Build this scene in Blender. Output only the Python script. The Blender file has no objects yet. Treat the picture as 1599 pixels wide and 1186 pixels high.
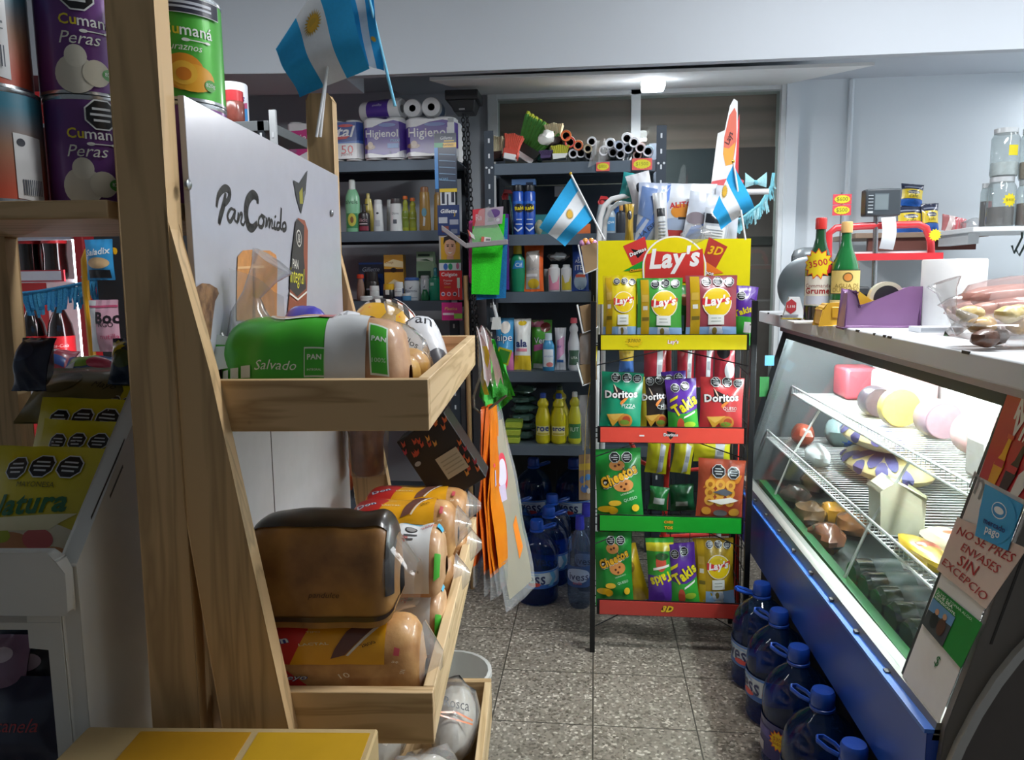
import bpy, bmesh, math, random
from mathutils import Vector, Matrix, noise, geometry
from math import sin, cos, pi, radians, sqrt
random.seed(7)
SC = bpy.context.scene
COL = SC.collection
# ------------------------------------------------------------ camera
F, CX, CY, H = 1190.0, 799.5, 593.0, 1.30
R3 = (Matrix.Rotation(radians(6.2), 3, 'Z') @ Matrix.Rotation(radians(82.5), 3, 'X') @ Matrix.Rotation(radians(-.6), 3, 'Z'))
cam = bpy.data.cameras.new('camera'); cam.sensor_fit = 'HORIZONTAL'; cam.sensor_width = 36
cam.lens = F / 1599 * 36; cam.clip_start = .02; cam.clip_end = 60
co = bpy.data.objects.new('camera', cam); COL.objects.link(co)
co.location = (0, 0, H); co.rotation_euler = R3.to_euler(); SC.camera = co
# ------------------------------------------------------------ world, lights, exposure
w = bpy.data.worlds.new('world'); SC.world = w; w.use_nodes = True
w.node_tree.nodes['Background'].inputs[0].default_value = (.80, .90, 1, 1)
w.node_tree.nodes['Background'].inputs[1].default_value = .10
def area(name, loc, size, sizey, power, col=(.96, .98, 1), rot=(0, 0, 0)):
    l = bpy.data.lights.new(name, 'AREA'); l.shape = 'RECTANGLE'; l.size = size; l.size_y = sizey
    l.energy = power; l.color = col
    o = bpy.data.objects.new(name, l); COL.objects.link(o); o.location = loc; o.rotation_euler = rot
    return o
area('ceiling_tube_light', (.98, 1.72, 2.70), .9, .25, 50)
area('right_wall_fill_light', (1.9, 1.9, 2.45), .25, 1.2, 17)  # added light, not a real fixture: brightens the wall behind the counter
area('rear_left_fill_light', (-1.1, 1.95, 2.06), .8, .1, 4.2, (.96, .98, 1), (radians(48), 0, 0))  # added fill hung just above the view, lifts the rear left wall and packs
area('rear_right_fill_light', (2.2, 3.25, 2.17), .15, .9, 9)  # unseen light added under the soffit to even out the right wall
SC.view_settings.view_transform = 'Standard'; SC.view_settings.look = 'None'
SC.view_settings.exposure = 0.0; SC.view_settings.gamma = 1
# ------------------------------------------------------------ pixel helpers (a point of the place from its direction and its distance)
def ray(x, y): return R3 @ Vector(((x - CX) / F, -(y - CY) / F, -1))
O3 = Vector((0, 0, H))
def PY(x, y, Y): d = ray(x, y); return O3 + d * (Y / d.y)
def PZ(x, y, z): d = ray(x, y); return O3 + d * ((z - H) / d.z)
def PX(x, y, X): d = ray(x, y); return O3 + d * (X / d.x)
BA = radians(4.4)                       # the bakery rack stands turned by this much
RB = Matrix.Rotation(BA, 3, 'Z'); RBi = RB.inverted()
def PL(x, y, v):
    d = RBi @ ray(x, y); return O3 + d * (v / d.y)
def PLu(x, y, u):
    d = RBi @ ray(x, y); return O3 + d * (u / d.x)
def PLz(x, y, z):
    d = RBi @ ray(x, y); return O3 + d * ((z - H) / d.z)
def W(u, v, z=0): return RB @ Vector((u, v, z))
def slot(x0, x1, yt, yb, Y):
    m = (x0 + x1) / 2
    a, b, l, r = PY(m, yb, Y), PY(m, yt, Y), PY(x0, yb, Y), PY(x1, yb, Y)
    return a.x, a.z, r.x - l.x, b.z - a.z
# ------------------------------------------------------------ materials
def lin(h):
    c = [int(h[i:i + 2], 16) / 255 for i in (0, 2, 4)]
    return tuple((x / 12.92 if x <= .04045 else ((x + .055) / 1.055) ** 2.4) for x in c) + (1,)
MC = {}
def newmat(n):
    m = bpy.data.materials.new(n); m.use_nodes = True
    nt = m.node_tree; return m, nt, nt.nodes['Principled BSDF']
def N(nt, t, **k):
    n = nt.nodes.new(t)
    for a, b in k.items():
        if a in n.inputs: n.inputs[a].default_value = b
        else: setattr(n, a, b)
    return n
def mat(h, rough=.45, metal=0, coat=0, em=0, var=.06, scale=30, bump=0):
    key = (h, rough, metal, coat, em, var, bump)
    if key in MC: return MC[key]
    m, nt, p = newmat('paint_' + h)
    c = lin(h)
    nz = N(nt, 'ShaderNodeTexNoise'); nz.inputs['Scale'].default_value = scale
    tc = N(nt, 'ShaderNodeTexCoord'); nt.links.new(tc.outputs['Object'], nz.inputs['Vector'])
    mx = N(nt, 'ShaderNodeMix'); mx.data_type = 'RGBA'
    mx.inputs[6].default_value = tuple(min(1, x * (1 - var)) for x in c[:3]) + (1,)
    mx.inputs[7].default_value = tuple(min(1, x * (1 + var)) for x in c[:3]) + (1,)
    nt.links.new(nz.outputs['Fac'], mx.inputs[0]); nt.links.new(mx.outputs[2], p.inputs['Base Color'])
    p.inputs['Roughness'].default_value = rough; p.inputs['Metallic'].default_value = metal
    p.inputs['Coat Weight'].default_value = coat; p.inputs['Coat Roughness'].default_value = .12
    if em:
        p.inputs['Emission Color'].default_value = c; p.inputs['Emission Strength'].default_value = em
    if bump:
        bp = N(nt, 'ShaderNodeBump'); bp.inputs['Strength'].default_value = bump; bp.inputs['Distance'].default_value = .004
        nt.links.new(nz.outputs['Fac'], bp.inputs['Height']); nt.links.new(bp.outputs[0], p.inputs['Normal'])
    MC[key] = m; return m
def foil(h): return mat(h, .3, 0, .35, 0, .08, 25, .25)
def pap(h): return mat(h, .6)
def plas(h): return mat(h, .32, 0, .2)
def cloth(h): return mat(h, .9, 0, 0, 0, .25, 180, .4)
def steel(h='9a9da0', r=.3): return mat(h, r, .9)
def glow(h, s): return mat(h, .5, 0, 0, s)
def film(h='ffffff', tint=.96, gl=.5, diff=.0, rough=.05, dcol=None):
    key = ('film', h, tint, gl, diff, rough, dcol)
    if key in MC: return MC[key]
    m, nt, p = newmat('clear_' + h); nt.nodes.remove(p)
    out = nt.nodes['Material Output']; c = lin(h)
    tr = N(nt, 'ShaderNodeBsdfTransparent'); tr.inputs[0].default_value = tuple(x * tint for x in c[:3]) + (1,)
    g = N(nt, 'ShaderNodeBsdfGlossy'); g.inputs['Roughness'].default_value = rough
    d = N(nt, 'ShaderNodeBsdfDiffuse'); d.inputs[0].default_value = lin(dcol or h)
    lw = N(nt, 'ShaderNodeFresnel'); ge = N(nt, 'ShaderNodeNewGeometry'); io = N(nt, 'ShaderNodeMath', operation='MULTIPLY_ADD'); io.inputs[1].default_value = 1 / 1.45 - 1.45; io.inputs[2].default_value = 1.45
    nt.links.new(ge.outputs['Backfacing'], io.inputs[0]); nt.links.new(io.outputs[0], lw.inputs[0])
    mul = N(nt, 'ShaderNodeMath', operation='MULTIPLY'); mul.inputs[1].default_value = gl * 2
    nz = N(nt, 'ShaderNodeTexNoise'); nz.inputs['Scale'].default_value = 22
    bp = N(nt, 'ShaderNodeBump'); bp.inputs['Strength'].default_value = .15 if rough > .02 else .0; bp.inputs['Distance'].default_value = .01
    tc = N(nt, 'ShaderNodeTexCoord'); nt.links.new(tc.outputs['Object'], nz.inputs['Vector'])
    nt.links.new(nz.outputs['Fac'], bp.inputs['Height']); nt.links.new(bp.outputs[0], g.inputs['Normal'])
    nt.links.new(lw.outputs[0], mul.inputs[0])
    m1 = N(nt, 'ShaderNodeMixShader'); m1.inputs[0].default_value = diff
    m2 = N(nt, 'ShaderNodeMixShader')
    nt.links.new(tr.outputs[0], m1.inputs[1]); nt.links.new(d.outputs[0], m1.inputs[2])
    nt.links.new(mul.outputs[0], m2.inputs[0]); nt.links.new(m1.outputs[0], m2.inputs[1]); nt.links.new(g.outputs[0], m2.inputs[2])
    nt.links.new(m2.outputs[0], out.inputs[0]); MC[key] = m; return m
CLEAR = film('ffffff', .97, .5, .05, .08)
HAZE = film('f4f4f4', .96, .6, .16, .12)
GLASS = film('f2f7f4', .98, .5, .0, .01)
def wood(c1, c2, axis, name):
    if name in MC: return MC[name]
    m, nt, p = newmat(name)
    tc = N(nt, 'ShaderNodeTexCoord'); mp = N(nt, 'ShaderNodeMapping')
    s = [16, 16, 16]; s[axis] = 1.3; mp.inputs['Scale'].default_value = s
    nz = N(nt, 'ShaderNodeTexNoise'); nz.inputs['Scale'].default_value = 1.2; nz.inputs['Detail'].default_value = 3; nz.inputs['Distortion'].default_value = .6
    ml = N(nt, 'ShaderNodeMath', operation='MULTIPLY'); ml.inputs[1].default_value = 9
    fr = N(nt, 'ShaderNodeMath', operation='PINGPONG'); fr.inputs[1].default_value = 1
    cr = N(nt, 'ShaderNodeValToRGB'); cr.color_ramp.elements[0].color = lin(c1); cr.color_ramp.elements[1].color = lin(c2)
    cr.color_ramp.elements[0].position = .0; cr.color_ramp.elements[1].position = .55
    L = nt.links.new
    L(tc.outputs['Object'], mp.inputs['Vector']); L(mp.outputs[0], nz.inputs['Vector']); L(nz.outputs['Fac'], ml.inputs[0]); L(ml.outputs[0], fr.inputs[0])
    L(fr.outputs[0], cr.inputs[0])
    # a few dark knots
    vo = N(nt, 'ShaderNodeTexVoronoi'); vo.inputs['Scale'].default_value = 9; L(tc.outputs['Object'], vo.inputs['Vector'])
    kr = N(nt, 'ShaderNodeValToRGB'); kr.color_ramp.elements[0].position = .04; kr.color_ramp.elements[0].color = (.25, .17, .1, 1); kr.color_ramp.elements[1].position = .075; kr.color_ramp.elements[1].color = (1, 1, 1, 1)
    L(vo.outputs['Distance'], kr.inputs[0])
    mx = N(nt, 'ShaderNodeMix'); mx.data_type = 'RGBA'; mx.blend_type = 'MULTIPLY'; mx.inputs[0].default_value = .8
    L(cr.outputs[0], mx.inputs[6]); L(kr.outputs[0], mx.inputs[7]); L(mx.outputs[2], p.inputs['Base Color'])
    p.inputs['Roughness'].default_value = .55
    MC[name] = m; return m
WZ = wood('b0936a', 'cfae80', 2, 'pine_upright'); WX = wood('ae8f64', 'd0b084', 0, 'pine_crosswise'); WY = wood('bd9f72', 'd9bd92', 1, 'pine_lengthwise')
def bread(c1, c2, c3='', sc=26):
    key = 'crust_' + c1 + c2
    if key in MC: return MC[key]
    m, nt, p = newmat(key); L = nt.links.new
    tc = N(nt, 'ShaderNodeTexCoord'); nz = N(nt, 'ShaderNodeTexNoise'); nz.inputs['Scale'].default_value = sc; nz.inputs['Detail'].default_value = 5
    cr = N(nt, 'ShaderNodeValToRGB'); cr.color_ramp.elements[0].color = lin(c1); cr.color_ramp.elements[1].color = lin(c2); cr.color_ramp.elements[0].position = .35; cr.color_ramp.elements[1].position = .65
    bp = N(nt, 'ShaderNodeBump'); bp.inputs['Strength'].default_value = .35; bp.inputs['Distance'].default_value = .006
    L(tc.outputs['Object'], nz.inputs['Vector']); L(nz.outputs['Fac'], cr.inputs[0]); L(cr.outputs[0], p.inputs['Base Color']); L(nz.outputs['Fac'], bp.inputs['Height']); L(bp.outputs[0], p.inputs['Normal'])
    p.inputs['Roughness'].default_value = .5; p.inputs['Coat Weight'].default_value = .45; p.inputs['Coat Roughness'].default_value = .15
    MC[key] = m; return m
# ------------------------------------------------------------ text and flat shapes
TC = {}
def text2d(s, shear=0, bold=0):
    k = (s, shear, bold)
    if k in TC: return TC[k]
    c = bpy.data.curves.new('lettering', 'FONT'); c.body = s; c.size = 1; c.shear = shear; c.offset = bold; c.space_character = 1 + bold * 2.2; c.resolution_u = 2; c.fill_mode = 'FRONT'
    o = bpy.data.objects.new('lettering', c); COL.objects.link(o)
    dg = bpy.context.evaluated_depsgraph_get(); dg.update()
    me = o.evaluated_get(dg).to_mesh()
    v = [(q.co.x, q.co.y) for q in me.vertices]; f = [tuple(q.vertices) for q in me.polygons]
    o.evaluated_get(dg).to_mesh_clear(); bpy.data.objects.remove(o); bpy.data.curves.remove(c)
    if v:
        x0 = min(a for a, b in v); x1 = max(a for a, b in v); y0 = min(b for a, b in v); y1 = max(b for a, b in v)
        s_ = 1 / max(1e-4, x1 - x0); v = [((a - (x0 + x1) / 2) * s_, (b - (y0 + y1) / 2) * s_) for a, b in v]
    TC[k] = (v, f); return v, f
def ngon(n, rx, ry, cx=0, cy=0, a0=0, r2=None):
    out = []
    for i in range(n):
        a = a0 + 2 * pi * i / n; q = 1 if (r2 is None or i % 2 == 0) else r2
        out.append((cx + cos(a) * rx * q, cy + sin(a) * ry * q))
    return out
# ------------------------------------------------------------ mesh builder
class B:
    def __init__(s): s.v = []; s.f = []; s.m = []; s.mats = []; s.T = Matrix.Identity(4)
    def mi(s, m):
        if m not in s.mats: s.mats.append(m)
        return s.mats.index(m)
    def add(s, vs, fs, m):
        k = len(s.v); i = s.mi(m)
        s.v += [tuple(s.T @ Vector(p)) for p in vs]
        for f in fs: s.f.append(tuple(k + a for a in f)); s.m.append(i)
        return s
    def box(s, x0, x1, y0, y1, z0, z1, m):
        vs = [(x, y, z) for z in (z0, z1) for y in (y0, y1) for x in (x0, x1)]
        return s.add(vs, [(0, 2, 3, 1), (4, 5, 7, 6), (0, 1, 5, 4), (2, 6, 7, 3), (0, 4, 6, 2), (1, 3, 7, 5)], m)
    def hexa(s, bot, top, m):
        return s.add(list(bot) + list(top), [(3, 2, 1, 0), (4, 5, 6, 7), (0, 1, 5, 4), (1, 2, 6, 5), (2, 3, 7, 6), (3, 0, 4, 7)], m)
    def prism(s, poly, d0, d1, m, axis='y'):
        n = len(poly)
        g = (lambda a, b, d: (a, d, b)) if axis == 'y' else ((lambda a, b, d: (d, a, b)) if axis == 'x' else (lambda a, b, d: (a, b, d)))
        vs = [g(a, b, d0) for a, b in poly] + [g(a, b, d1) for a, b in poly]
        tr = geometry.tessellate_polygon([[Vector((a, b, 0)) for a, b in poly]])
        fs = [tuple(t) for t in tr] + [tuple(n + i for i in reversed(t)) for t in tr] + [(i, (i + 1) % n, n + (i + 1) % n, n + i) for i in range(n)]
        return s.add(vs, fs, m)
    def lathe(s, prof, m, n=24, c=(0, 0, 0), sx=1, sy=1, cap=True):
        vs = []; fs = []
        for r, z in prof:
            for i in range(n): vs.append((c[0] + r * cos(2 * pi * i / n) * sx, c[1] + r * sin(2 * pi * i / n) * sy, c[2] + z))
        for j in range(len(prof) - 1):
            for i in range(n):
                fs.append((j * n + i, j * n + (i + 1) % n, (j + 1) * n + (i + 1) % n, (j + 1) * n + i))
        if cap and prof[0][0] > 1e-5: fs.append(tuple(reversed(range(n))))
        if cap and prof[-1][0] > 1e-5: fs.append(tuple((len(prof) - 1) * n + i for i in range(n)))
        return s.add(vs, fs, m)
    def tube(s, pts, r, m, n=8, closed=False, flat=1):
        pts = [Vector(p) for p in pts]; vs = []; fs = []; K = len(pts)
        rr = r if isinstance(r, (list, tuple)) else [r] * K
        up = None
        for i, p in enumerate(pts):
            if closed: t = pts[(i + 1) % K] - pts[i - 1]
            else: t = pts[min(i + 1, K - 1)] - pts[max(i - 1, 0)]
            t.normalize()
            if up is None: up = Vector((0, 0, 1)) if abs(t.z) < .9 else Vector((1, 0, 0))
            a = t.cross(up).normalized(); b = a.cross(t).normalized(); up = b
            for j in range(n):
                q = 2 * pi * j / n; vs.append(p + a * cos(q) * rr[i] + b * sin(q) * rr[i] * flat)
        for i in range(K if closed else K - 1):
            for j in range(n):
                i2 = (i + 1) % K
                fs.append((i * n + j, i * n + (j + 1) % n, i2 * n + (j + 1) % n, i2 * n + j))
        if not closed: fs += [tuple(reversed(range(n))), tuple((K - 1) * n + j for j in range(n))]
        return s.add(vs, fs, m)
    def grid(s, f, nu, nv, m, u0=0, u1=1, v0=0, v1=1):
        vs = [f(u0 + (u1 - u0) * i / nu, v0 + (v1 - v0) * j / nv) for j in range(nv + 1) for i in range(nu + 1)]
        fs = [(j * (nu + 1) + i, j * (nu + 1) + i + 1, (j + 1) * (nu + 1) + i + 1, (j + 1) * (nu + 1) + i) for j in range(nv) for i in range(nu)]
        return s.add(vs, fs, m)
    def ball(s, c, rx, ry, rz, m, n=14, k=9, wob=0, seed=0):
        vs = []; fs = []
        for j in range(k + 1):
            a = -pi / 2 + pi * j / k
            for i in range(n):
                q = 2 * pi * i / n; d = Vector((cos(a) * cos(q), cos(a) * sin(q), sin(a)))
                g = 1 + (wob * noise.noise(d * 1.7 + Vector((seed * 7.3, seed * 3.1, 0))) if wob else 0)
                vs.append((c[0] + d.x * rx * g, c[1] + d.y * ry * g, c[2] + d.z * rz * g))
        for j in range(k):
            for i in range(n): fs.append((j * n + i, j * n + (i + 1) % n, (j + 1) * n + (i + 1) % n, (j + 1) * n + i))
        return s.add(vs, fs, m)
    def flat(s, vs2, fs2, mapf, m, off, step=0):
        if step and vs2:
            bm = bmesh.new(); bv = [bm.verts.new((a, b, 0)) for a, b in vs2]
            for f in fs2:
                try: bm.faces.new([bv[i] for i in f])
                except ValueError: pass
            for ax in (0, 1):
                lo = min(p[ax] for p in vs2); hi = max(p[ax] for p in vs2)
                k = math.floor(lo / step) + 1
                while k * step < hi:
                    pc = Vector((0, 0, 0)); pc[ax] = k * step; pn = Vector((0, 0, 0)); pn[ax] = 1
                    bmesh.ops.bisect_plane(bm, geom=bm.verts[:] + bm.edges[:] + bm.faces[:], plane_co=pc, plane_no=pn, dist=1e-7)
                    k += 1
            bm.verts.index_update()
            vs2 = [(v.co.x, v.co.y) for v in bm.verts]; fs2 = [tuple(v.index for v in f.verts) for f in bm.faces]; bm.free()
        return s.add([mapf(a, b, off) for a, b in vs2], fs2, m)
    def design(s, ops, mapf, w, h, fin=plas, step=0, off=.0006):
        """printing on a surface: u, v run 0..1 over a w x h face"""
        ar = w / h; k = 0
        def poly(pts, c):
            nonlocal k
            k += 1
            tr = geometry.tessellate_polygon([[Vector((a, b, 0)) for a, b in pts]])
            s.flat(pts, [tuple(t) for t in tr], mapf, fin(c) if isinstance(c, str) else c, off + k * .00022, step)
        for op in ops:
            t = op[0]
            if t == 'r': poly([(op[1], op[2]), (op[3], op[2]), (op[3], op[4]), (op[1], op[4])], op[5])
            elif t == 'e': poly(ngon(22, op[3], op[4], op[1], op[2]), op[5])
            elif t == 'c': poly(ngon(22, op[3], op[3] * ar, op[1], op[2]), op[4])
            elif t == 'p': poly(op[1], op[2])
            elif t == 's': poly(ngon(op[5] * 2 if len(op) > 5 else 22, op[3], op[3] * ar * (op[6] if len(op) > 6 else 1), op[1], op[2], .1, .72), op[4])
            elif t == 'o':
                poly(ngon(8, op[3], op[3] * ar, op[1], op[2], pi / 8), 'dfe3e3'); poly(ngon(8, op[3] * .9, op[3] * .9 * ar, op[1], op[2], pi / 8), '15171a')
                for dv, q in ((.35, .5), (.0, .62), (-.35, .45)):
                    z = op[3] * ar
                    poly([(op[1] - q * op[3], op[2] + dv * z - .07 * z), (op[1] + q * op[3], op[2] + dv * z - .07 * z), (op[1] + q * op[3], op[2] + dv * z + .07 * z), (op[1] - q * op[3], op[2] + dv * z + .07 * z)], 'cfd3d5')
                    k -= 1
            elif t == 't':
                _, tx, cu, cv, sz, c = op[:6]; o = op[6] if len(op) > 6 else {}
                v2, f2 = text2d(tx, o.get('sh', 0), o.get('b', .0)); a = radians(o.get('rot', 0)); hm = o.get('h', 1)
                pts = [(cu + (x * cos(a) - y * hm * sin(a)) * sz, cv + (x * sin(a) + y * hm * cos(a)) * sz * ar) for x, y in v2]
                outs = o.get('out')
                if outs:
                    v3, f3 = text2d(tx, o.get('sh', 0), o.get('b', 0) + o.get('ow', .05)); q = 1.04
                    p3 = [(cu + (x * cos(a) - y * hm * sin(a)) * sz * q, cv + (x * sin(a) + y * hm * cos(a)) * sz * ar * q) for x, y in v3]
                    k += 1; s.flat(p3, f3, mapf, fin(outs), off + k * .00022, step)
                k += 1; s.flat(pts, f2, mapf, fin(c) if isinstance(c, str) else c, off + k * .00022, step)
        return s
    def build(s, name, parent=None, bevel=0, ang=38, sub=0):
        me = bpy.data.meshes.new(name); me.from_pydata(s.v, [], s.f)
        for m in s.mats: me.materials.append(m)
        me.polygons.foreach_set('material_index', s.m); me.polygons.foreach_set('use_smooth', [True] * len(s.f))
        me.update(); me.set_sharp_from_angle(angle=radians(ang))
        o = bpy.data.objects.new(name, me); COL.objects.link(o)
        if parent is not None: o.parent = parent
        if bevel:
            b = o.modifiers.new('bevel', 'BEVEL'); b.width = bevel; b.segments = 2; b.limit_method = 'ANGLE'
        return o
def tag(o, label, cat, group=None, kind=None):
    if label: o['label'] = label
    if cat: o['category'] = cat
    if group: o['group'] = group
    if kind: o['kind'] = kind
    return o
def thing(name, label, cat, loc=(0, 0, 0), rz=0, group=None, rot=None):
    o = bpy.data.objects.new(name, None); o.empty_display_size = .05; COL.objects.link(o); o.location = loc
    o.rotation_euler = rot if rot else (0, 0, rz); return tag(o, label, cat, group)
def solo(name, b, label, cat, loc=(0, 0, 0), rz=0, group=None, rot=None, bevel=0, kind=None):
    o = b.build(name, None, bevel); o.location = loc; o.rotation_euler = rot if rot else (0, 0, rz); return tag(o, label, cat, group, kind)
def struct(name, b, label=None, parent=None, bevel=0):
    o = b.build(name, parent, bevel)
    if parent is None: o['kind'] = 'structure'
    if label: o['label'] = label; o['category'] = name.split('_')[0]
    return o
def copy_tree(o, parent=None):
    c = o.copy(); COL.objects.link(c); c.parent = parent
    for ch in o.children: copy_tree(ch, c)
    return c
# ------------------------------------------------------------ surface maps
def boxmap(w, h, y, x0=None, z0=0):
    x0 = -w / 2 if x0 is None else x0
    return lambda u, v, o=0: (x0 + u * w, y - o, z0 + v * h)
def quadmap(p00, p10, p11, p01):
    p00, p10, p11, p01 = map(Vector, (p00, p10, p11, p01)); n = (p10 - p00).cross(p01 - p00).normalized()
    return lambda u, v, o=0: (p00 * (1 - u) * (1 - v) + p10 * u * (1 - v) + p11 * u * v + p01 * (1 - u) * v) + n * o
def cylmap(rf, h, a0=-90, span=150, z0=0):
    def f(u, v, o=0):
        a = radians(a0 + (u - .5) * span); z = z0 + v * h; r = rf(z) + o
        return (r * cos(a), r * sin(a), z)
    return f
def profr(prof):
    def f(z):
        for (r0, z0), (r1, z1) in zip(prof, prof[1:]):
            if z0 <= z <= z1 and z1 > z0: return r0 + (r1 - r0) * (z - z0) / (z1 - z0)
        return prof[-1][0]
    return f
def pillow(w, h, d, seed, side=1):
    def f(u, v, o=0):
        e = abs(2 * v - 1); a = abs(2 * u - 1)
        b = d / 2 * max(0, 1 - a ** 2.4) * max(0, 1 - (min(1, e / .93)) ** 2.6)
        wr = .0035 * noise.noise(Vector((u * 4 + seed, v * 5, seed * 1.7 + side))) * (1 - a ** 4) + .003 * sin(u * 23 + seed) * e ** 3 * (1 - a ** 2)
        x = (u - .5) * w * (1 - .07 * (1 - e ** 2) * (d / w) * 2) ; z = v * h + .012 * h * sin(u * 5 + seed) * (v - .5)
        rip = .0012 * sin(v * h * 900) if e > .93 else 0
        return (x, -side * (b + max(-b * .5, wr) + .001 + o) + rip, z)
    return f
def bag(name, label, cat, w, h, d, loc, rz, base, ops, group=None, lean=-6, roll=0, fin=foil, back=None, order='XYZ', rot=None, nu=14, nv=18):
    sd = random.uniform(0, 50); b = B(); f = pillow(w, h, d, sd); g = pillow(w, h, d, sd + 9, -1)
    b.grid(lambda u, v: f(u, v), nu, nv, fin(base)); b.grid(lambda u, v: g(1 - u, v), nu, nv, fin(back or base))
    b.design(ops, f, w, h, fin, .09)
    o = solo(name, b, label, cat, loc, 0, group, rot or (radians(lean), radians(roll), rz))
    return o
def loafmap(L, D, Hh, n=3.0, p=9, q=3.2, seed=0, lump=.0):
    tb = [0.0]; pt = None
    for i in range(81):
        t = pi * i / 80; c, sn = cos(t), sin(t); k = Vector((math.copysign(abs(c) ** (2 / n), c) * D / 2, Hh * abs(sn) ** (2 / n)))
        if pt is not None: tb.append(tb[-1] + (k - pt).length)
        pt = k
    def th(v):
        a = min(1, max(0, v)) * tb[-1]; i = 0
        while i < 79 and tb[i + 1] < a: i += 1
        return pi * (i + (a - tb[i]) / max(1e-9, tb[i + 1] - tb[i])) / 80
    def f(u, v, o=0):
        e = abs(2 * u - 1); s = max(.02, (1 - e ** p)) ** (1 / q); t = th(v)
        c, sn = cos(t), sin(t)
        y = -D / 2 * math.copysign(abs(c) ** (2 / n), c); z = Hh * abs(sn) ** (2 / n)
        g = 1 + lump * noise.noise(Vector((u * 5 + seed, v * 4, seed)))
        q2 = .5 + .5 * s
        return ((u - .5) * L, y * s * g - o * c, Hh * .5 * (1 - s) * .55 + z * s * g + o * sn)
    return f
def loaf(b, L, D, Hh, m, ops, seed=0, lump=.05, fin=plas, n=3.0, vm=lambda v: v):
    f = loafmap(L, D, Hh, n, 9, 3.2, seed, lump)
    b.grid(lambda u, v: f(u, v), 30, 22, m)
    b.grid(lambda u, v: (f(u, 0)[0], f(u, 0)[1] + (f(u, 1)[1] - f(u, 0)[1]) * (1 - v), f(u, 0)[2]), 30, 2, m)
    b.design(ops, lambda u, v, o=0: f(u, vm(v), o), L, (D + 2 * Hh) * .92, fin, .02, .0014)
    return f
SC.cycles.transparent_max_bounces = 24; SC.cycles.max_bounces = 8; SC.cycles.caustics_reflective = False
# ============================================================ the setting
def floor_mat():
    m, nt, p = newmat('terrazzo_tiles'); L = nt.links.new
    tc = N(nt, 'ShaderNodeTexCoord'); br = N(nt, 'ShaderNodeTexBrick'); br.offset = 0
    for k, v in {'Scale': 1.0, 'Mortar Size': .0022, 'Mortar Smooth': .1, 'Brick Width': .3, 'Row Height': .3}.items(): br.inputs[k].default_value = v
    L(tc.outputs['Object'], br.inputs['Vector'])
    v1 = N(nt, 'ShaderNodeTexVoronoi'); v1.inputs['Scale'].default_value = 130
    v2 = N(nt, 'ShaderNodeTexNoise'); v2.inputs['Scale'].default_value = 6; v2.inputs['Detail'].default_value = 4
    L(tc.outputs['Object'], v1.inputs['Vector']); L(tc.outputs['Object'], v2.inputs['Vector'])
    cr = N(nt, 'ShaderNodeValToRGB'); e = cr.color_ramp.elements; e[0].position = .0; e[0].color = lin('625b52'); e[1].position = 1; e[1].color = lin('d2cabc')
    for ps, c in ((.3, '8b8478'), (.62, '9b9286'), (.8, '7f776b')): q = e.new(ps); q.color = lin(c)
    sp = N(nt, 'ShaderNodeSeparateColor'); L(v1.outputs['Color'], sp.inputs[0]); L(sp.outputs[0], cr.inputs[0])
    br.inputs['Mortar'].default_value = lin('4a463f')
    L(cr.outputs[0], br.inputs['Color1']); L(cr.outputs[0], br.inputs['Color2'])
    mx = N(nt, 'ShaderNodeMix'); mx.data_type = 'RGBA'; mx.blend_type = 'MULTIPLY'; mx.inputs[0].default_value = .5
    r2 = N(nt, 'ShaderNodeValToRGB'); r2.color_ramp.elements[0].color = (.68, .66, .63, 1); r2.color_ramp.elements[0].position = .3; r2.color_ramp.elements[1].position = .65
    L(v2.outputs['Fac'], r2.inputs[0]); L(br.outputs['Color'], mx.inputs[6]); L(r2.outputs[0], mx.inputs[7]); L(mx.outputs[2], p.inputs['Base Color'])
    p.inputs['Roughness'].default_value = .42; return m
def shutter_mat():
    m, nt, p = newmat('brown_shutter_slats'); L = nt.links.new
    tc = N(nt, 'ShaderNodeTexCoord'); wv = N(nt, 'ShaderNodeTexWave'); wv.bands_direction = 'Z'; wv.inputs['Scale'].default_value = 4.2; wv.inputs['Distortion'].default_value = .4
    mp = N(nt, 'ShaderNodeMapping'); mp.inputs['Scale'].default_value = (1.5, 1, 14); nz = N(nt, 'ShaderNodeTexNoise'); nz.inputs['Scale'].default_value = 2
    L(tc.outputs['Object'], wv.inputs['Vector']); L(tc.outputs['Object'], mp.inputs[0]); L(mp.outputs[0], nz.inputs['Vector'])
    cr = N(nt, 'ShaderNodeValToRGB'); cr.color_ramp.elements[0].color = lin('7a6660'); cr.color_ramp.elements[1].color = lin('9a827b'); cr.color_ramp.elements[0].position = .05; cr.color_ramp.elements[1].position = .6
    ad = N(nt, 'ShaderNodeMath', operation='MULTIPLY_ADD'); ad.inputs[1].default_value = .6; L(nz.outputs['Fac'], ad.inputs[0])
    m3 = N(nt, 'ShaderNodeMath', operation='MULTIPLY'); m3.inputs[1].default_value = .4; L(wv.outputs['Fac'], m3.inputs[0]); L(m3.outputs[0], ad.inputs[2])
    L(ad.outputs[0], cr.inputs[0]); L(cr.outputs[0], p.inputs['Base Color']); p.inputs['Roughness'].default_value = .5; return m
WALL = mat('c3cad2', .75, 0, 0, 0, .04, 2.5); WALLW = mat('d3dbe1', .7, 0, 0, 0, .03, 2); CEIL = mat('cdd1d4', .8, 0, 0, 0, .04, 2)
YB = 3.80
struct('floor', B().box(-3, 3, -1.5, YB + .1, -.1, 0, floor_mat()))
b = B(); b.box(-3, PY(766, 400, YB).x, YB, YB + .12, 0, 2.75, WALL); b.box(PY(1217, 400, YB).x, 3, YB, YB + .12, 0, 2.75, WALLW)
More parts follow.
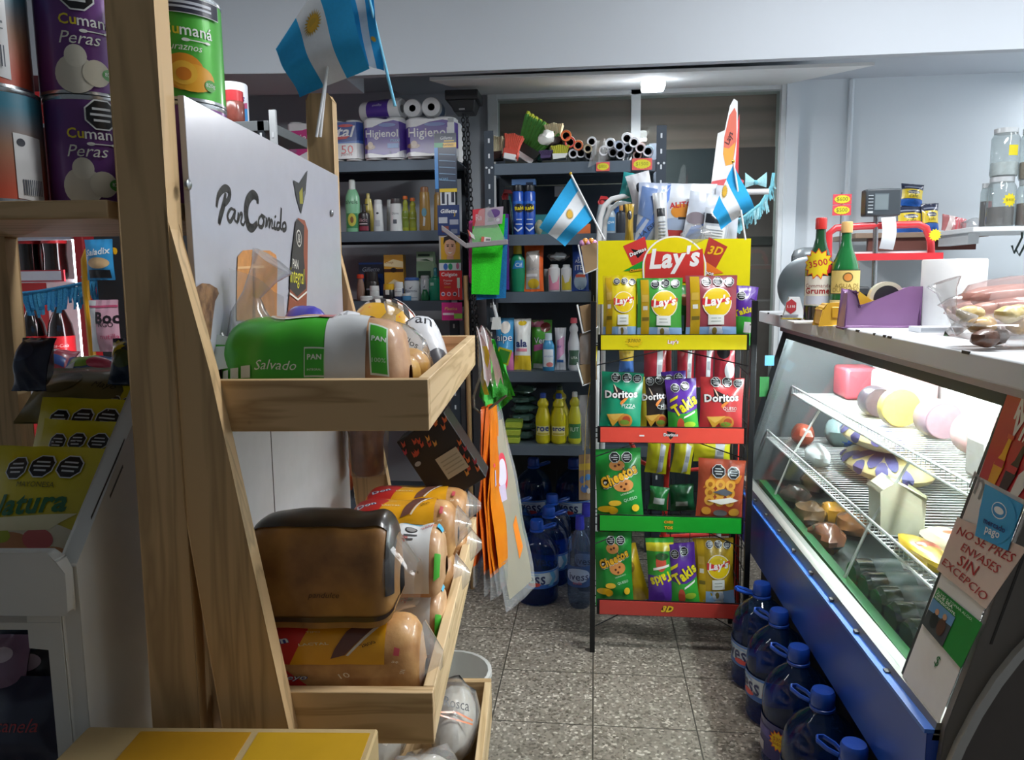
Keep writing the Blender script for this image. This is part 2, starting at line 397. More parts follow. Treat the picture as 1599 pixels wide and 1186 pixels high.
b.box(PY(766, 400, YB).x, PY(1217, 400, YB).x, YB, YB + .12, PY(1000, 138, YB).z, 2.75, WALL); struct('wall_back', b)
struct('wall_left', B().box(-2.62, -2.5, -1.5, YB, 0, 2.75, WALL))
struct('wall_right', B().box(2.5, 2.62, -1.5, YB, 0, 2.75, WALLW))
struct('ceiling', B().box(-2.5, 2.5, -1.5, 2.9, 2.75, 2.85, CEIL))
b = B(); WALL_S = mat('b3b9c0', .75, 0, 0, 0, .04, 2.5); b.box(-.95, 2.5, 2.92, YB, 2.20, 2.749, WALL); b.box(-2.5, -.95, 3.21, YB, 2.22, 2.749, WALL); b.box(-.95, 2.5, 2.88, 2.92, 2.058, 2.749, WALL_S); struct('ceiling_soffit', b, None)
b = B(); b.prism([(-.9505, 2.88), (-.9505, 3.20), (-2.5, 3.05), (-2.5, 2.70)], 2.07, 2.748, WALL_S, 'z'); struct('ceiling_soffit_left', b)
# dropped white board under the soffit
bd = B(); bd.hexa([(-.63, 2.99, 2.058), (1.0, 2.99, 2.05), (.86, YB - .05, 2.172), (-.55, YB - .05, 2.176)], [(-.63, 2.99, 2.07), (1.0, 2.99, 2.062), (.86, YB - .05, 2.184), (-.55, YB - .05, 2.188)], mat('dfe2e2', .6))
struct('ceiling_board', bd)
# window: frame, mullion, glass, shutter behind
x0, x1, xm = PY(766, 400, YB).x, PY(1217, 400, YB).x, PY(993, 150, YB).x; zt = PY(1000, 138, YB).z
b = B(); fm = mat('d7dcde', .5)
b.box(x0, x0 + .045, YB - .03, YB + .1, .02, zt, fm); b.box(x1 - .02, x1, YB - .03, YB + .1, .02, zt, fm); b.box(xm - .022, xm + .022, YB - .02, YB + .04, .9, zt, fm); b.box(x0, x1, YB - .02, YB + .1, zt - .03, zt, fm)
wn = struct('window_1', b)
struct('window_pane', B().box(x0 + .045, x1 - .02, YB + .015, YB + .02, .02, zt - .03, GLASS), None, wn)
b = B(); b.box(x0, x1, YB + .08, YB + .12, PY(1100, 228, YB).z, zt, shutter_mat()); struct('roller_shutter', b, None, wn)
b = B(); b.box(xm + .03, PY(1122, 300, YB).x, YB + .07, YB + .12, 0, PY(1100, 228, YB).z, mat('3d434c', .5)); b.box(PY(1122, 300, YB).x, x1, YB + .07, YB + .12, 0, PY(1100, 228, YB).z, mat('5f5252', .5)); b.box(x0, xm + .03, YB + .07, YB + .12, 0, PY(1100, 228, YB).z, mat('4c4644', .5))
b.box(PY(1175, 380, YB).x, x1, YB + .06, YB + .07, PY(1190, 382, YB).z, PY(1190, 368, YB).z, mat('2c2a2a')); struct('shutter_lower_panel', b, None, wn)
b = B(); b.box(x1, PY(1240, 300, YB).x, YB - .045, YB, 0, 2.19, WALLW); struct('trim_1', b)
p = PY(1326, 200, YB); struct('trim_2', B().tube([(p.x, YB - .012, .6), (p.x, YB - .012, 2.19)], .012, WALLW))
# lamp on the board
p = PY(1020, 128, 3.28); t = thing('ceiling_lamp', 'small square white LED lamp glowing under the dropped ceiling board', 'lamp', (p.x, 3.28, 2.092))
B().box(-.05, .05, -.05, .05, -.002, .012, mat('f2f2f0')).build('lamp_base', t, .003)
B().box(-.046, .046, -.046, .046, -.032, -.002, glow('f4fbff', 14)).build('diffuser', t, .008)
ll = area('lamp_light', (p.x, 3.28, 2.05), .09, .09, 12)
# black motor housing of the shutter with its chain
p = PY(724, 143, 3.35); t = thing('shutter_chain_hoist', 'black chain hoist housing hanging under the ceiling with a long loop of chain', 'chain hoist', (p.x, 3.35, 0))
dk = mat('23262b', .5)
b = B(); b.hexa([(-.035, -.05, 2.005), (.045, -.05, 2.005), (.045, .05, 2.005), (-.035, .05, 2.005)], [(-.055, -.07, 2.05), (.06, -.07, 2.05), (.06, .07, 2.05), (-.055, .07, 2.05)], dk); b.box(-.068, .072, -.075, .075, 2.05, 2.09, dk); b.build('housing', t, .004)
B().box(-.012, .012, -.056, -.05, 2.012, 2.035, mat('8c8f93', .4)).build('nameplate', t)
b = B(); zz = 2.0; i = 0
while zz > .95:
    dx = .004 + (2.0 - zz) * .03
    for off in (-.009, .009):
        ring = []
        for k in range(10):
            a = 2 * pi * k / 10; r = (.0075 * cos(a), .0125 * sin(a)); ring.append((dx + off + (r[0] if (i + (off > 0)) % 2 else .002 * cos(a)), (0 if (i + (off > 0)) % 2 else r[0]), zz + r[1]))
        b.tube(ring, .0024, dk, 5, True)
    zz -= .0195; i += 1
b.build('chain', t)

# ============================================================ bread rack
org = W(-.35, 1.45, 0); rack = thing('bread_rack', 'pine wood bread display rack with slanted braces, shallow trays and white printed sign board', 'display rack', org, BA)
OT = Matrix.Translation((.35, -1.45, 0))
def RBld(): b = B(); b.T = OT.copy(); return b
for nm, v0 in (('upright', 1.0), ('upright', 1.86)):
    b = RBld(); b.prism([(-.556, 0), (-.484, 0), (-.477, 1.725), (-.487, 1.74), (-.53, 1.74), (-.54, 1.725)], v0, v0 + .037, WZ); b.build(nm, rack, .002)
for v0 in (1.0, 1.86):
    b = RBld(); b.prism([(-.4815, 1.385), (-.438, 1.182), (-.352, .66), (-.262, 0), (-.355, 0), (-.45, .676), (-.4835, 1.0)], v0, v0 + .030, WZ); b.build('slanted_brace', rack, .002)
b = RBld(); b.box(-.525, -.482, 1.038, 1.078, 0, 1.05, WZ); b.build('inner_post', rack, .002)
for v0 in (1.0,):
    b = RBld(); b.prism([(-1.08, 0), (-.972, 0), (-.946, .8), (-.942, 1.384), (-1.03, 1.384)], v0 + .345, v0 + .38, WZ); b.build('rear_upright', rack, .002)
b = RBld(); b.box(-1.35, -.558, 1.0, 1.38, 1.385, 1.409, WX); b.box(-.556, -.484, 1.04, 1.38, 1.385, 1.409, WX); b.build('can_shelf_board', rack, .002)
def tray(z0, z1, ur, ul, v0, v1):
    tr = RBld().box(ul, ur - .017, v0 + .019, v1 - .019, z0 + .004, z0 + .012, WY).build('tray_base', rack)
    for nm, a in (('end_board', (ul, ur, v0, v0 + .019)), ('end_board', (ul, ur, v1 - .019, v1))):
        RBld().box(*a, z0, z1, WX).build(nm, tr, .0015)
    RBld().box(ur - .017, ur, v0 + .0195, v1 - .0195, z0, z1, WY).build('front_board', tr, .0015)
    for o in tr.children: pass
tray(1.094, 1.166, -.1475, -.4655, 1.031, 1.859)
tray(.628, .708, -.152, -.4655, 1.031, 1.859)
tray(.16, .275, -.120, -.4655, 1.031, 1.859)
PU = -.466; pv0, pv1, pz0, pz1 = 1.082, 1.842, 1.108, 1.536
sp = RBld().box(PU - .009, PU, pv0 - .04, pv1, pz0, pz1 + .012, mat('b9bac3', .28, 0, .3)).build('sign_board', rack, .001)
def pu(x, y): q = PLu(x, y, PU); return ((q.y - pv0) / (pv1 - pv0), (q.z - pz0) / (pz1 - pz0))
def poly_px(pts, c): return ('p', [pu(x, y) for x, y in pts], c)
pm = quadmap((PU, pv0, pz0), (PU, pv1, pz0), (PU, pv1, pz1), (PU, pv0, pz1)); pw, ph_ = pv1 - pv0, pz1 - pz0
def stroke(pts, wd):      # a brush stroke through points on the board -> polygon ops
    out = []; P2 = [Vector(pu(*q)) for q in pts]; P2 = [Vector((q.x * pw, q.y * ph_)) for q in P2]
    sm = []
    for i in range(len(P2) - 1):
        p0, p1, p2, p3 = P2[max(i - 1, 0)], P2[i], P2[i + 1], P2[min(i + 2, len(P2) - 1)]
        for k in range(5):
            t_ = k / 5; sm.append(.5 * ((2 * p1) + (p2 - p0) * t_ + (2 * p0 - 5 * p1 + 4 * p2 - p3) * t_ ** 2 + (3 * p1 - p0 - 3 * p2 + p3) * t_ ** 3))
    sm.append(P2[-1]); n = len(sm)
    for i in range(n - 1):
        d = (sm[i + 1] - sm[i]); 
        if d.length < 1e-6: continue
        d.normalize(); w0 = wd * (.5 + .5 * sin(pi * (i + .5) / n)); pr = Vector((-d.y, d.x)) * w0 / 2; e = d * wd * .12
        q = [sm[i] - pr - e, sm[i + 1] - pr + e, sm[i + 1] + pr + e, sm[i] + pr - e]
        out.append(('p', [(a.x / pw, a.y / ph_) for a in q], '2f2f2c'))
    return out
b = RBld(); st = []
for pts, wd in (([(352, 302), (349, 320), (344, 338), (342, 349)], .012), ([(338, 322), (341, 305), (350, 294), (358, 298), (357, 310), (349, 321)], .012),
                ([(366, 328), (360, 326), (355, 337), (359, 346), (365, 336), (367, 328), (366, 342), (369, 346)], .007),
                ([(370, 349), (372, 332), (371, 346), (375, 334), (378, 335), (376, 347), (380, 351), (382, 346)], .006),
                ([(402, 316), (401, 308), (394, 304), (386, 315), (384, 335), (388, 352), (394, 356), (401, 349)], .018),
                ([(408, 336), (404, 342), (404, 352), (409, 354), (412, 344), (408, 336), (414, 339)], .0075),
                ([(414, 355), (416, 340), (416, 353), (419, 342), (421, 344), (420, 355), (423, 344), (425, 346), (424, 355), (427, 356)], .0065),
                ([(429, 345), (428, 355), (431, 357)], .0075), ([(429.6, 337), (430, 339)], .009),
                ([(437, 348), (433, 348), (432, 357), (436, 356), (438, 345), (439, 325), (438, 345), (438, 356), (440, 358)], .0075),
                ([(444, 347), (441, 351), (442, 359), (446, 357), (446, 350), (444, 347)], .0085)):
    st += stroke(pts, wd)
for o_ in st: b.flat(o_[1], [(0, 1, 2, 3)], pm, pap('2f2f2c'), .0004)
b.design([poly_px([(457, 281), (466, 286), (479, 266), (476, 302), (469, 334), (462, 310)], '2e3030'), poly_px([(466, 300), (471, 292), (472, 318), (467, 318)], '8f8a2c'), poly_px([(472, 300), (475, 297), (474, 312), (472, 314)], '6a6d6d')], pm, pw, ph_, pap, 0, .0012)
# sliced loaf and bread bag pictures printed on the board
br1, br2 = mat('c98a4c', .5, 0, 0, 0, .35, 60), mat('b97a3f', .5, 0, 0, 0, .35, 50)
b.design([poly_px([(369, 420), (370, 400), (378, 391), (398, 389), (404, 391), (420, 391), (430, 398), (432, 410), (431, 500), (368, 500)], br1),
          poly_px([(410, 421), (430, 405), (432, 412), (430, 500), (409, 500)], br2), poly_px([(396, 392), (404, 389), (396, 412), (393, 412)], '8d5a2e'),
          poly_px([(369, 416), (411, 414), (411, 418), (369, 420)], 'e0b27c'), poly_px([(394, 418), (397, 418), (397, 500), (393, 500)], '9b6636'),
          poly_px([(449, 470), (446, 500), (476, 500), (478, 440), (479, 360), (474, 344), (463, 340), (461, 348), (457, 390)], '8a4a33'),
          poly_px([(450, 450), (454, 395), (460, 345), (463, 342), (473, 352), (472, 395), (476, 450), (462, 463)], '333130'),
          poly_px([(303, 448), (312, 442), (324, 443), (336, 450), (339, 458), (333, 470), (329, 500), (326, 530), (303, 530)], bread('5e3f2c', '9a7350', sc=60)),
          ('t', 'PAN', *pu(459, 412), .045, 'e9e6da', {'h': 1.4, 'rot': -4}), ('t', 'integral', *pu(462, 434), .12, 'd6cf3a', {'sh': .3, 'h': 1.5, 'rot': -3}),
          ('c', *pu(464, 372), .022, 'c9c7bd'), ('c', *pu(464, 372), .018, '333130'), ('t', '&', *pu(464, 372), .02, 'c9c7bd'),
          poly_px([(449, 456), (462, 466), (476, 454), (476, 457), (462, 469), (449, 459)], 'e2dfd3')], pm, pw, ph_, pap, 0, .0012)
b.build('sign_print', sp)
for x, y in ((291, 288), (516, 333)):
    q = PLu(x, y, PU); b = RBld(); b.T = OT @ Matrix.Translation((PU, q.y, q.z)) @ Matrix.Rotation(pi / 2, 4, 'Y'); b.lathe([(.008, .0005), (.0075, .004), (.004, .006), (0.0001, .006)], steel(), 14).build('bolt', sp)
b = RBld(); b.box(PU - .009, PU, 1.08, 1.842, .735, 1.09, mat('d4d3d6', .5)); b.box(PU - .0005, PU + .0006, 1.3, 1.303, .735, 1.09, mat('55504c')); b.build('back_panel', rack)
# ------------------------------------------------------------ breads on the upper tray
TZ = 1.1065
t = thing('bread_loaf', 'bran sandwich loaf in green and white bag lying at near end of the upper tray', 'bread', W(-.325, 1.132, TZ), BA)
SAL = [('r', .02, .02, .60, .95, '3fae2a'), ('r', .60, .0, .80, 1, 'dfe2e4'), ('p', [(.585, 0), (.60, 0), (.62, .2), (.6, .45), (.64, .7), (.70, .95), (.62, .95), (.57, .7), (.585, .3)], 'dfe2e4'),
       ('t', 'Salvado', .33, .215, .22, 'e8f2e4', {'sh': .3}), ('r', .48, .165, .59, .285, 'd9e8d2'), ('r', .485, .172, .585, .278, '3fae2a'), ('t', 'PAN', .535, .245, .075, 'e8f2e4', {'b': .03}), ('t', 'INTEGRAL', .535, .195, .075, 'e8f2e4'),
       ('e', .40, .52, .16, .09, 'e9e9e2'), ('e', .40, .52, .14, .07, 'c99a72'), ('r', .52, .46, .60, .52, 'c23a36'),
       ('r', .04, .165, .075, .205, 'd9e0d6'), ('r', .09, .165, .135, .21, 'd9e0d6'), ('r', .15, .165, .20, .215, 'd9e0d6'),
       ('p', [(.83, .17), (.925, .165), (.91, .38), (.81, .39)], 'e6efe2'), ('p', [(.837, .178), (.917, .173), (.903, .372), (.82, .38)], '48b431'), ('t', 'PAN', .868, .32, .075, 'eef6ea', {'b': .03}), ('t', '100%', .872, .23, .07, 'cfe8c6')]
b = B(); fm = loaf(b, .275, .125, .140, bread('b98a66', 'd0a57e'), SAL, 3); b.build('wrapped_loaf', t)
b = B(); b.grid(lambda u, v: (-.13 - .012 * u, .045 * cos(2 * pi * v) * (1 - .75 * u) - .01, .055 + .045 * sin(2 * pi * v) * (1 - .6 * u) + .05 * u), 6, 12, HAZE)
b.build('gathered_bag_end', t)
b = B(); b.design([('p', [(0, .1), (.9, .0), (1, .8), (.3, 1), (0, .7)], 'dfeee6'), ('p', [(.15, .2), (.55, .15), (.6, .7), (.2, .75)], '44b52f')], quadmap((-.175, -.05, .055), (-.10, -.055, .075), (-.09, -.03, .118), (-.17, -.03, .12)), 1, 1, foil); b.build('bag_flap', t)
b = B(); b.tube([(-.10, .01, .10), (-.112, .02, .15), (-.105, .02, .175), (-.085, .02, .205), (-.07, .02, .225)], [.045, .026, .014, .022, .034], HAZE, 10); b.grid(lambda u, v: (-.13 + .09 * u, .0 + .03 * sin(u * 5), .12 + .085 * v * (1 - .5 * u) + .01 * sin(v * 8)), 6, 6, HAZE); b.build('twisted_bag_top', [o for o in COL.objects if o.get('label', '').startswith('bran sandwich loaf')][0])
# bag of buns
t = thing('bun_bag', 'clear bag of golden buns behind the green loaf on the upper tray', 'bag of buns', W(-.268, 1.33, TZ), BA)
for i, (x, y, z) in enumerate(((-.035, -.03, .038), (.035, -.032, .036), (-.03, .05, .04), (.04, .045, .038), (0, .0, .082))):
    B().ball((x, y, z), .036, .038, .034, bread('c88f3e', 'e8bb62'), 16, 9, .06, i).build('bun', t)
b = B(); b.ball((0, 0, .058), .088, .095, .064, film('ffffff', .97, .55, .1, .1), 22, 12, .28, 4); b.tube([(.0, .02, .11), (.01, .03, .135), (.015, .035, .15)], [.02, .009, .02], HAZE); b.design([('t', 'panecillos', .5, .5, .9, '2b2725', {'rot': -20})], quadmap((.005, -.075, .09), (.075, -.06, .075), (.075, -.04, .108), (.005, -.05, .118)), 1, .5); b.build('plastic_bag', t)
# flat packs further back on the tray
def flatpack(label, u, v, z, L, D, Hh, base, ops, rz=0, tilt=0, cat='bread pack'):
    sd = random.uniform(0, 40); b = B()
    def f(u_, v_, o=0):
        a, e = abs(2 * u_ - 1), abs(2 * v_ - 1); h = Hh * (1 - a ** 3) * (1 - e ** 2.2) + .006 * noise.noise(Vector((u_ * 5 + sd, v_ * 4, sd))) * (1 - e)
        return ((u_ - .5) * L, (v_ - .5) * D, .002 + max(0, h) + o)
    b.grid(f, 16, 12, foil(base)); b.grid(lambda u_, v_: ((.5 - u_) * L, (v_ - .5) * D, 0), 4, 4, foil(base)); b.design(ops, f, L, D, foil, .08)
    return solo('bread_pack', b, label, cat, W(u, v, z), 0, None, (radians(tilt), 0, BA + radians(rz)))
flatpack('blue purple bread bag lying flat before the sign board', -.395, 1.30, TZ, .13, .15, .152, '4b46b4', [('t', 'XL', .82, .3, .16, 'e8e6ee', {'b': .04, 'rot': -8}), ('r', 0, .0, 1, .1, 'dddfe8')], -4)
flatpack('orange and red striped bread bag at far end of the upper tray', -.345, 1.735, TZ, .22, .18, .150, 'ee6a3a', [('p', [(0, 0), (1, 0), (1, .25), (0, .5)], 'e9b235'), ('p', [(0, .5), (1, .25), (1, .36), (0, .6)], 'f0e6da')] + [('p', [(.1 + i * .12, .62 - i * .035), (.16 + i * .12, .6 - i * .035), (.19 + i * .12, .46 - i * .035), (.13 + i * .12, .48 - i * .035)], '2a2422') for i in range(7)] + [('e', .2, .75, .1, .08, '6f62a8'), ('p', [(.6, .5), (1, .4), (1, .75), (.7, .8)], 'f2eeea')], 3)
flatpack('white and yellow bread bag with barcode lying between buns and blue bag', -.365, 1.49, TZ + .0, .14, .17, .132, 'e9c42e', [('p', [(0, 0), (.7, 0), (.6, 1), (0, 1)], 'e8eaee'), ('r', .3, .2, .5, .6, 'b4b8bc')], 2)
flatpack('dark grey and white bread bag at front edge beyond the buns', -.238, 1.56, TZ, .13, .17, .118, '4b4a50', [('e', .5, .4, .45, .3, 'e4e6ea'), ('t', 'Pan', .5, .4, .4, '3a3a40')], 6)
# ------------------------------------------------------------ breads on the lower tray
LZ = .641
def yeyo(price=True):
    o = [('r', .0, .27, .80, .78, 'e7a51d'), ('p', [(.06, .30), (.27, .27), (.36, .62), (.20, .74), (.02, .6)], 'cf2f2e'), ('t', 'Don', .165, .47, .20, 'e8eef6', {'sh': .35, 'rot': 32, 'b': .02, 'out': '2d3f8f', 'ow': .07}),
         ('t', 'TIPO', .39, .585, .08, 'f0dfae', {'rot': 8}), ('t', 'LACTAL', .40, .47, .17, 'f0dfae', {'b': .02, 'rot': 10}),
         ('p', [(.50, .33), (.58, .36), (.66, .52), (.76, .70), (.66, .72), (.58, .60), (.52, .42)], '70493f'), ('p', [(.585, .355), (.60, .35), (.68, .51), (.79, .7), (.76, .7), (.665, .52)], 'e9ddca'),
         ('p', [(.10, .03), (.22, .20), (.38, .03)], 'cf2f2e'), ('t', 'DonYeyo', .22, .10, .30, 'e8ebf2', {'sh': .25, 'out': '27357c', 'ow': .06}), ('t', '10', .58, .12, .06, 'efe2c8', {'rot': 20}), ('t', 'SIN', .90, .16, .05, 'efe2c8', {'rot': 80})]
    if price: o.append(('t', '2800', .705, .47, .10, '30251f', {'rot': 35}))
    return o + [('p', [(.85, .36), (.88, .36), (.885, .43), (.855, .44)], 'c8505a'), ('t', '%', .86, .30, .03, 'efe2c8', {'rot': 70})]
def yloaf(label, u, v, z, L, D, Hh, rz=0, price=True, vm=lambda v: .26 + (v - .27) * .8 if v > .25 else v + .03):
    t = thing('bread_loaf', label, 'bread', W(u, v, z), BA + radians(rz)); b = B(); loaf(b, L, D, Hh, bread('b57f4a', 'd6a468'), yeyo(price), random.uniform(0, 9), vm=vm); b.build('wrapped_loaf', t)
    b = B(); b.grid(lambda a, c: (L * .49 + .03 * a, D * .42 * cos(2 * pi * c) * (1 - .8 * a), Hh * (.5 + .42 * sin(2 * pi * c) * (1 - .8 * a))), 4, 12, HAZE); b.build('gathered_bag_end', t); return t
yloaf('milk bread loaf in orange bag marked 2800 at near end of the lower tray', -.31, 1.125, LZ, .27, .125, .142, 0, True, lambda v: .255 + (v - .27) * .40 if v > .22 else .165 + (v - .03) * .5)
t = thing('bread_loaf', 'dark topped bread loaf in shiny clear bag lying on the orange bagged loaf', 'bread', W(-.33, 1.145, LZ + .144), BA)
b = B(); loaf(b, .235, .14, .155, bread('7c5429', 'a8783c', sc=14), [('r', .02, .40, .98, .62, '2b2623'), ('t', 'pandulce', .55, .13, .2, '4a2d17', {'sh': .3}), ('r', .94, .12, .985, .45, '2d2a2b'), ('r', .0, .02, 1, .045, '3a2618')], 6); b.build('wrapped_loaf', t)
b = B(); b.grid(lambda a, c: (.10 + .045 * a, .066 * cos(2 * pi * c) * (1 - .25 * a) - .012 * a, .068 + .072 * sin(2 * pi * c) * (1 - .55 * a) - .02 * a), 5, 14, CLEAR); b.build('loose_bag_end', t)
SAL2 = [('r', .30, .02, .78, .95, '44ad33'), ('p', [(.42, .02), (.85, .02), (.85, .95), (.5, .95), (.45, .5)], 'dfe3e4'), ('r', .5, .55, .72, .7, '3fb0d6'), ('e', .62, .45, .07, .04, '2a2a2c'), ('e', .62, .45, .055, .028, '8a8a8a'), ('r', .55, .38, .70, .395, '55585c'), ('r', .55, .35, .66, .362, '55585c'), ('t', '2600', .80, .5, .17, 'd23a34', {'rot': 30}), ('t', '26', .56, .36, .08, 'd23a34', {'rot': 60}), ('t', '610 g', .7, .16, .08, '4a4a4a'), ('p', [(.90, .10), (.96, .12), (.97, .28), (.91, .27)], '4cb53a'), ('r', .9, .5, .96, .62, '46b5dc')]
for i, (u, v, z, lab) in enumerate(((-.245, 1.325, LZ, 'bran loaf in green and white bag standing behind the dark loaf'), (-.245, 1.335, LZ + .108, 'loaf with white label priced 2600 in red on top of a bran loaf'))):
    t = thing('bread_loaf', lab, 'bread', W(u, v, z), BA); b = B(); loaf(b, .16, .13, .105, bread('b98a5f', 'd2a87c'), SAL2, i + 11); b.build('wrapped_loaf', t)
yloaf('orange bagged milk loaf on lowest layer near the far end of lower tray', -.275, 1.50, LZ, .22, .12, .11, 0, False)
yloaf('orange bagged milk loaf marked 2800 behind the white labelled loaf', -.27, 1.50, LZ + .112, .22, .12, .10)
yloaf('orange bagged milk loaf beside the far brace on lower tray', -.275, 1.70, LZ, .24, .13, .10, 0, False)
yloaf('topmost orange bagged milk loaf at far end of lower tray', -.275, 1.70, LZ + .102, .24, .13, .082, 0, False)
t = thing('bread_loaf', 'brown loaf in dark printed bag half hidden behind the near brace', 'bread', W(-.455 + .058, 1.335, LZ), BA); b = B(); loaf(b, .11, .22, .2, bread('8f5f3c', 'b98a5c'), [('r', 0, .0, 1, .2, '2c2624'), ('t', 'Y', .4, .4, .3, '2c2624'), ('r', .3, .25, .7, .35, '8a6aa0')], 17); b.build('wrapped_loaf', t)
# ------------------------------------------------------------ bottom tray, bucket, cartons
for i, (u, v, sx, z, lab) in enumerate(((-.20, 1.70, .055, .175, 'white bag with orange print lying in the bottom tray'), (-.238, 1.42, .085, .175, 'clear bag of pale rolls at front of the bottom tray'), (-.375, 1.68, .075, .175, 'white bread bag at the back of the bottom tray'))):
    t = thing('bread_bag', lab, 'bread bag', W(u, v, z), BA)
    B().ball((0, 0, .075), sx, .11, .075, bread('cfc4b4', 'e9e4da'), 16, 10, .12, i).build('roll', t)
    b = B(); b.ball((0, 0, .082), sx * 1.05, .122, .082, HAZE, 18, 10, .3, i + 3)
    b.design([('r', .05, .1, .95, .16, 'd9742c'), ('p', [(.05, .2), (.5, .34), (.95, .22), (.95, .28), (.5, .42), (.05, .26)], 'd9742c'), ('t', 'Rosca', .5, .68, .7, '3c3c40')], quadmap((-.03, -.09, .14), (.055, -.085, .11), (.052, -.03, .155), (-.03, -.03, .17)), 1, .6); b.build('plastic_bag', t)
t = thing('bucket', 'white plastic bucket on the floor behind the bottom tray', 'bucket', W(-.245, 1.99, 0), BA)
b = B(); b.lathe([(.085, 0), (.11, .21), (.118, .21), (.118, .225), (.108, .225), (.083, .01)], plas('dcdcd8'), 24); b.build('pail', t)
B().tube([(-.115, 0, .2)] + [(.115 * -cos(a), -.115 * sin(a) * .9, .2 - .05 * sin(a)) for a in [pi * i / 10 for i in range(1, 10)]] + [(.115, 0, .2)], .003, steel()).build('handle', t)
def carton(label, u0, u1, v0, v1, z0, z1, tape, rz=0):
    b = B(); cb = mat('b39a6c', .8, 0, 0, 0, .1, 14); hw, hd = (u1 - u0) / 2, (v1 - v0) / 2
    t = thing('carton', label, 'cardboard box', W((u0 + u1) / 2, (v0 + v1) / 2, z0), BA + radians(rz))
    b.box(-hw, hw, -hd, hd, 0, z1 - z0, cb); b.build('box_body', t, .003)
    for a0, a1, c in tape:
        B().box(a0, a1, -hd + .012, hd - .012, z1 - z0, z1 - z0 + .001, mat(c, .4)).build('yellow_panel', t)
    return t
carton('brown carton with two yellow panels on top at the foot of the bread rack', -.612, -.215, .62, .95, .36, .703, ((-.12, .03, 'b8861c'), (.04, .19, 'bc921e')))
carton('plain carton underneath the carton with yellow panels', -.615, -.205, .60, .952, 0, .359, ())
# ============================================================ cans on the shelf of the bread rack
CZ = 1.4095; CH = .152
def can(label, u, v, z, r, h, base, ops, a0, group=None, top='c9ccce', mt=None):
    t = thing('food_can', label, 'can', W(u, v, z), BA)
    pr = [(r * .97, 0), (r, .004), (r, h - .004), (r * .97, h)]
    b = B(); b.lathe([(r, .006), (r, h - .006)], mt or mat(base, .35, .2, .3), 32); b.design(ops, cylmap(lambda z: r, h, a0, 170), r * 2.97, h, plas, .05); b.build('label_wrap', t)
    b = B(); st = steel(top, .25); b.lathe([(r * .95, 0), (r * 1.01, .002), (r * 1.005, .006), (r * .99, .007)], st, 32); b.build('bottom_rim', t); b = B(); b.lathe([(r * .99, h - .007), (r * 1.01, h - .005), (r * 1.01, h), (r * .95, h), (r * .94, h - .005), (0.0001, h - .005)], st, 32); b.build('top_rim', t)
    return t
def cumana(fruit, fruitops, extra=()): return [('t', 'Cu', .42, .66, .13, 'e3cf2e', {'b': .02}), ('t', 'maná', .62, .655, .26, 'eef0ec', {'b': .01}), ('e', .53, .565, .03, .016, 'e6e8e2'), ('r', .53, .56, .70, .57, 'e6e8e2'), ('e', .70, .565, .025, .012, 'e6e8e2'), ('t', fruit, .50, .50, .30, 'e8eadf', {'sh': .3})] + fruitops + list(extra)
PEACH = [('e', .50, .27, .16, .17, 'e08f1c'), ('e', .57, .22, .17, .13, 'e8a424'), ('e', .50, .26, .1, .11, 'f0b83a'), ('e', .5, .25, .055, .06, 'd97f1d'), ('e', .70, .17, .05, .055, '4ca238'), ('t', '820g', .70, .17, .08, 'e8efe4')]
PEAR = [('e', .45, .18, .15, .17, 'd9d4c4'), ('e', .46, .34, .08, .1, 'e2dece'), ('e', .60, .2, .1, .12, 'cbc5b2'), ('e', .70, .20, .06, .055, '4c9a3f'), ('t', '820g', .70, .20, .08, 'e8efe4')]
BAN = [('r', .12, .80, .82, .95, 'd7dadb'), ('r', .125, .807, .815, .943, '2c2b3c'), ('r', .2, .885, .74, .91, 'c4c8d2'), ('r', .2, .845, .74, .865, 'c4c8d2')]
can('green peach can standing above the white sign board', -.535, 1.19, CZ + CH, .0625, CH, '49ad33', cumana('Duraznos', PEACH, BAN), -62)
can('purple can under the green peach can beside the upright', -.535, 1.19, CZ, .0625, CH, '7d3f86', [('r', .5 + .06 * i, .3, .53 + .06 * i, .8, 'd8cfe0') for i in range(6)], -60)
OC = [('o', .5, .87, .13)]
can('purple pear can on top of the stack left of the upright', -.655, 1.14, CZ + CH, .058, CH, '6a3a80', cumana('Peras', PEAR, OC), -62)
can('purple pear can at the bottom of the stack left of the upright', -.652, 1.14, CZ, .058, CH, '6a3a80', cumana('Peras', PEAR, [('o', .62, .83, .13)]), -66)
def grad(c0, c1, name):
    m, nt, p = newmat(name); L = nt.links.new; tc = N(nt, 'ShaderNodeTexCoord'); sx = N(nt, 'ShaderNodeSeparateXYZ'); cr = N(nt, 'ShaderNodeValToRGB')
    mr = N(nt, 'ShaderNodeMath', operation='MULTIPLY'); mr.inputs[1].default_value = 1 / CH; L(tc.outputs['Object'], sx.inputs[0]); L(sx.outputs[2], mr.inputs[0]); L(mr.outputs[0], cr.inputs[0])
    e = cr.color_ramp.elements; e[0].color = lin(c0); e[0].position = .12; e[1].color = lin(c1); e[1].position = .85; q = e.new(.5); q.color = lin('a0785f')
    L(cr.outputs[0], p.inputs['Base Color']); p.inputs['Roughness'].default_value = .4; return m
gm = grad('c4553c', '3f7f95', 'orange_to_teal_print')     # the printed can design itself runs from orange to teal
STK = [('p', [(.56, .12), (.80, .08), (.80, .80), (.56, .84)], 'd9d9d9'), ('e', .62, .74, .03, .035, '333640'), ('r', .6, .55, .77, .57, '6b7074'), ('r', .6, .5, .77, .51, '6b7074')] + [('r', .6 + i * .017, .18, .608 + i * .017, .36, '4a4f5c') for i in range(10)]
can('orange and teal can with white barcode sticker, upper one at the left edge', -.765, 1.075, CZ + CH, .064, CH, 'c4553c', STK, -72, None, 'b9bcbe', gm)
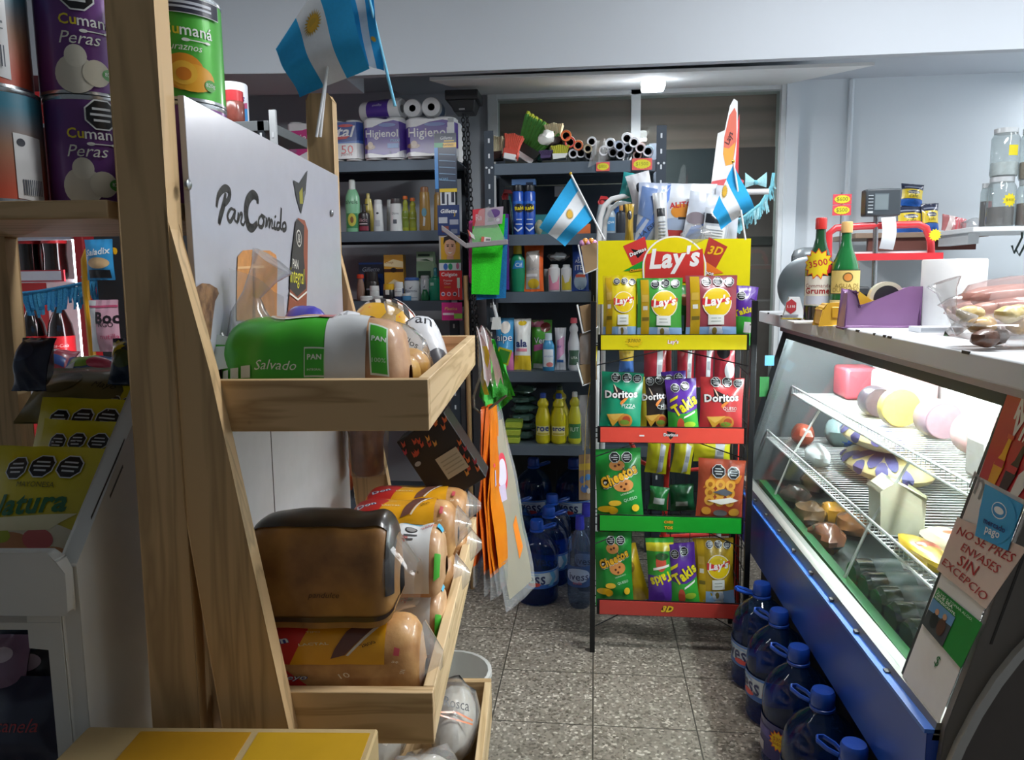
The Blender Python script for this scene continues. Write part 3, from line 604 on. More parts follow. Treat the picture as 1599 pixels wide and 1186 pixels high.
can('orange and teal can with white barcode sticker, lower one at the left edge', -.757, 1.075, CZ, .064, CH, 'c4553c', STK[:0] + [('p', [(.70, .05), (.92, .02), (.92, .60), (.70, .62)], 'd9d9d9'), ('e', .75, .54, .03, .035, '333640'), ('t', '485g', .35, .22, .16, 'e2cfc4')] + [('r', .74 + i * .015, .08, .747 + i * .015, .22, '4a4f5c') for i in range(10)], -66, None, 'b9bcbe', gm)
can('dark red can tucked between the orange cans and the purple stack', -.735, 1.235, CZ, .05, .135, '8e2f35', [('r', .3, .3, .8, .5, 'c97a4a'), ('r', .3, .1, .8, .22, '3f5f9a')], -50)
t = thing('kraft_box', 'small brown box on the can shelf beside the sign board', 'box', W(-.54, 1.285, CZ), BA); B().box(-.06, .06, -.025, .025, 0, .11, mat('a58454', .8)).build('box_body', t, .002)
# wall shelf far left with jar and napkin roll
SY = 2.35
q0 = PY(345, 196, SY); q1 = PY(440, 190, SY)
t = thing('wall_shelf', 'grey metal wall shelf with slotted brackets behind the sign board', 'shelf', (q1.x, SY, q0.z - .01))
B().box(q0.x - q1.x - .35, 0, -.1, .22, -.03, 0, mat('6f7476', .5, .3)).build('shelf_board', t, .002)
for dx in (-.025, .012):
    b = B(); b.box(dx - .01, dx + .01, -.1, -.09, -.25, .0 if dx < 0 else .03, mat('2b3036' if dx < 0 else 'c9cdd0', .4, .4)); 
    for k in range(3): b.box(dx - .003, dx + .003, -.1015, -.1, -.05 - k * .06, -.035 - k * .06, mat('d0d4d8'))
    b.build('slotted_bracket', t)
sz = q0.z - .01
x, _, wd, hh = slot(348, 392, 126, 192, SY)
t = thing('kitchen_roll', 'white kitchen roll with blue print standing on the wall shelf', 'paper roll', (x, SY - .02, sz)); b = B(); b.lathe([(wd / 2 * .98, 0), (wd / 2, .004), (wd / 2, hh - .004), (wd / 2 * .96, hh)], mat('e4e8ee', .7), 22)
b.design([('r', .35, .0, .95, .42, '3a8fd0'), ('p', [(.1, .4), (.5, .42), (.95, .55), (.95, .42), (.5, .3)], 'c25582'), ('t', 'untes', .62, .62, .5, '39428a', {'sh': .3, 'b': .02})], cylmap(lambda z: wd / 2, hh, -80, 170), wd * 1.48, hh, pap, .03); b.build('roll', t)
x, _, wd, hh = slot(346, 377, 162, 212, SY - .1)
t = thing('jar', 'small jar of dark red sauce with bright red lid above the sign board', 'jar', (x, SY - .075, sz)); b = B(); b.lathe([(wd * .42, 0), (wd * .5, .01), (wd * .5, hh * .6), (wd * .42, hh * .7)], mat('8a4a40', .25, 0, .5, 0, .5, 40), 18); b.build('glass_jar', t)
B().lathe([(wd * .46, hh * .66), (wd * .47, hh * .98), (wd * .43, hh), (.0001, hh)], plas('c8353c'), 20).build('lid', t)
# ============================================================ red drinks fridge
FY = 2.62
xr = PY(137, 480, FY).x; xl = xr - .62
fr = thing('drinks_fridge', 'red upright drinks fridge brightly lit inside, seen under the can shelf', 'fridge', (xr - .31, FY + .3, 0))
red = mat('c4282c', .35); wht = mat('eceff0', .4)
b = B(); b.box(.275, .31, -.3, .3, 0, 1.95, red); b.box(-.31, -.275, -.3, .3, 0, 1.95, red); b.box(-.275, .275, .26, .3, 0, 1.95, wht); b.box(-.31, .31, -.3, .3, 1.95, 1.98, red); b.box(-.275, .275, -.3, .26, 0, .35, red); b.build('cabinet', fr, .004)
tz = PY(60, 375, FY).z
B().box(-.275, .275, -.31, -.27, tz, tz + .10, mat('b9bcc4', .35, .5)).build('door_header', fr, .003)
b = B(); b.box(.255, .273, -.28, -.262, .36, tz, glow('f2f7ff', 14)); b.box(-.273, -.255, -.28, -.262, .36, tz, glow('f2f7ff', 14)); b.build('light_tube', fr)
SHZ = [PY(60, 436, FY).z, PY(60, 436, FY).z - .34]
SHZ[1] = PY(60, 575, FY).z - .10
for z in SHZ:
    b = B(); b.box(-.255, .255, -.27, .25, z - .012, z, wht); s_ = b.build('wire_shelf', fr)
    B().box(-.23, .215, -.283, -.276, z - .008, z + .034, mat('d23a45')).design([('r', .02, .1, .40, .9, 'eceaf0'), ('r', .6, .1, .98, .9, 'eceaf0'), ('t', '300', .2, .5, .15, '8a5a9a'), ('t', 'Cola', .5, .5, .12, 'f0e0e0')], boxmap(.445, .042, -.284, -.23, z - .008), .445, .042).build('price_strip', s_)
def cola(label, x, y, z, h, cap='b02228', lab=(.62, .80)):
    r = h * .13; t = thing('cola_bottle', label, 'bottle', (x, y, z), 0, None)
    pr = [(r * .8, 0), (r * .95, h * .03), (r, h * .1), (r * .93, h * .28), (r, h * .42), (r, h * .60), (r * .86, h * .72), (r * .5, h * .84), (r * .28, h * .90), (r * .28, h * .95)]
    b = B(); b.lathe(pr, mat('17100f', .12, 0, .6), 20); b.build('bottle_body', t)
    b = B(); b.lathe([(r * 1.012, h * .40), (r * 1.012, h * .595)], plas('cc2f35'), 20); b.design([('t', 'Coca-Cola', .5, .5, .6, 'f0d8d4', {'sh': .4})], cylmap(lambda q: r * 1.012, h * .195, -70, 150, h * .40), r * 2.6, h * .195, plas, .03); b.build('label', t)
    B().lathe([(r * .31, h * .93), (r * .31, h), (.0001, h)], plas(cap), 12).build('cap', t); return t
nm = ['leftmost', 'second', 'third', 'rightmost']
for i, px in enumerate((9, 49, 89)):
    q = PY(px, 436, FY + .1); cola('%s cola bottle on the upper shelf of the red fridge' % ('leftmost', 'middle', 'rightmost')[i], q.x, FY + .1, SHZ[0] + .001, .33)
for i, px in enumerate((11, 54, 97)):
    q = PY(px, 540, FY + .1); cola('%s cola bottle on the lower shelf of the red fridge' % ('leftmost', 'middle', 'rightmost')[i], q.x, FY + .1, SHZ[1] + .001, .36)
# blue fringe garland across the fridge
def garland(label, pts, drop, c, seed, cat='garland'):
    rnd = random.Random(seed); P_ = [Vector(p) for p in pts]; b = B(); m1, m2 = cloth(c), cloth('4aa5d2' if c != '7cc8d8' else 'a9dfe8')
    path = []
    for i in range(len(P_) - 1):
        for k in range(8): path.append(P_[i].lerp(P_[i + 1], k / 8))
    path.append(P_[-1]); b.tube(path, .006, m1, 6)
    for i in range(len(path) - 1):
        d = (path[i + 1] - path[i])
        for k in range(3):
            a = path[i] + d * (k / 3); L_ = drop * rnd.uniform(.6, 1.15); dx = rnd.uniform(-.014, .014); dy = rnd.uniform(-.02, .012)
            e = d * .75
            b.grid(lambda u, v: tuple(a + e * u + Vector((dx * v * v, dy * v, -L_ * v + .006 * sin(v * 5 + i)))), 1, 3, m1 if rnd.random() < .6 else m2)
    return solo('fringe_garland', b, label, cat)
GY = 2.42
garland('blue paper fringe garland strung in front of the drinks fridge', [PY(8, 460, GY), PY(60, 455, GY), PY(110, 446, GY), PY(150, 438, GY), PY(185, 434, GY)], .075, '3f9ad0', 3)
garland('bunch of blue paper fringe hanging at the end of the fridge garland', [PY(128, 432, GY - .03), PY(150, 436, GY - .03), PY(172, 432, GY - .03)], .06, '3f9ad0', 5)
# yellow wire snack rack with bags beside the fridge
YY = 2.3
t = thing('snack_stand', 'yellow tube snack stand between the red fridge and the upright', 'stand', (PY(141, 500, YY).x, YY, 0))
px0 = PY(141, 500, YY).x
A_ = [PY(147, 580, YY), PY(134, 450, YY), PY(132, 405, YY), PY(137, 392, YY), PY(146, 390, YY), PY(180, 392, YY)]
b = B(); b.tube([(p.x - px0, 0, p.z) for p in A_], .011, plas('e0a51c'), 8); b.tube([(A_[0].x - px0, 0, A_[0].z), (A_[0].x - px0, 0, .0)], .011, plas('e0a51c'), 8); b.build('tube_frame', t)
b = B(); b.box(A_[0].x - px0 - .005, A_[0].x - px0 + .3, .06, .10, 0, 1.62, mat('2a2b30')); b.build('back_plate', t)
for lab, (a0, a1, y0, y1), base, ops in (('blue snack bag on the yellow stand', (142, 185, 374, 437), '3a9bd6', [('t', 'Saladix', .5, .70, .9, 'f2f4f6', {'sh': .2, 'rot': 6, 'b': .02}), ('e', .5, .42, .4, .14, 'd8b486'), ('r', .1, .05, .9, .25, '2b2b30')]),
                            ('pink snack bag on the yellow stand', (150, 195, 468, 548), 'e8b4c6', [('r', 0, 0, .25, 1, 'eef0f2'), ('t', 'Boc', .65, .66, .8, '2a2228', {'b': .04}), ('t', 'NGO', .6, .53, .5, '2a2228'), ('t', 'nutilla', .7, .3, .6, 'd0567c'), ('r', 0, .86, 1, .9, 'd0567c')])):
    x, z, wd, hh = slot(a0, a1, y0, y1, YY - .02); bag('snack_bag', lab, 'snack bag', wd, hh, .03, (x, YY - .035, z), 0, base, ops, None, 0)
# ============================================================ white gondola with yellow pouches
GU = -.62
g = thing('bin_shelf', 'white painted wooden shelf unit with sloping bin and rounded front lip', 'shelf', W(-.85, 1.15, 0), BA)
gt = Matrix.Translation((.85, -1.15, 0)); gw = mat('d6d5cf', .55, 0, 0, 0, .07, 9)
def G(): b = B(); b.T = gt.copy(); return b
a = PLu(112, 872, GU); c_ = PLu(205, 655, GU)
sl = (c_.z - a.z) / (c_.y - a.y); fv = a.y
def zt_(v): return a.z + sl * (v - fv)
b = G(); b.prism([(fv + .005, .0), (1.335, 0), (1.335, zt_(1.2)), (1.2, zt_(1.2)), (fv + .005, zt_(fv) - .01), ], GU - .022, GU, gw, 'x'); b.build('side_panel', g, .003)
lp = [PL(0, 858, fv), PL(85, 858, fv), PL(101, 868, fv), PL(112, 888, fv), PL(116, 950, fv), PL(0, 952, fv)]
b = G(); b.prism([(-1.05, lp[0].z)] + [(p.x, p.z) for p in lp[1:5]] + [(-1.05, lp[4].z)], fv - .018, fv, gw); b.build('front_lip', g, .003)
b = G(); q0 = PL(40, 952, fv); q1 = PL(112, 952, fv); q2 = PL(88, 1186, fv); b.prism([(q0.x, q0.z), (GU - .023, q1.z), (GU - .023, 0), (q2.x - .02 + .02, 0), (PL(75, 1015, fv).x, PL(75, 1015, fv).z), (PL(45, 1012, fv).x, PL(45, 1012, fv).z)], fv + .001, fv + .02, gw); b.build('front_leg', g)
b = G(); b.hexa([(-1.05, fv, zt_(fv) - .10), (GU - .023, fv, zt_(fv) - .10), (GU - .023, 1.33, zt_(1.2) - .22), (-1.05, 1.33, zt_(1.2) - .22)], [(-1.05, fv, zt_(fv) - .09), (GU - .023, fv, zt_(fv) - .09), (GU - .023, 1.33, zt_(1.2) - .21), (-1.05, 1.33, zt_(1.2) - .21)], gw); b.build('bin_floor', g)
b = G(); b.box(-1.05, GU - .023, fv + .03, 1.33, .30, .315, gw); b.build('lower_shelf', g)
b = G()
for v0, dv, dz in ((fv + .05, .10, -.001), (fv + .10, .04, -.03)): b.prism([(v0, zt_(v0) + dz - .002), (v0 + dv, zt_(v0 + dv) + dz - .002), (v0 + dv, zt_(v0 + dv) + dz - .006), (v0, zt_(v0) + dz - .006)], GU, GU + .0005, mat('3a342c'), 'x')
b.build('chipped_paint', g)
def natura(label, x0, x1, yt, yb, v, roll=0, lean=-24):
    c = PL((x0 + x1) / 2, yb, v); tt = PL((x0 + x1) / 2, yt, v); l, r = PL(x0, yt, v), PL(x1, yt, v); wd = r.x - l.x; hh = (tt.z - c.z) / cos(radians(lean)) 
    ops = [('r', .0, .0, 1, .28, '5f9c22'), ('e', .45, .22, .50, .16, 'e6dcc0'), ('e', .35, .17, .22, .1, 'c98a60'), ('e', .6, .22, .14, .09, 'd06a6a'), ('e', .25, .24, .1, .06, 'a9b53a'), ('e', .75, .12, .1, .05, 'd99a6a'), ('p', [(.0, .36), (.9, .44), (.7, .3), (.0, .26)], 'efe6b8'), ('t', 'Natura', .42, .50, .78, '1f6b3a', {'sh': .3, 'b': .03, 'rot': 6}), ('t', 'MAYONESA', .5, .66, .35, '6f6a22'), ('o', .27, .80, .115), ('o', .51, .815, .115), ('o', .75, .82, .115)]
    return bag('mayonnaise_pouch', label, 'pouch', wd, hh, .05, W(c.x, c.y, c.z), BA, 'd6c416', ops, 'mayonnaise pouches in the white bin', lean, roll)
natura('foremost yellow mayonnaise pouch resting on the front lip of the bin', -45, 134, 715, 885, 1.085, 2)
natura('second yellow mayonnaise pouch from the front of the bin', 25, 166, 672, 850, 1.135, 3)
natura('third yellow mayonnaise pouch, taller, behind the two front ones', 22, 186, 635, 810, 1.18, 3)
natura('yellow mayonnaise pouch furthest back, half behind the upright', 110, 212, 612, 760, 1.235, 2)
def flatbag(label, x0, x1, yt, yb, v, base, ops, name='snack_packet', cat='packet', lean=-50, d=.05):
    c = PL((x0 + x1) / 2, yb, v); tt = PL((x0 + x1) / 2, yt, v); l, r = PL(x0, yb, v), PL(x1, yb, v)
    return bag(name, label, cat, r.x - l.x, (tt.z - c.z) / max(.3, cos(radians(lean))), d, W(c.x, c.y, c.z), BA, base, ops, None, lean)
flatbag('olive brown packet lying behind the yellow pouches', 20, 200, 585, 660, 1.26, '6d6338', [('t', 'Mayo', .72, .5, .2, '2e2a1c', {'sh': .3}), ('e', .3, .6, .2, .2, '4f4727')])
flatbag('blue packet with colourful print behind the olive packet', 85, 180, 562, 600, 1.4, '3a6fb4', [('e', .4, .6, .3, .25, '8ac24a'), ('e', .7, .5, .2, .2, 'd24a6a'), ('r', .0, .1, .3, .5, 'dfe2ea')])
flatbag('pink and blue packet on the packets in front of the fridge', 52, 105, 552, 585, 1.45, 'c2566a', [('r', .3, .2, .9, .5, '4a6fc0'), ('r', .1, .6, .6, .8, 'e6e2ea')])
flatbag('dark blue packet with yellow starburst beside the upright', 168, 215, 530, 600, 1.3, '24344c', [('s', .3, .75, .35, 'd8c020', 11), ('e', .6, .5, .3, .2, '4c5a2a')], lean=-20)
flatbag('black shiny bag at the left end of the packets', 18, 72, 530, 610, 1.22, '1f2a44', [('e', .5, .6, .3, .2, '343f5c')], lean=-25, d=.08)
for lab, x0, x1, yt, yb, v, c in (('dark navy packet with red lettering at the bottom of the white unit', -40, 92, 1080, 1200, 1.06, '1e2440'), ('black glossy packet below the bin of the white unit', -20, 88, 1015, 1110, 1.14, '20202a'), ('mauve metallic packet low in the white unit', -40, 40, 1005, 1090, 1.10, '8a6a86'), ('dark teal packet high under the front lip', -40, 60, 955, 1030, 1.16, '1c3448')):
    flatbag(lab, x0, x1, yt, yb, v, c, [('t', 'canela', .55, .5, .5, 'a8323a', {'sh': .3})] if 'red' in lab else [('e', .6, .7, .2, .12, 'd8c8d4')], lean=-20)
# ============================================================ grey metal shelving along the back wall
GREY = mat('5f6b78', .45, .35); GREYD = mat('3b444f', .5, .3); GLT = mat('cfd6dc', .4)
def shelving(label, xa, xb, yf, dep, zs, ztop, posts, back=True):
    t = thing('metal_shelving', label, 'shelving', (xa, yf, 0))
    for z in zs:
        b = B(); L_ = xb - xa; b.box(0, L_, 0, dep, z - .004, z, GREY); b.box(0, L_, 0, .002, z - .042, z - .004, GREY); b.box(0, L_, .0, .015, z - .044, z - .042, GREY); b.box(0, L_, dep - .002, dep, z - .04, z - .004, GREYD); b.build('shelf_board', t)
    for px in posts:
        for y0 in (-.003, dep + .003):
            b = B(); sg = 1 if px < (xb - xa) / 2 else -1
            b.box(px - .019, px + .019, y0 - (.002 if y0 < 0 else 0), y0 + (0 if y0 < 0 else .002), 0, ztop, GREYD); b.box(px - .019 * sg - .001, px - .019 * sg + .001, min(y0, y0 + (.03 if y0 < 0 else -.03)), max(y0, y0 + (.03 if y0 < 0 else -.03)), 0, ztop, GREYD)
            if y0 < 0:
                z = ztop - .03
                while z > .3: b.box(px - .0035, px + .0035, y0 - .0026, y0 - .002, z - .018, z, GLT); z -= .06
                for q in zs:
                    for dx in (-.011, .011): b.T = Matrix.Translation((px + dx, y0 - .002, q - .015)) @ Matrix.Rotation(pi / 2, 4, 'X'); b.lathe([(.005, 0), (.004, .002), (.0001, .0025)], GLT, 8); b.T = Matrix.Identity(4)
            b.build('slotted_post', t)
    if back: B().box(0.02, xb - xa - .02, dep - .004, dep - .0025, zs[-1] - .1, zs[0] - .045, GREYD).build('back_sheet', t)
    return t
RY = 3.15; rx0, rx1 = PY(766, 400, RY).x, PY(1030, 400, RY).x
RZ = [1.765, 1.482, 1.249, .918, .606]
shelving('grey slotted metal shelving right of the chain, holding brushes and cleaning goods', rx0, rx1, RY, .40, RZ, PY(1028, 196, RY).z, (0, rx1 - rx0))
LY = 3.30; lx0, lx1 = PY(410, 300, LY).x, PY(712, 300, LY).x
LZS = [1.815, 1.515, 1.212, .85, PY(570, 778, 3.34).z]
shelving('grey slotted metal shelving left of the chain, holding toilet paper and toiletries', lx0, lx1, LY, .36, LZS, 1.86, (.02, lx1 - lx0 - .02), False)
# ------------------------------------------------------------ toilet paper packs
def roll_pack(label, x0, x1, yt, Y, z, base, ops, top=True):
    x, _, wd, hh = slot(x0, x1, yt, 249, Y); hh = PY(x0, yt, Y).z - z
    t = thing('toilet_paper_pack', label, 'toilet paper pack', (x, Y + wd * .27, z), 0, None)
    r = wd / 4; b = B()
    for i in (0, 1):
        for j in (0, 1): b.lathe([(r * .92, .001), (r, .012), (r, hh - .02), (r * .85, hh - .003), (r * .3, hh)], mat('eef0f2', .8), 18, (-r + 2 * r * i, -r + 2 * r * j, 0))
    b.build('rolls', t)
    def f(u, v, o=0):
        a = (u - .5) * wd; k = abs(a) / (wd / 2); e = max(0, k - .72) / .28
        return (a * (1.0 + .01), -2 * r - .0015 - o + r * .8 * e ** 2.2 - .006 * cos(2 * pi * a / (2 * r) + pi) * .0, .008 + v * (hh - .02))
    b = B(); b.grid(f, 16, 6, foil(base)); b.design(ops, f, wd, hh, foil, .03); b.build('printed_wrap', t)
    B().grid(lambda u, v: ((wd / 2 - r * .1) * (2 * v - 1) * 1.0, -2 * r + 4 * r * u, hh + .002 * sin(9 * u) * sin(7 * v)), 4, 4, CLEAR).build('film', t)
    return t
HIG = lambda c: [('p', [(0, .78), (.25, .80), (.5, .92), (.75, .97), (1, .9), (1, 1), (0, 1)], 'eef0f4'), ('p', [(0, 0), (1, 0), (1, .22), (.8, .10), (.5, .06), (.2, .12), (0, .1)], 'eef0f4'), ('e', .6, .85, .2, .05, '6f86c8'), ('t', 'Higienol', .47, .60, .76, 'f2f2f6', {'b': .015, 'h': 1.15}), ('e', .18, .28, .13, .07, 'b79a84'), ('e', .2, .34, .06, .08, 'd0b8a2'), ('t', 'maxi', .78, .45, .22, '8fc0ec'), ('r', .6, .24, .86, .36, '2f7fd2'), ('t', '4', .66, .13, .05, '5a5a8a')]
roll_pack('purple toilet paper pack standing left of its twin on the top shelf', 571, 636, 186, 3.32, LZS[0], '5a3fa2', HIG(0))
roll_pack('purple toilet paper pack standing behind the hanging razor cards', 636, 716, 186, 3.32, LZS[0], '5a3fa2', HIG(0))
roll_pack('pink toilet paper pack left of the far upright', 453, 505, 192, 3.32, LZS[0], 'd8378f', [('p', [(0, .80), (.5, .82), (1, .95), (1, 1), (0, 1)], 'eef0f4'), ('p', [(0, 0), (1, 0), (1, .2), (.6, .22), (.3, .08), (0, .12)], 'eef0f4'), ('t', 'Higienol', .5, .6, .9, 'f6eef2', {'b': .015}), ('t', '30m', .75, .12, .25, '3a3a44'), ('e', .2, .25, .12, .06, 'b06a98'), ('t', 'max', .75, .4, .3, 'e2a04a')])
roll_pack('blue and white kitchen paper pack marked 50 beside the far upright', 512, 569, 190, 3.32, LZS[0], '2f4fa0', [('r', 0, 0, 1, .42, 'eef0f2'), ('p', [(0, .42), (1, .42), (1, .5), (.5, .46), (0, .5)], '4f7fd0'), ('t', 'vital', .45, .74, .8, 'f0f2f8', {'sh': .3, 'b': .02}), ('p', [(.1, .50), (.6, .54), (.7, .62), (.1, .58)], 'd0343c'), ('t', '50', .62, .25, .32, 'd4343c'), ('t', 'panos', .6, .1, .3, '9a4a50'), ('e', .6, .9, .2, .04, 'd0444c')])
def lying_roll(label, px0, px1, y0, y1, Y, sideways, c):
    x, z, wd, hh = slot(px0, px1, y0, y1, Y); r = hh / 2; t = thing('toilet_paper_roll', label, 'toilet paper roll', (x, Y, z), 0, 'toilet rolls lying on the packs')
    if sideways: t.rotation_euler = (0, 0, radians(72))
    b = B(); L_ = .20 if sideways else .12
    b.T = Matrix.Translation((0, -L_ / 2, r)) @ Matrix.Rotation(-pi / 2, 4, 'X')
    b.lathe([(r * .36, .004), (r * .9, 0), (r, .008), (r, L_ - .008), (r * .9, L_), (r * .36, L_ - .004)], mat('eceef0', .8), 24); b.lathe([(r * .36, .004), (r * .34, L_ - .004)], mat('8e9094', .8), 16); b.build('roll', t)
    b = B(); b.T = Matrix.Translation((0, -L_ / 2, r)) @ Matrix.Rotation(-pi / 2, 4, 'X'); b.lathe([(r * 1.01, L_ * .25), (r * 1.01, L_ * .8)], foil(c), 24); b.design([('t', 'Higienol', .5, .5, .5, 'e6e2f2', {'rot': 90})], cylmap(lambda z: r * 1.01, L_ * .5, 200 if sideways else 60, 120, L_ * .27), r * 2, L_ * .5, foil, .02); b.build('printed_wrap', t)
    return t
pz = PY(600, 186, 3.32).z + .002
o = lying_roll('purple wrapped roll lying sideways on the left purple pack', 566, 632, 153, 187, 3.38, True, '5a3fa2'); o.location.z = pz
o = lying_roll('white roll lying end on, on the right purple pack, left one of two', 634, 664, 157, 187, 3.38, False, 'e2e4ea'); o.location.z = pz
o = lying_roll('white roll with blue wrap lying end on at the right end of the paper packs', 663, 693, 155, 187, 3.38, False, '3f78b8'); o.location.z = pz
# ------------------------------------------------------------ bottles, tubes and pots (profile bottles with cap and label)
SHAPES = {
 'shampoo': [(.46, 0), (.5, .02), (.5, .5), (.47, .68), (.3, .80), (.2, .83)],
 'flask': [(.40, 0), (.48, .03), (.5, .35), (.40, .62), (.30, .82), (.28, .86)],
 'tube': [(.50, 0), (.5, .04), (.46, .5), (.42, .8), (.42, .86)],
 'pump': [(.48, 0), (.5, .02), (.5, .6), (.44, .68), (.2, .72), (.17, .76)],
 'soda': [(.40, 0), (.5, .05), (.46, .3), (.5, .38), (.5, .52), (.3, .72), (.38, .76), (.36, .82), (.2, .88), (.18, .92)],
 'jar': [(.46, 0), (.5, .04), (.5, .62), (.44, .68)],
 'can': [(.48, 0), (.5, .02), (.5, .84), (.40, .88), (.34, .89)],
 'stick': [(.48, 0), (.5, .03), (.5, .62), (.46, .66)],
 'lean': [(.42, 0), (.5, .04), (.44, .5), (.40, .86), (.38, .88)]}
def flask(name, label, cat, x, Y, z, wd, h, shape, col, capc, ops=(), capr=.3, flat_=.7, group=None, rz=0, m=None, cap2=None):
    t = thing(name, label, cat, (x, Y, z), radians(rz), group); pr = [(r * wd, q * h) for r, q in SHAPES[shape]]
    b = B(); b.lathe(pr, m or plas(col), 20, (0, 0, 0), 1, flat_); 
    if ops:
        f0 = cylmap(profr(pr), h * .62, -90, 130, h * .05); b.design(ops, lambda u, v, o=0: (lambda q: (q[0], q[1] * flat_, q[2]))(f0(u, v, o + .0004)), wd * 1.1, h * .62, plas, .02)
    b.build('bottle_body', t); zt0 = pr[-1][1]; rc = capr * wd
    b = B(); b.lathe([(rc, zt0 - h * .02), (rc * 1.02, zt0), (rc * .95, h * .985), (rc * .7, h), (.0001, h)], plas(capc), 16, (0, 0, 0), 1, max(flat_, .75))
    if cap2 == 'pump': b.box(-rc * .35, rc * 2.2, -.004, .004, h * .96, h, plas(capc))
    if cap2 == 'trigger': b.hexa([(-wd * .2, -.012, h), (wd * .55, -.012, h), (wd * .55, .012, h), (-wd * .2, .012, h)], [(-wd * .1, -.012, h * 1.10), (wd * .4, -.012, h * 1.08), (wd * .4, .012, h * 1.08), (-wd * .1, .012, h * 1.10)], plas(capc)); b.tube([(-wd * .15, 0, h * 1.02), (-wd * .28, 0, h * .93), (-wd * .2, 0, h * .86)], .004, plas(capc))
    b.build('cap', t); return t
def row(Y, z, items):
    for it in items:
        name, label, cat, x0, x1, yt, shape, col, capc = it[:9]; kw = it[9] if len(it) > 9 else {}
        dy = kw.pop('dy', .06); a, c = PY(x0, yt, Y + dy), PY(x1, yt, Y + dy)
        flask(name, label, cat, (a.x + c.x) / 2, Y + dy, z + .0005, c.x - a.x, a.z - z, shape, col, capc, **kw)
lb = lambda c, tx, tc='333a44', y=.55, s=.6: [('r', .1, .1, .9, .85, c), ('t', tx, .5, y, s, tc)]
row(LY, LZS[1], [
 ('shampoo_bottle', 'large mint green shampoo bottle beside the far upright', 'shampoo bottle', 538, 561, 281, 'shampoo', '8fd0a4', 'dfe6e2', {'ops': [('t', 'alvele', .5, .85, .8, '35664a'), ('r', .15, .05, .85, .5, '3f8f5a'), ('e', .5, .3, .25, .2, 'd0c850'), ('e', .5, .3, .1, .1, '8a5a34')], 'capr': .22, 'flat_': .6}),
 ('pump_bottle', 'small black pump bottle in front of the yellow bottle', 'pump bottle', 559, 577, 319, 'pump', '2a2226', '24242a', {'ops': [('r', .1, .0, .9, .25, '8f3346'), ('t', 'ilicit', .5, .6, .6, 'd0a8b0'), ('r', .2, .35, .8, .42, 'c8b8bc')], 'cap2': 'pump', 'capr': .16, 'dy': .05}),
 ('shampoo_bottle', 'yellow bottle with narrow neck behind the black pump bottle', 'shampoo bottle', 566, 583, 302, 'flask', 'd8c460', 'd9c87a', {'capr': .16, 'dy': .14}),
 ('shampoo_bottle', 'slim white bottle right of the yellow bottle', 'shampoo bottle', 582, 598, 312, 'lean', 'e2e6e8', 'dfe3e6', {'ops': [('e', .5, .85, .12, .05, '3a3a40'), ('r', .3, .2, .7, .5, 'b8bcc4')], 'capr': .38}),
 ('shampoo_bottle', 'white bottle at the back of the toiletries shelf', 'shampoo bottle', 603, 614, 312, 'tube', 'd5dadd', 'd0d4d8', {'capr': .4, 'dy': .16}),
 ('shampoo_bottle', 'white shampoo bottle with dark rounded top', 'shampoo bottle', 608, 628, 310, 'tube', 'e6e9ea', '4a4648', {'ops': [('t', 'Dove', .5, .8, .5, '8a8f98'), ('r', .35, .3, .6, .5, '5a5f6a')], 'capr': .42}),
 ('hair_oil_bottle', 'green bottle with orange cap, left one of a pair', 'hair product bottle', 627, 638, 306, 'soda', 'a9b23c', 'e8742c', {'ops': lb('7a8f2c', 'fructis', 'e8e8c8'), 'capr': .36}),
 ('hair_oil_bottle', 'green bottle with orange cap, right one of a pair', 'hair product bottle', 638, 650, 309, 'soda', 'b0b43a', 'e8742c', {'ops': lb('8f9a2e', 'fructis', 'e8e8c8'), 'capr': .32}),
 ('shampoo_bottle', 'tall amber bottle left of the razor cards', 'shampoo bottle', 653, 672, 292, 'lean', 'c39a52', 'b7835a', {'ops': [('e', .5, .6, .2, .16, '6fb0c8'), ('p', [(.4, .1), (.55, .1), (.6, .4), (.45, .45)], 'e8ecec')], 'capr': .34}),
 ('shampoo_bottle', 'amber bottle half hidden behind the razor cards', 'shampoo bottle', 676, 694, 296, 'lean', 'c0984f', 'c0a070', {'capr': .34, 'dy': .08})])
def blk(name, label, cat, x0, x1, yt, Y, z, base, ops, dep=.05, lean=0, fin=plas, bev=.002):
    a, c = PY(x0, yt, Y), PY(x1, yt, Y); wd = c.x - a.x; hh = a.z - z; b = B(); b.box(-wd / 2, wd / 2, 0, dep, 0, hh, fin(base)); b.design(ops, boxmap(wd, hh, 0), wd, hh, fin)
    return solo(name, b, label, cat, ((a.x + c.x) / 2, Y, z + .0005), 0, None, (radians(-lean), 0, 0))
DUV = [('r', 0, .0, 1, .18, '4a2a22'), ('p', [(0, .35), (1, .25), (1, .6), (.5, .75), (0, .5)], 'f0dcae'), ('e', .5, .12, .16, .14, '2a1c18'), ('t', 'Duqe', .3, .55, .4, 'a86a24')]
LZ3 = LZS[2]
blk('carton_box', 'orange and cream box on top of its twin on the toiletries shelf', 'box', 599, 629, 398, LY + .10, LZ3 + PY(600, 425, LY + .1).z - LZ3, 'e0a63c', DUV)
blk('carton_box', 'orange and cream box under its twin on the toiletries shelf', 'box', 600, 630, 425, LY + .10, LZ3, 'e0a63c', DUV)
GRN = [('r', 0, .2, 1, .5, 'dfe8d8'), ('r', .1, .6, .8, .8, '24452f'), ('p', [(.2, .3), (.6, .4), (.9, .2)], '3f6a46')]
blk('carton_box', 'pale green box on top of its twin behind the white deodorants', 'box', 650, 676, 393, LY + .14, PY(650, 412, LY + .14).z, '9fbf9a', GRN)
blk('carton_box', 'pale green box under its twin behind the white deodorants', 'box', 650, 678, 412, LY + .14, LZ3, '9fbf9a', GRN)
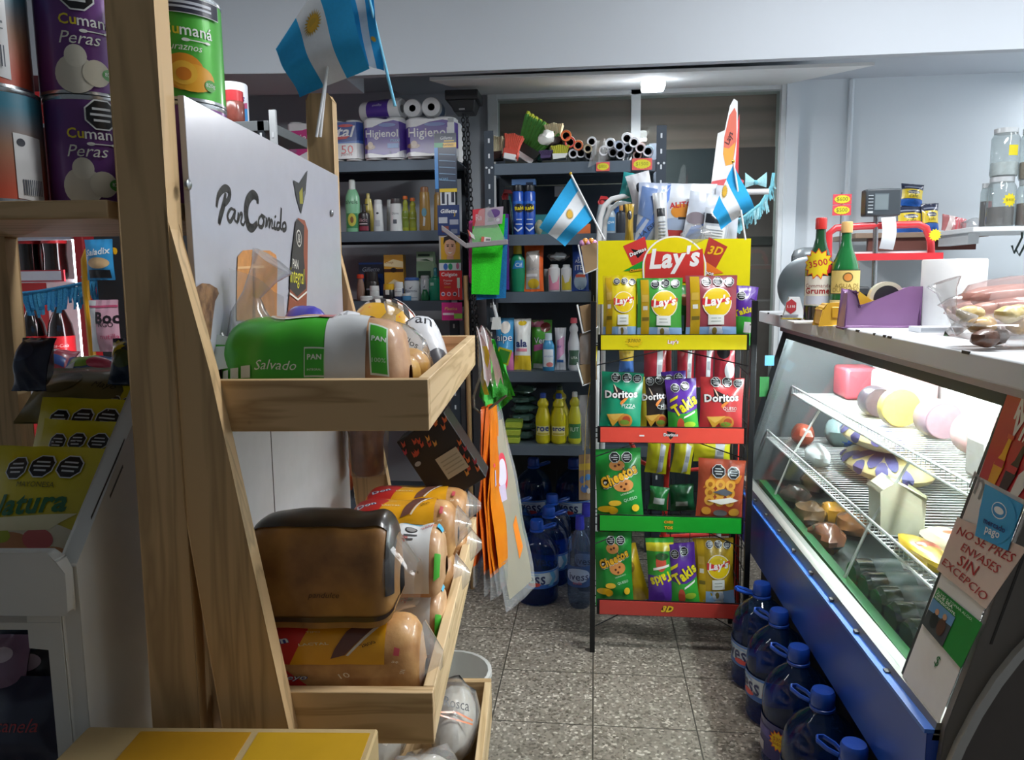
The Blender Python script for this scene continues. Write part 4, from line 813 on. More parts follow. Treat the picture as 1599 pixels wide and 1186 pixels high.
blk('blue_pack', 'dark blue shiny pack at the back of the toiletries shelf', 'pack', 560, 598, 410, LY + .16, LZ3, '2f4f9a', [('r', .0, .7, 1, .95, '3a3f54'), ('t', 'Gillette', .5, .82, .7, 'c0c8d8', {'sh': .3}), ('e', .7, .3, .25, .3, '4a70c8')])
row(LY, LZ3, [
 ('spray_can', 'red topped bottle beside the far brace', 'bottle', 556, 569, 428, 'flask', '9a7a6a', 'e0482c', {'capr': .42}),
 ('deodorant_stick', 'black jar shaped bottle with silver band', 'deodorant', 567, 591, 424, 'jar', '2a2422', '2e2a2c', {'ops': [('r', .3, .5, .7, .6, '8a8c9c')], 'capr': .46, 'dy': .09}),
 ('roll_on', 'white screw top pot in front of the black bottle', 'cosmetic pot', 577, 592, 446, 'jar', 'd9dcdc', 'eceeee', {'capr': .5, 'dy': .03}),
 ('cream_pot', 'low white pot at left of the front row', 'cosmetic pot', 562, 582, 462, 'jar', 'e2e2e0', 'eceeee', {'capr': .5, 'dy': .02}),
 ('cream_pot', 'low white pot right of its twin in the front row', 'cosmetic pot', 583, 598, 462, 'jar', 'dcdcda', 'e6e8e8', {'capr': .5, 'dy': .02}),
 ('roll_on', 'yellow and black roll on deodorant with domed top', 'deodorant', 598, 616, 443, 'stick', '24242a', 'e2b02a', {'ops': [('r', .3, .5, .6, 1, 'e6e6e0')], 'capr': .47, 'dy': .03}),
 ('roll_on', 'white and navy roll on deodorant with rounded top', 'deodorant', 615, 630, 440, 'stick', '2c3f6a', 'e6e9ea', {'ops': [('r', .1, .3, .9, 1, 'e2e6e8'), ('t', 'REXONA', .5, .7, .6, '3a4f7a')], 'capr': .46, 'dy': .03}),
 ('deodorant_can', 'white deodorant with blue top and tick mark', 'deodorant', 631, 655, 433, 'can', 'dde3e8', '3f6ab0', {'ops': [('p', [(.4, .8), (.47, .72), (.62, .95), (.47, .8)], '24344f'), ('t', 'Rexona', .5, .6, .7, '5a6a84'), ('r', .15, .1, .85, .15, '9fb0c4')], 'capr': .48, 'dy': .05}),
 ('cream_pot', 'small white and blue pot in front of the white deodorant', 'cosmetic pot', 628, 642, 458, 'jar', '4f9ad0', 'e8ecee', {'capr': .5, 'dy': .02}),
 ('deodorant_can', 'second white deodorant with tick mark behind the green bottle', 'deodorant', 656, 671, 430, 'can', 'dde3e8', 'e2e6e8', {'ops': [('p', [(.4, .8), (.47, .72), (.62, .95), (.47, .8)], '24344f')], 'capr': .45, 'dy': .06}),
 ('soap_bottle', 'teal green bottle with slim nozzle left of the red card', 'soap bottle', 669, 690, 418, 'pump', '1f9a78', '2a8a9a', {'ops': [('r', .2, .65, .45, .8, 'b8e6d4')], 'capr': .14, 'dy': .05}),
 ('soap_bottle', 'small dark green bottle in front of the teal bottle', 'soap bottle', 657, 670, 452, 'flask', '177a4a', '177a4a', {'capr': .28, 'dy': .03})])
# ------------------------------------------------------------ hanging strip of blister cards at the right end of the left shelving
HY = 3.2
q = PY(703, 190, HY); st = thing('hanging_strip', 'grey hanging merchandise strip carrying blister cards in front of the left shelving', 'merchandise strip', (q.x, HY + .012, 0))
B().box(-.012, .012, 0, .004, PY(703, 500, HY).z, PY(703, 183, HY).z, mat('aeb4ba', .4)).build('strip', st); B().box(-.014, .014, -.004, .0, PY(703, 210, HY).z, PY(703, 190, HY).z, mat('eceff1')).build('clip', st)
def card(name, label, cat, x0, x1, y0, y1, base, ops, Y=HY, d=.012):
    x, z, wd, hh = slot(x0, x1, y0, y1, Y); b = B(); b.box(-wd / 2, wd / 2, 0, .003, 0, hh, plas(base)); b.design(ops, boxmap(wd, hh, 0), wd, hh, plas)
    return solo(name, b, label, cat, (x, Y + random.uniform(-.004, .004), z))
card('razor_card', 'long dark blue razor card with yellow bands at top of the strip', 'blister card', 680, 714, 208, 300, '1f3350', [('r', 0, .76, 1, .84, 'e0ae2a'), ('r', 0, .76, .4, .84, '3f9a6a'), ('t', 'Gillette', .55, .92, .55, 'e6eaf0', {'sh': .2}), ('r', .45, .86, .9, .88, 'd8b83a'), ('t', 'PLATINO', .62, .80, .5, '3a2c14'), ('r', .0, .06, .16, .76, '3f8fd8'), ('r', .2, .0, 1, .06, 'e0c22a')] + [('p', [(.2, .64 - i * .11), (.95, .62 - i * .11), (.95, .635 - i * .11), (.2, .66 - i * .11)], '6f8fb0') for i in range(5)] + [('t', 'HOJAS', .4, .22, .4, '7fb6e0')])
card('razor_pack', 'white and black pack of disposable razors under the long blue card', 'blister card', 688, 711, 299, 320, 'd9dde4', [('r', .1, .1, .3, 1, '20243a'), ('r', .45, .0, .55, .8, '2a2e44'), ('r', .75, .2, .95, 1, '20243a')])
card('razor_card', 'blue razor card showing grey cartridges below the black razors', 'blister card', 684, 718, 320, 367, '25386c', [('t', 'Gillette', .52, .80, .75, 'f0f2f6', {'sh': .25, 'b': .02}), ('r', .05, .4, .45, .6, 'b8bcc8'), ('r', .55, .35, .95, .52, '9a9fb0'), ('r', .2, .1, .5, .3, '8a4a44'), ('r', .6, .05, .9, .2, '6a7288'), ('t', '3', .78, .68, .08, 'e8c83a')])
card('razor_card', 'yellow and grey card printed with a smiling dark haired face', 'blister card', 686, 719, 367, 406, 'b8b2ae', [('r', .08, 0, .98, .92, 'd8a52c'), ('e', .52, .50, .27, .36, 'dba98e'), ('p', [(.2, .62), (.24, .92), (.5, 1.0), (.8, .92), (.82, .62), (.72, .78), (.5, .84), (.32, .78)], '2a1f1c'), ('e', .41, .56, .05, .03, '3a2a26'), ('e', .63, .56, .05, .03, '3a2a26'), ('r', .34, .61, .48, .635, '33241f'), ('r', .56, .61, .70, .635, '33241f'), ('p', [(.5, .56), (.55, .42), (.48, .42)], 'c58f74'), ('p', [(.38, .34), (.52, .26), (.66, .34), (.52, .31)], 'f2ece6'), ('r', .36, 0, .68, .16, 'cf9c80')])
card('toothbrush_card', 'white card with green and blue toothbrush heads', 'blister card', 686, 720, 405, 422, 'd5dbe0', [('r', .0, .7, 1, 1, '3f7a3f'), ('e', .3, .35, .1, .3, '3f6fc0'), ('e', .52, .35, .1, .3, '2a9a6a'), ('e', .85, .4, .07, .3, 'c06a8a')])
card('toothbrush_card', 'red toothbrush card with white lettering', 'blister card', 687, 722, 422, 468, 'd22d30', [('t', 'Colgate', .44, .85, .72, 'f2ecec', {'b': .02}), ('t', 'Premier', .38, .66, .4, 'ecdede'), ('t', 'Clean', .34, .56, .28, 'ecdede'), ('r', .2, .4, .5, .46, 'd8702c'), ('r', .78, .4, .9, .75, 'd8ecd8'), ('r', .82, .1, .87, .4, 'd8a8c0')] + [('c', .15 + i * .26, .2, .09, 'ecd8dc') for i in range(3)] + [('c', .15 + i * .26, .2, .06, c) for i, c in enumerate(('6a4f8a', 'b04a6a', '3f3a5a'))])
card('hair_clip_card', 'magenta card with small lettering at the bottom of the strip', 'blister card', 690, 722, 472, 500, 'c22c7c', [('t', 'Plastica', .45, .66, .6, 'e8c86a', {'sh': .2}), ('r', .05, .3, .6, .42, 'e8d0dc'), ('r', .6, .1, 1, .38, '8ac04a')])
# ------------------------------------------------------------ right shelving: brushes and tubes on the top shelf
Z1 = RZ[0]
def broom(label, px, pyb, pyt, wpx, c, base, tilt=0, name='broom', dy=.10, spread=.8, tip=None, cap=None):
    Y = RY + dy; a = PY(px, pyb, Y); hh = PY(px, pyt, Y).z - PY(px, pyb, Y).z; wd = wpx / F * Y
    t = thing(name, label, 'broom', (a.x, Y, max(a.z, Z1 + .001) if tilt == 0 else a.z), 0, None, (0, radians(tilt), 0))
    b = B(); b.prism([(-wd * .36, 0), (wd * .36, 0), (wd * .38, hh * .28), (-wd * .38, hh * .28)], -.028, .028, plas(base)); b.build('head_block', t, .004)
    b = B(); m = mat(c, .7, 0, 0, 0, .2, 120)
    for i in range(9):
        for j in range(2):
            u = (i / 8 - .5); y = -.018 + .03 * j
            b.tube([(u * wd * .68, y, hh * .26), (u * wd * spread, y * 1.2, hh * .65), (u * wd * (spread + .22), y * 1.5, hh * (1 - .1 * abs(u) + .02 * sin(i * 5)))], [wd * .05, wd * .068, wd * .075], m if not tip else m, 6)
    if tip:
        for i in range(9):
            u = (i / 8 - .5)
            for j in range(2): b.tube([(u * wd * (spread + .08), -.018 + .03 * j, hh * .72), (u * wd * (spread + .25), -.02 + .04 * j, hh * 1.03)], wd * .062, mat(tip, .7, 0, 0, 0, .2, 120), 6)
    b.build('bristles', t)['kind'] = 'stuff'
    if cap: B().box(-wd * .36, wd * .36, -.032, .032, -.012, .012, plas(cap)).build('end_cap', t, .003)
    return t
broom('natural bristle broom head with dark base at left end of the top shelf', 775, 249, 214, 24, 'd2c9a6', '3c2a26', -3)
broom('red plastic broom head lying tilted beside the natural bristle broom', 797, 246, 210, 26, 'cf5440', 'c94c3c', 12, dy=.07, cap='e6e8e8')
broom('large green and yellow broom leaning over the smaller brushes', 818, 246, 184, 46, '4a8f3a', '3a3f3c', 33, dy=.15, spread=1.0, tip='c3cc3a', cap='dfe2e2')
broom('dark green broom head lying behind the big green broom', 832, 246, 222, 34, '2f8a4a', '2a7a6a', 30, dy=.20)
broom('natural bristle broom head standing on top of the yellow brush', 866, 226, 194, 26, 'd6c9a4', '4a2c26', -2, dy=.14)
broom('small purple brush with upright handle on the top shelf', 853, 248, 236, 20, '4f4068', '4f4068', 0, 'brush', .06)
broom('yellow green bristle brush with white base on the top shelf', 875, 248, 228, 26, 'b9b83a', 'e2e4e0', 0, 'brush', .06)
b = B(); b.ball((0, 0, .025), .03, .02, .03, plas('e0e2dc'), 12, 8, .4, 3); q = PY(848, 223, RY + .05); solo('dust_brush', b, 'white rounded plastic brush head leaning on the big green broom', 'brush', (q.x, RY + .04, q.z - .004), 0, None, (0, radians(30), 0))
def roll_tube(label, px, py, r_px, c, ring='d5d8dc', L_=.28, dy=.0):
    Y = RY + .03 + dy; q = PY(px, py, Y); r = r_px / F * Y
    t = thing('wrapped_roll', label, 'wrapped roll', (q.x, Y, q.z), 0, 'wrapped rolls lying end on along the top shelf')
    b = B(); b.T = Matrix.Rotation(-pi / 2, 4, 'X'); b.lathe([(r * .66, .0), (r, .0), (r, L_), (r * .66, L_)], mat(c, .35, 0, .3), 16, cap=False); b.lathe([(r * .66, 0), (r * .62, L_), (.0001, L_)], mat('4a4642', .7), 14, cap=False); b.build('roll', t)
    b = B(); b.T = Matrix.Rotation(-pi / 2, 4, 'X'); b.lathe([(r * 1.06, -.012), (r * 1.07, .03), (r * 1.03, L_)], CLEAR, 16, cap=False); b.lathe([(r * .72, -.002), (r * 1.01, -.003)], mat(ring, .4), 16, cap=False); b.build('clear_wrap', t)
    return t
base_y = PY(900, 252, RY).z
TUB = [(884, 212, 8, 'd9a06a', 'e8703a'), (890, 222, 8, 'd8c8c0', 'd2402c'), (903, 227, 7.5, 'd0c2a8', 'd86a3a'), (895, 240, 7, 'c8cad0', 'd0d3d8'), (907, 239, 7, '4a4c52', 'c2c5ca'), (918, 232, 6.5, 'c9c0a8', 'b8a888'), (924, 221, 7, '8a8c90', 'dadde0'), (920, 243, 6.5, '3a3c42', '5a5c62'),
       (943, 235, 7.5, '3c3e44', 'caccd2'), (953, 224, 7.5, 'bfc3c8', 'd2d5da'), (957, 238, 7, '34363c', '6a6c74'), (967, 228, 7.5, '5f86b4', 'c0c6d0'), (969, 241, 7, '44464c', 'b0b4ba'), (979, 216, 8, 'c9ccd0', 'e2e4e6'), (981, 232, 7.5, '4f7ab0', 'c6cad2'), (990, 222, 7.5, 'c6cace', 'dadde0'), (1000, 231, 7.5, '8f6a62', 'd5d8dc'), (1012, 236, 8, '5a8fa4', 'd2d5da'), (995, 243, 6.5, '6a4a44', '8a7a74')]
desc = ['topmost orange ringed roll at the left of the tube pile', 'red ringed roll beneath the orange ringed one', 'tan roll with orange ring in the tube pile', 'silver ringed roll on the shelf right of the yellow brush', 'dark roll beside the silver ringed roll on the shelf', 'pale straw roll in the left half of the tube pile', 'grey roll with white ring high in the left half', 'black roll low under the straw coloured roll',
        'dark roll left of the pale twin in the middle of the tube pile', 'pale roll with light ring on top in the middle', 'black roll low in the middle of the tube pile', 'blue roll with grey ring in the middle', 'dark roll low beneath the blue roll', 'topmost white ringed roll right of the middle', 'blue roll right of the middle', 'white roll right of the topmost white one', 'brownish roll near the right end', 'teal roll at the far right end of the tube pile', 'dark brown roll low near the right end']
for i, (px, py, r, c, ring) in enumerate(TUB): roll_tube(desc[i], px, min(py, 252 - r - 3), r, c, ring, .26, .004 * (i % 5))
# loose clear film hanging over the front
b = B(); p4 = [PY(928, 222, RY), PY(945, 218, RY), PY(950, 250, RY - .02), PY(918, 262, RY - .02)]
b.grid(lambda u, v: tuple((p4[0] * (1 - u) + p4[1] * u) * (1 - v) + (p4[3] * (1 - u) + p4[2] * u) * v + Vector((0, -.02 - .012 * sin(u * 9 + v * 4), 0))), 8, 8, HAZE)
solo('loose_film', b, 'loose clear plastic film hanging over the edge of the top shelf', 'plastic film')
def pricecard(label, x0, x1, y0, y1, Y, txt='', ring='e0605a', tc='8a8a20', name='price_card'):
    x, z, wd, hh = slot(x0, x1, y0, y1, Y); b = B(); b.box(-wd / 2, wd / 2, 0, .0015, 0, hh, pap(ring)); b.design([('p', ngon(36, .46, .42, .5, .5, 0, .88), 'd9cf2c')] + ([('t', txt, .5, .5, .62, tc)] if txt else []), boxmap(wd, hh, 0), wd, hh, pap)
    return solo(name, b, label, 'price card', (x, Y, z))
pricecard('small pink and yellow price card under the clear film on the shelf edge', 931, 952, 253, 267, RY - .006, '$800')
pricecard('large pink and yellow price card at right end of the top shelf edge', 987, 1018, 247, 265, RY - .012, '$1500')
# second shelf
row(RY, RZ[1], [
 ('spray_bottle', 'black spray bottle with red trigger head left of the blue spray cans', 'spray bottle', 780, 800, 303, 'flask', '2e3238', 'd0383c', {'cap2': 'trigger', 'capr': .2, 'dy': .12}),
 ('spray_can', 'blue insecticide can with black cap, left one of two', 'spray can', 800, 818, 289, 'can', '1f4fb0', '1e2026', {'ops': [('r', 0, .92, 1, 1, '2f6fd0'), ('e', .62, .78, .4, .14, '1a1a1a'), ('t', 'Raid', .62, .78, .7, 'e8cf1e', {'b': .04, 'rot': 8}), ('p', [(.2, .2), (.5, .08), (.85, .2), (.85, .14), (.5, .02), (.2, .14)], 'd8e0f0'), ('r', .4, .4, .8, .43, 'c8d4ee'), ('r', .35, .25, .8, .28, 'e0e6f2')], 'flat_': 1, 'capr': .46}),
 ('spray_can', 'blue insecticide can with black cap, right one of two', 'spray can', 818, 836, 289, 'can', '1f4fb0', '1e2026', {'ops': [('r', 0, .92, 1, 1, '2f6fd0'), ('e', .5, .78, .4, .14, '1a1a1a'), ('t', 'Raid', .5, .78, .7, 'e8cf1e', {'b': .04, 'rot': 8}), ('p', [(.2, .2), (.5, .08), (.85, .2), (.85, .14), (.5, .02), (.2, .14)], 'd8e0f0'), ('r', .3, .4, .75, .43, 'c8d4ee'), ('r', .25, .25, .75, .28, 'e0e6f2')], 'flat_': 1, 'capr': .46}),
 ('spray_bottle', 'teal spray bottle behind the black one', 'spray bottle', 788, 802, 306, 'flask', '3f9a9a', '3f9a9a', {'capr': .2, 'dy': .25}),
 ('spray_bottle', 'clear spray bottle with red trigger behind the chips sign', 'spray bottle', 930, 950, 312, 'flask', '9fb0b8', 'd0383c', {'cap2': 'trigger', 'capr': .2, 'dy': .12}),
 ('bottle', 'clear bottle with blue label right of the small flag', 'bottle', 944, 962, 320, 'shampoo', 'a8b4bc', 'c8ccd0', {'ops': lb('4f8fc0', 'agua', 'e8f0f4'), 'dy': .1}),
 ('bottle', 'dark bottle with gold neck beside the white tube arch', 'bottle', 962, 978, 316, 'pump', '2c3038', 'c08a3a', {'capr': .2, 'dy': .1}),
 ('bottle', 'blue and orange bottle above the chips sign', 'bottle', 955, 972, 310, 'flask', '2f6fc0', 'c08a3a', {'capr': .2, 'dy': .2})])
blk('carton_box', 'light blue flat box lying on top of the blue spray cans', 'box', 799, 836, 280, RY + .05, PY(800, 289, RY + .05).z, '6f9ad8', [('r', .6, .0, .9, .4, '2a3a58')], .06)
blk('carton_box', 'small white and dark box at the back behind the small flag', 'box', 866, 881, 291, RY + .3, RZ[1], 'c2c4cc', [('r', .0, .6, 1, .8, '2a2c38')])
b = B(); b.ball((0, 0, .03), .018, .018, .03, mat('8a8f7a', .7, 0, 0, 0, .5, 90), 10, 8, .3); q = PY(842, 352, RY + .05); solo('steel_wool', b, 'small grey scouring ball beside the blue spray cans', 'scourer', (q.x, RY + .05, RZ[1] + .001))
blk('sponge', 'orange sponge on the second shelf beside the small flag', 'sponge', 901, 922, 350, RY + .03, RZ[1], 'd8703a', [])
blk('sponge', 'teal cleaning cloth pack behind the small flag', 'cloth pack', 836, 862, 335, RY + .2, RZ[1], '3f8a90', [])
# third shelf
blk('towel_pack', 'grey cloth pack beside the hanging green cloth', 'cloth pack', 795, 812, 377, RY + .06, RZ[2], '8f9296', [], .04)
row(RY, RZ[2], [
 ('detergent_bottle', 'teal bottle with blue label and yellow cap', 'cleaner bottle', 796, 820, 383, 'shampoo', '1c8a62', 'd6c42a', {'ops': [('p', [(.2, .7), (.9, .75), (.9, 1), (.4, 1)], '2f86c8'), ('t', 'Cif', .6, .85, .4, 'e8eef4')], 'capr': .28}),
 ('glass_jar', 'small white can with pink print on the third shelf', 'spray can', 856, 875, 413, 'can', 'd9dade', 'd2d6d8', {'ops': [('p', [(.1, 0), (.9, 0), (.9, .9), (.7, .5), (.4, .4), (.2, .9), (.1, .9)], 'd88aa8')], 'flat_': 1, 'capr': .35}),
 ('glass_jar', 'small white can with yellow print on the third shelf', 'spray can', 876, 893, 413, 'can', 'd9dade', 'd2d6d8', {'ops': [('p', [(.1, 0), (.9, 0), (.9, .9), (.7, .5), (.4, .4), (.2, .9), (.1, .9)], 'c8b83a')], 'flat_': 1, 'capr': .35}),
 ('glass_jar', 'clear jar with green label at left of the small cans', 'jar', 848, 858, 420, 'jar', '9fb0aa', 'b8c0c0', {'capr': .44, 'dy': .1})])
def shelfbag(name, label, cat, x0, x1, y0, Y, z, base, ops, d=.05, lean=-5):
    a, c = PY(x0, y0, Y), PY(x1, y0, Y); return bag(name, label, cat, c.x - a.x, a.z - z, d, ((a.x + c.x) / 2, Y, z + .001), 0, base, ops, None, lean)
shelfbag('detergent_pouch', 'orange and silver pouch on the third shelf', 'pouch', 818, 849, 380, RY + .05, RZ[2], 'e8682c', [('r', .08, .05, .8, .80, 'b4aeaa'), ('p', [(.1, .82), (.5, .6), (.8, .85)], 'e9e4e0'), ('t', 'oscuro', .48, .46, .6, 'f2f0f0', {'out': '2a2a44', 'ow': .05}), ('e', .48, .16, .3, .1, 'd8b62c'), ('r', .1, .3, .7, .36, 'd8d8dc')])
shelfbag('detergent_pouch', 'dark blue pouch with white lettering at right of the third shelf', 'pouch', 893, 920, 380, RY + .05, RZ[2], '24448f', [('t', 'ASA', .4, .62, .5, 'e6eaf2'), ('t', 'ITE', .4, .48, .5, 'e6eaf2'), ('e', .5, .2, .4, .18, '9fb4c8'), ('r', .2, .28, .8, .34, 'd05a4a')])
b = B(); b.ball((0, 0, .02), .045, .03, .022, CLEAR, 12, 8, .6, 2); b.ball((0, 0, .02), .03, .02, .015, mat('b8c2ca', .3, .2), 10, 7, .6, 5); q = PY(874, 408, RY + .1); solo('film_bag', b, 'crumpled clear bag on top of the two small cans', 'bag', (q.x, RY + .07, q.z))
# fourth shelf
for it in (('detergent_pouch', 'blue pouch with white lettering behind the green cloth', 'pouch', 770, 802, 497, '3f9ad0', [('p', [(0, .0), (1, .0), (1, .35), (0, .3)], 'c86aa0'), ('t', 'aipe', .55, .60, .8, 'f2f4f8', {'out': '24306a', 'ow': .06}), ('e', .6, .82, .25, .12, 'e8e2da')]),
           ('detergent_pouch', 'white and yellow pouch with navy lettering on the fourth shelf', 'pouch', 802, 829, 498, 'e6e8e6', [('r', 0, 0, 1, .28, 'e2c22a'), ('t', 'ala', .45, .52, .7, '22306a', {'b': .04}), ('e', .5, .92, .25, .05, 'e0c22a'), ('r', .1, .36, .8, .42, 'e08a9a')]),
           ('detergent_pouch', 'green and pink pouch behind the small blue bottle', 'pouch', 829, 862, 500, '52a83a', [('r', 0, .86, .6, 1, 'd87a9a'), ('t', 'Ver', .42, .58, .6, 'f2f4f4', {'out': '24306a', 'ow': .06}), ('p', [(.1, .35), (.6, .4), (.6, .52), (.1, .48)], 'c86aa4'), ('e', .7, .85, .25, .1, '7a2a24'), ('r', .1, 0, .6, .1, 'dfe8e0')]),
           ('softener_pouch', 'white and lilac pouch right of the small blue bottle', 'pouch', 866, 884, 512, 'd8dae4', [('p', [(.1, .2), (.9, .4), (.9, .8), (.2, .7)], 'd8a0c8'), ('t', 'ser', .4, .55, .5, '5a4aa0'), ('r', .2, .18, .8, .24, '3a6ab0')])):
    shelfbag(it[0], it[1], it[2], it[3], it[4], it[5], RY + .06 + (.05 if 'behind the small' in it[1] else 0), RZ[3], it[6], it[7])
row(RY, RZ[3], [
 ('cleaner_bottle', 'small blue bottle with white label on the fourth shelf', 'cleaner bottle', 847, 866, 520, 'shampoo', '3f8fc0', 'c0d4e0', {'ops': lb('d0d8e0', 'AYUDIN', '3a6ab0') + [('e', .6, .2, .25, .1, 'd07a7a')], 'dy': .04, 'flat_': .8}),
 ('bleach_bottle', 'white bottle with pink cap and dark label at right of the fourth shelf', 'bleach bottle', 887, 905, 496, 'soda', 'c8ccd2', 'd05a6a', {'ops': [('r', .1, .1, .95, .55, '3a5a4a'), ('t', 'UTA', .55, .32, .5, 'e8ece8')], 'dy': .05, 'flat_': 1})])
# lowest shelf
YEL = lambda tx: [('r', .08, .2, .92, .5, 'e6e0a0'), ('t', tx, .5, .4, .8, '24408a', {'b': .03}), ('r', .15, .22, .85, .28, 'c8b83a')]
row(RY, RZ[4], [
 ('bleach_bottle', 'yellow bottle with blue cap, leftmost on the lowest shelf', 'cleaner bottle', 836, 860, 613, 'soda', 'd8cc1c', '2a4aa0', {'ops': YEL('roe'), 'dy': .05, 'flat_': 1, 'capr': .2}),
 ('bleach_bottle', 'yellow bottle with blue cap in front of the taller one', 'cleaner bottle', 860, 885, 614, 'soda', 'd8cc1c', '2a4aa0', {'ops': YEL('eroe'), 'dy': .05, 'flat_': 1, 'capr': .2}),
 ('bleach_bottle', 'taller yellow bottle with dark green cap in the second row', 'cleaner bottle', 860, 888, 602, 'soda', 'd0c41c', '24503a', {'dy': .17, 'flat_': 1, 'capr': .16}),
 ('bleach_bottle', 'yellow bottle with white cap and green label, rightmost on the lowest shelf', 'cleaner bottle', 887, 908, 611, 'soda', 'ccc832', 'd8dcdc', {'ops': [('r', .05, .1, .95, .55, '3a7a4a'), ('t', 'IUT', .5, .38, .6, 'e6ece6')], 'dy': .05, 'flat_': 1, 'capr': .2})])
for i in range(6):
    Y = RY + .12; q = PY(817, 684 - i * 15, Y); b = B(); b.ball((0, 0, .021), .058, .05, .021, mat('4a6a62', .15, 0, .6, 0, .5, 40), 18, 8, .35, i)
    solo('scourer_pack', b, 'dark green glossy scourer pack, %s of the stack on the lowest shelf' % ('bottom', 'second from bottom', 'third from bottom', 'third from top', 'second from top', 'topmost')[i], 'scourer pack', (q.x, Y, RZ[4] + .001 + i * .0395), 0, 'scourer packs stacked on the lowest shelf')
for i, (dx, lab) in enumerate(((0, 'bottom'), (.004, 'middle'), (.012, 'top'))):
    Y = RY + .05; q = PY(799, 690, Y); b = B(); b.box(-.036, .036, -.03, .03, 0, .026, mat('a8b83a', .85, 0, 0, 0, .15, 120)); b.box(-.036, .036, -.03, .03, .026, .032, mat('6a8a2a', .9))
    solo('sponge', b, 'yellow green sponge, the %s one of three stacked left on the lowest shelf' % lab, 'sponge', (q.x + dx, Y, RZ[4] + .001 + i * .033), 0, 'sponges on the lowest shelf', None, .004)
# brown broom handles leaning behind the cards and pulled brush
b = B(); b.tube([(PY(740, 900, 3.10).x, 3.06, 0), PY(734, 700, 3.10), PY(727, 430, 3.12)], .010, mat('9a7a50', .6), 10); solo('wooden_pole', b, 'wooden broom handle leaning between the hanging cards and the green cloths', 'handle')
b = B(); q = PY(775, 495, RY - .03); b.tube([(-.01, 0, .05), (.002, 0, .0)], .007, plas('d8dcde'), 8); b.hexa([(-.02, -.015, -.05), (.01, -.015, -.05), (.02, .015, -.05), (-.015, .015, -.05)], [(-.014, -.012, .0), (.016, -.012, .0), (.016, .012, .0), (-.014, .012, .0)], mat('d9dbd8', .8)); b.tube([(-.01, 0, .05), (-.02, .02, .12)], .003, plas('c8ccd0'), 6); solo('scrub_brush', b, 'small white scrubbing brush hanging above the blue pouch', 'brush', tuple(q))
# ============================================================ cloths hanging at the left of the right shelving
CY_ = 3.085
t = thing('cloth_pack', 'bright green cloth pack with blue, purple and pink cloths behind, hanging beside the chain', 'cleaning cloth', tuple(PY(765, 465, CY_)))
o3 = PY(765, 465, CY_)
def sheet(name, pts, c, par, org, dy=0, wv=.006, m=None):
    p = [PY(x, y, CY_ + dy) - org for x, y in pts]; b = B(); sd = random.uniform(0, 20)
    for s_ in (0, .006):
        b.grid(lambda u, v: tuple((p[0] * (1 - u) + p[1] * u) * v + (p[3] * (1 - u) + p[2] * u) * (1 - v) + Vector((0, wv * noise.noise(Vector((u * 3 + sd, v * 3, 1))) + s_, 0))), 10, 14, m or cloth(c))
    return b.build(name, par)
sheet('green_cloth', [(738, 340), (789, 334), (779, 460), (736, 459)], '35e02a', t, o3)
sheet('blue_cloth', [(740, 345), (793, 340), (790, 465), (744, 468)], '1f7fc2', t, o3, .02)
sheet('purple_cloth', [(750, 330), (794, 334), (795, 452), (760, 450)], '5a2c8a', t, o3, .035)
sheet('pink_cloth', [(732, 345), (760, 340), (760, 460), (732, 440)], 'c8488a', t, o3, .05)
def hcard(name, pts, c, dy, ops=(), par=t, org=o3):
    p = [PY(x, y, CY_ + dy) - org for x, y in pts]; m = quadmap(p[3], p[2], p[1], p[0]); b = B(); b.grid(lambda u, v: m(u, v, 0), 1, 1, plas(c)); b.grid(lambda u, v: m(u, v, -.002), 1, 1, plas(c)); b.design(ops, m, 1, 1, plas, 0, .0008); return b.build(name, par)
hcard('red_header_card', [(738, 327), (758, 325), (757, 352), (738, 353)], 'd03a48', -.012, [('t', 'Ra', .5, .5, .5, 'e8c8d0')])
hcard('header_card', [(757, 325), (786, 322), (784, 349), (757, 352)], 'b8a8b8', -.012, [('e', .5, .65, .35, .25, '6a4a8a'), ('r', .2, .2, .5, .4, '8a8a8c'), ('e', .75, .25, .1, .1, 'd8d8dc')])
HT = thing('plastic_hanger_rail', 'grey plastic price rail hanging in front of the green cloths', 'price rail', tuple(PY(765, 385, CY_ - .06)))
org = PY(765, 385, CY_ - .06); b = B(); A_ = [PY(x, y, CY_ - .06) - org for x, y in ((690, 356), (728, 384), (793, 378))]; m = plas('9a9498')
for i in range(2):
    a, c_ = A_[i], A_[i + 1]; b.hexa([a + Vector((0, -.012, -.009)), c_ + Vector((0, -.012, -.009)), c_ + Vector((0, .012, -.009)), a + Vector((0, .012, -.009))], [a + Vector((0, -.012, .011)), c_ + Vector((0, -.012, .011)), c_ + Vector((0, .012, .011)), a + Vector((0, .012, .011))], m)
b.build('rail', HT, .002); b = B(); b.tube([A_[1] + Vector((0, .01, 0)), A_[1] + Vector((.02, .13, .01))], .003, steel()); b.tube([A_[2] + Vector((-.01, .01, .002)), A_[2] + Vector((-.01, .125, .012))], .003, steel()); b.build('hook_wire', HT)
hcard('clear_hanger', [(748, 328), (764, 322), (790, 376), (732, 381)], 'd8ded8', -.066, [], HT, org).data.materials[0] = HAZE
hcard('price_tag', [(752, 369), (767, 371), (766, 377), (751, 377)], 'e8e4e2', -.072, [('r', 0, 0, .3, 1, 'd86a5a'), ('r', .5, .2, .95, .7, '8a8a8a')], HT, org)
hcard('price_tag', [(730, 358), (740, 367), (742, 374), (733, 368)], 'e6e2e0', -.072, [('r', 0, 0, .3, 1, 'd86a5a')], HT, org)
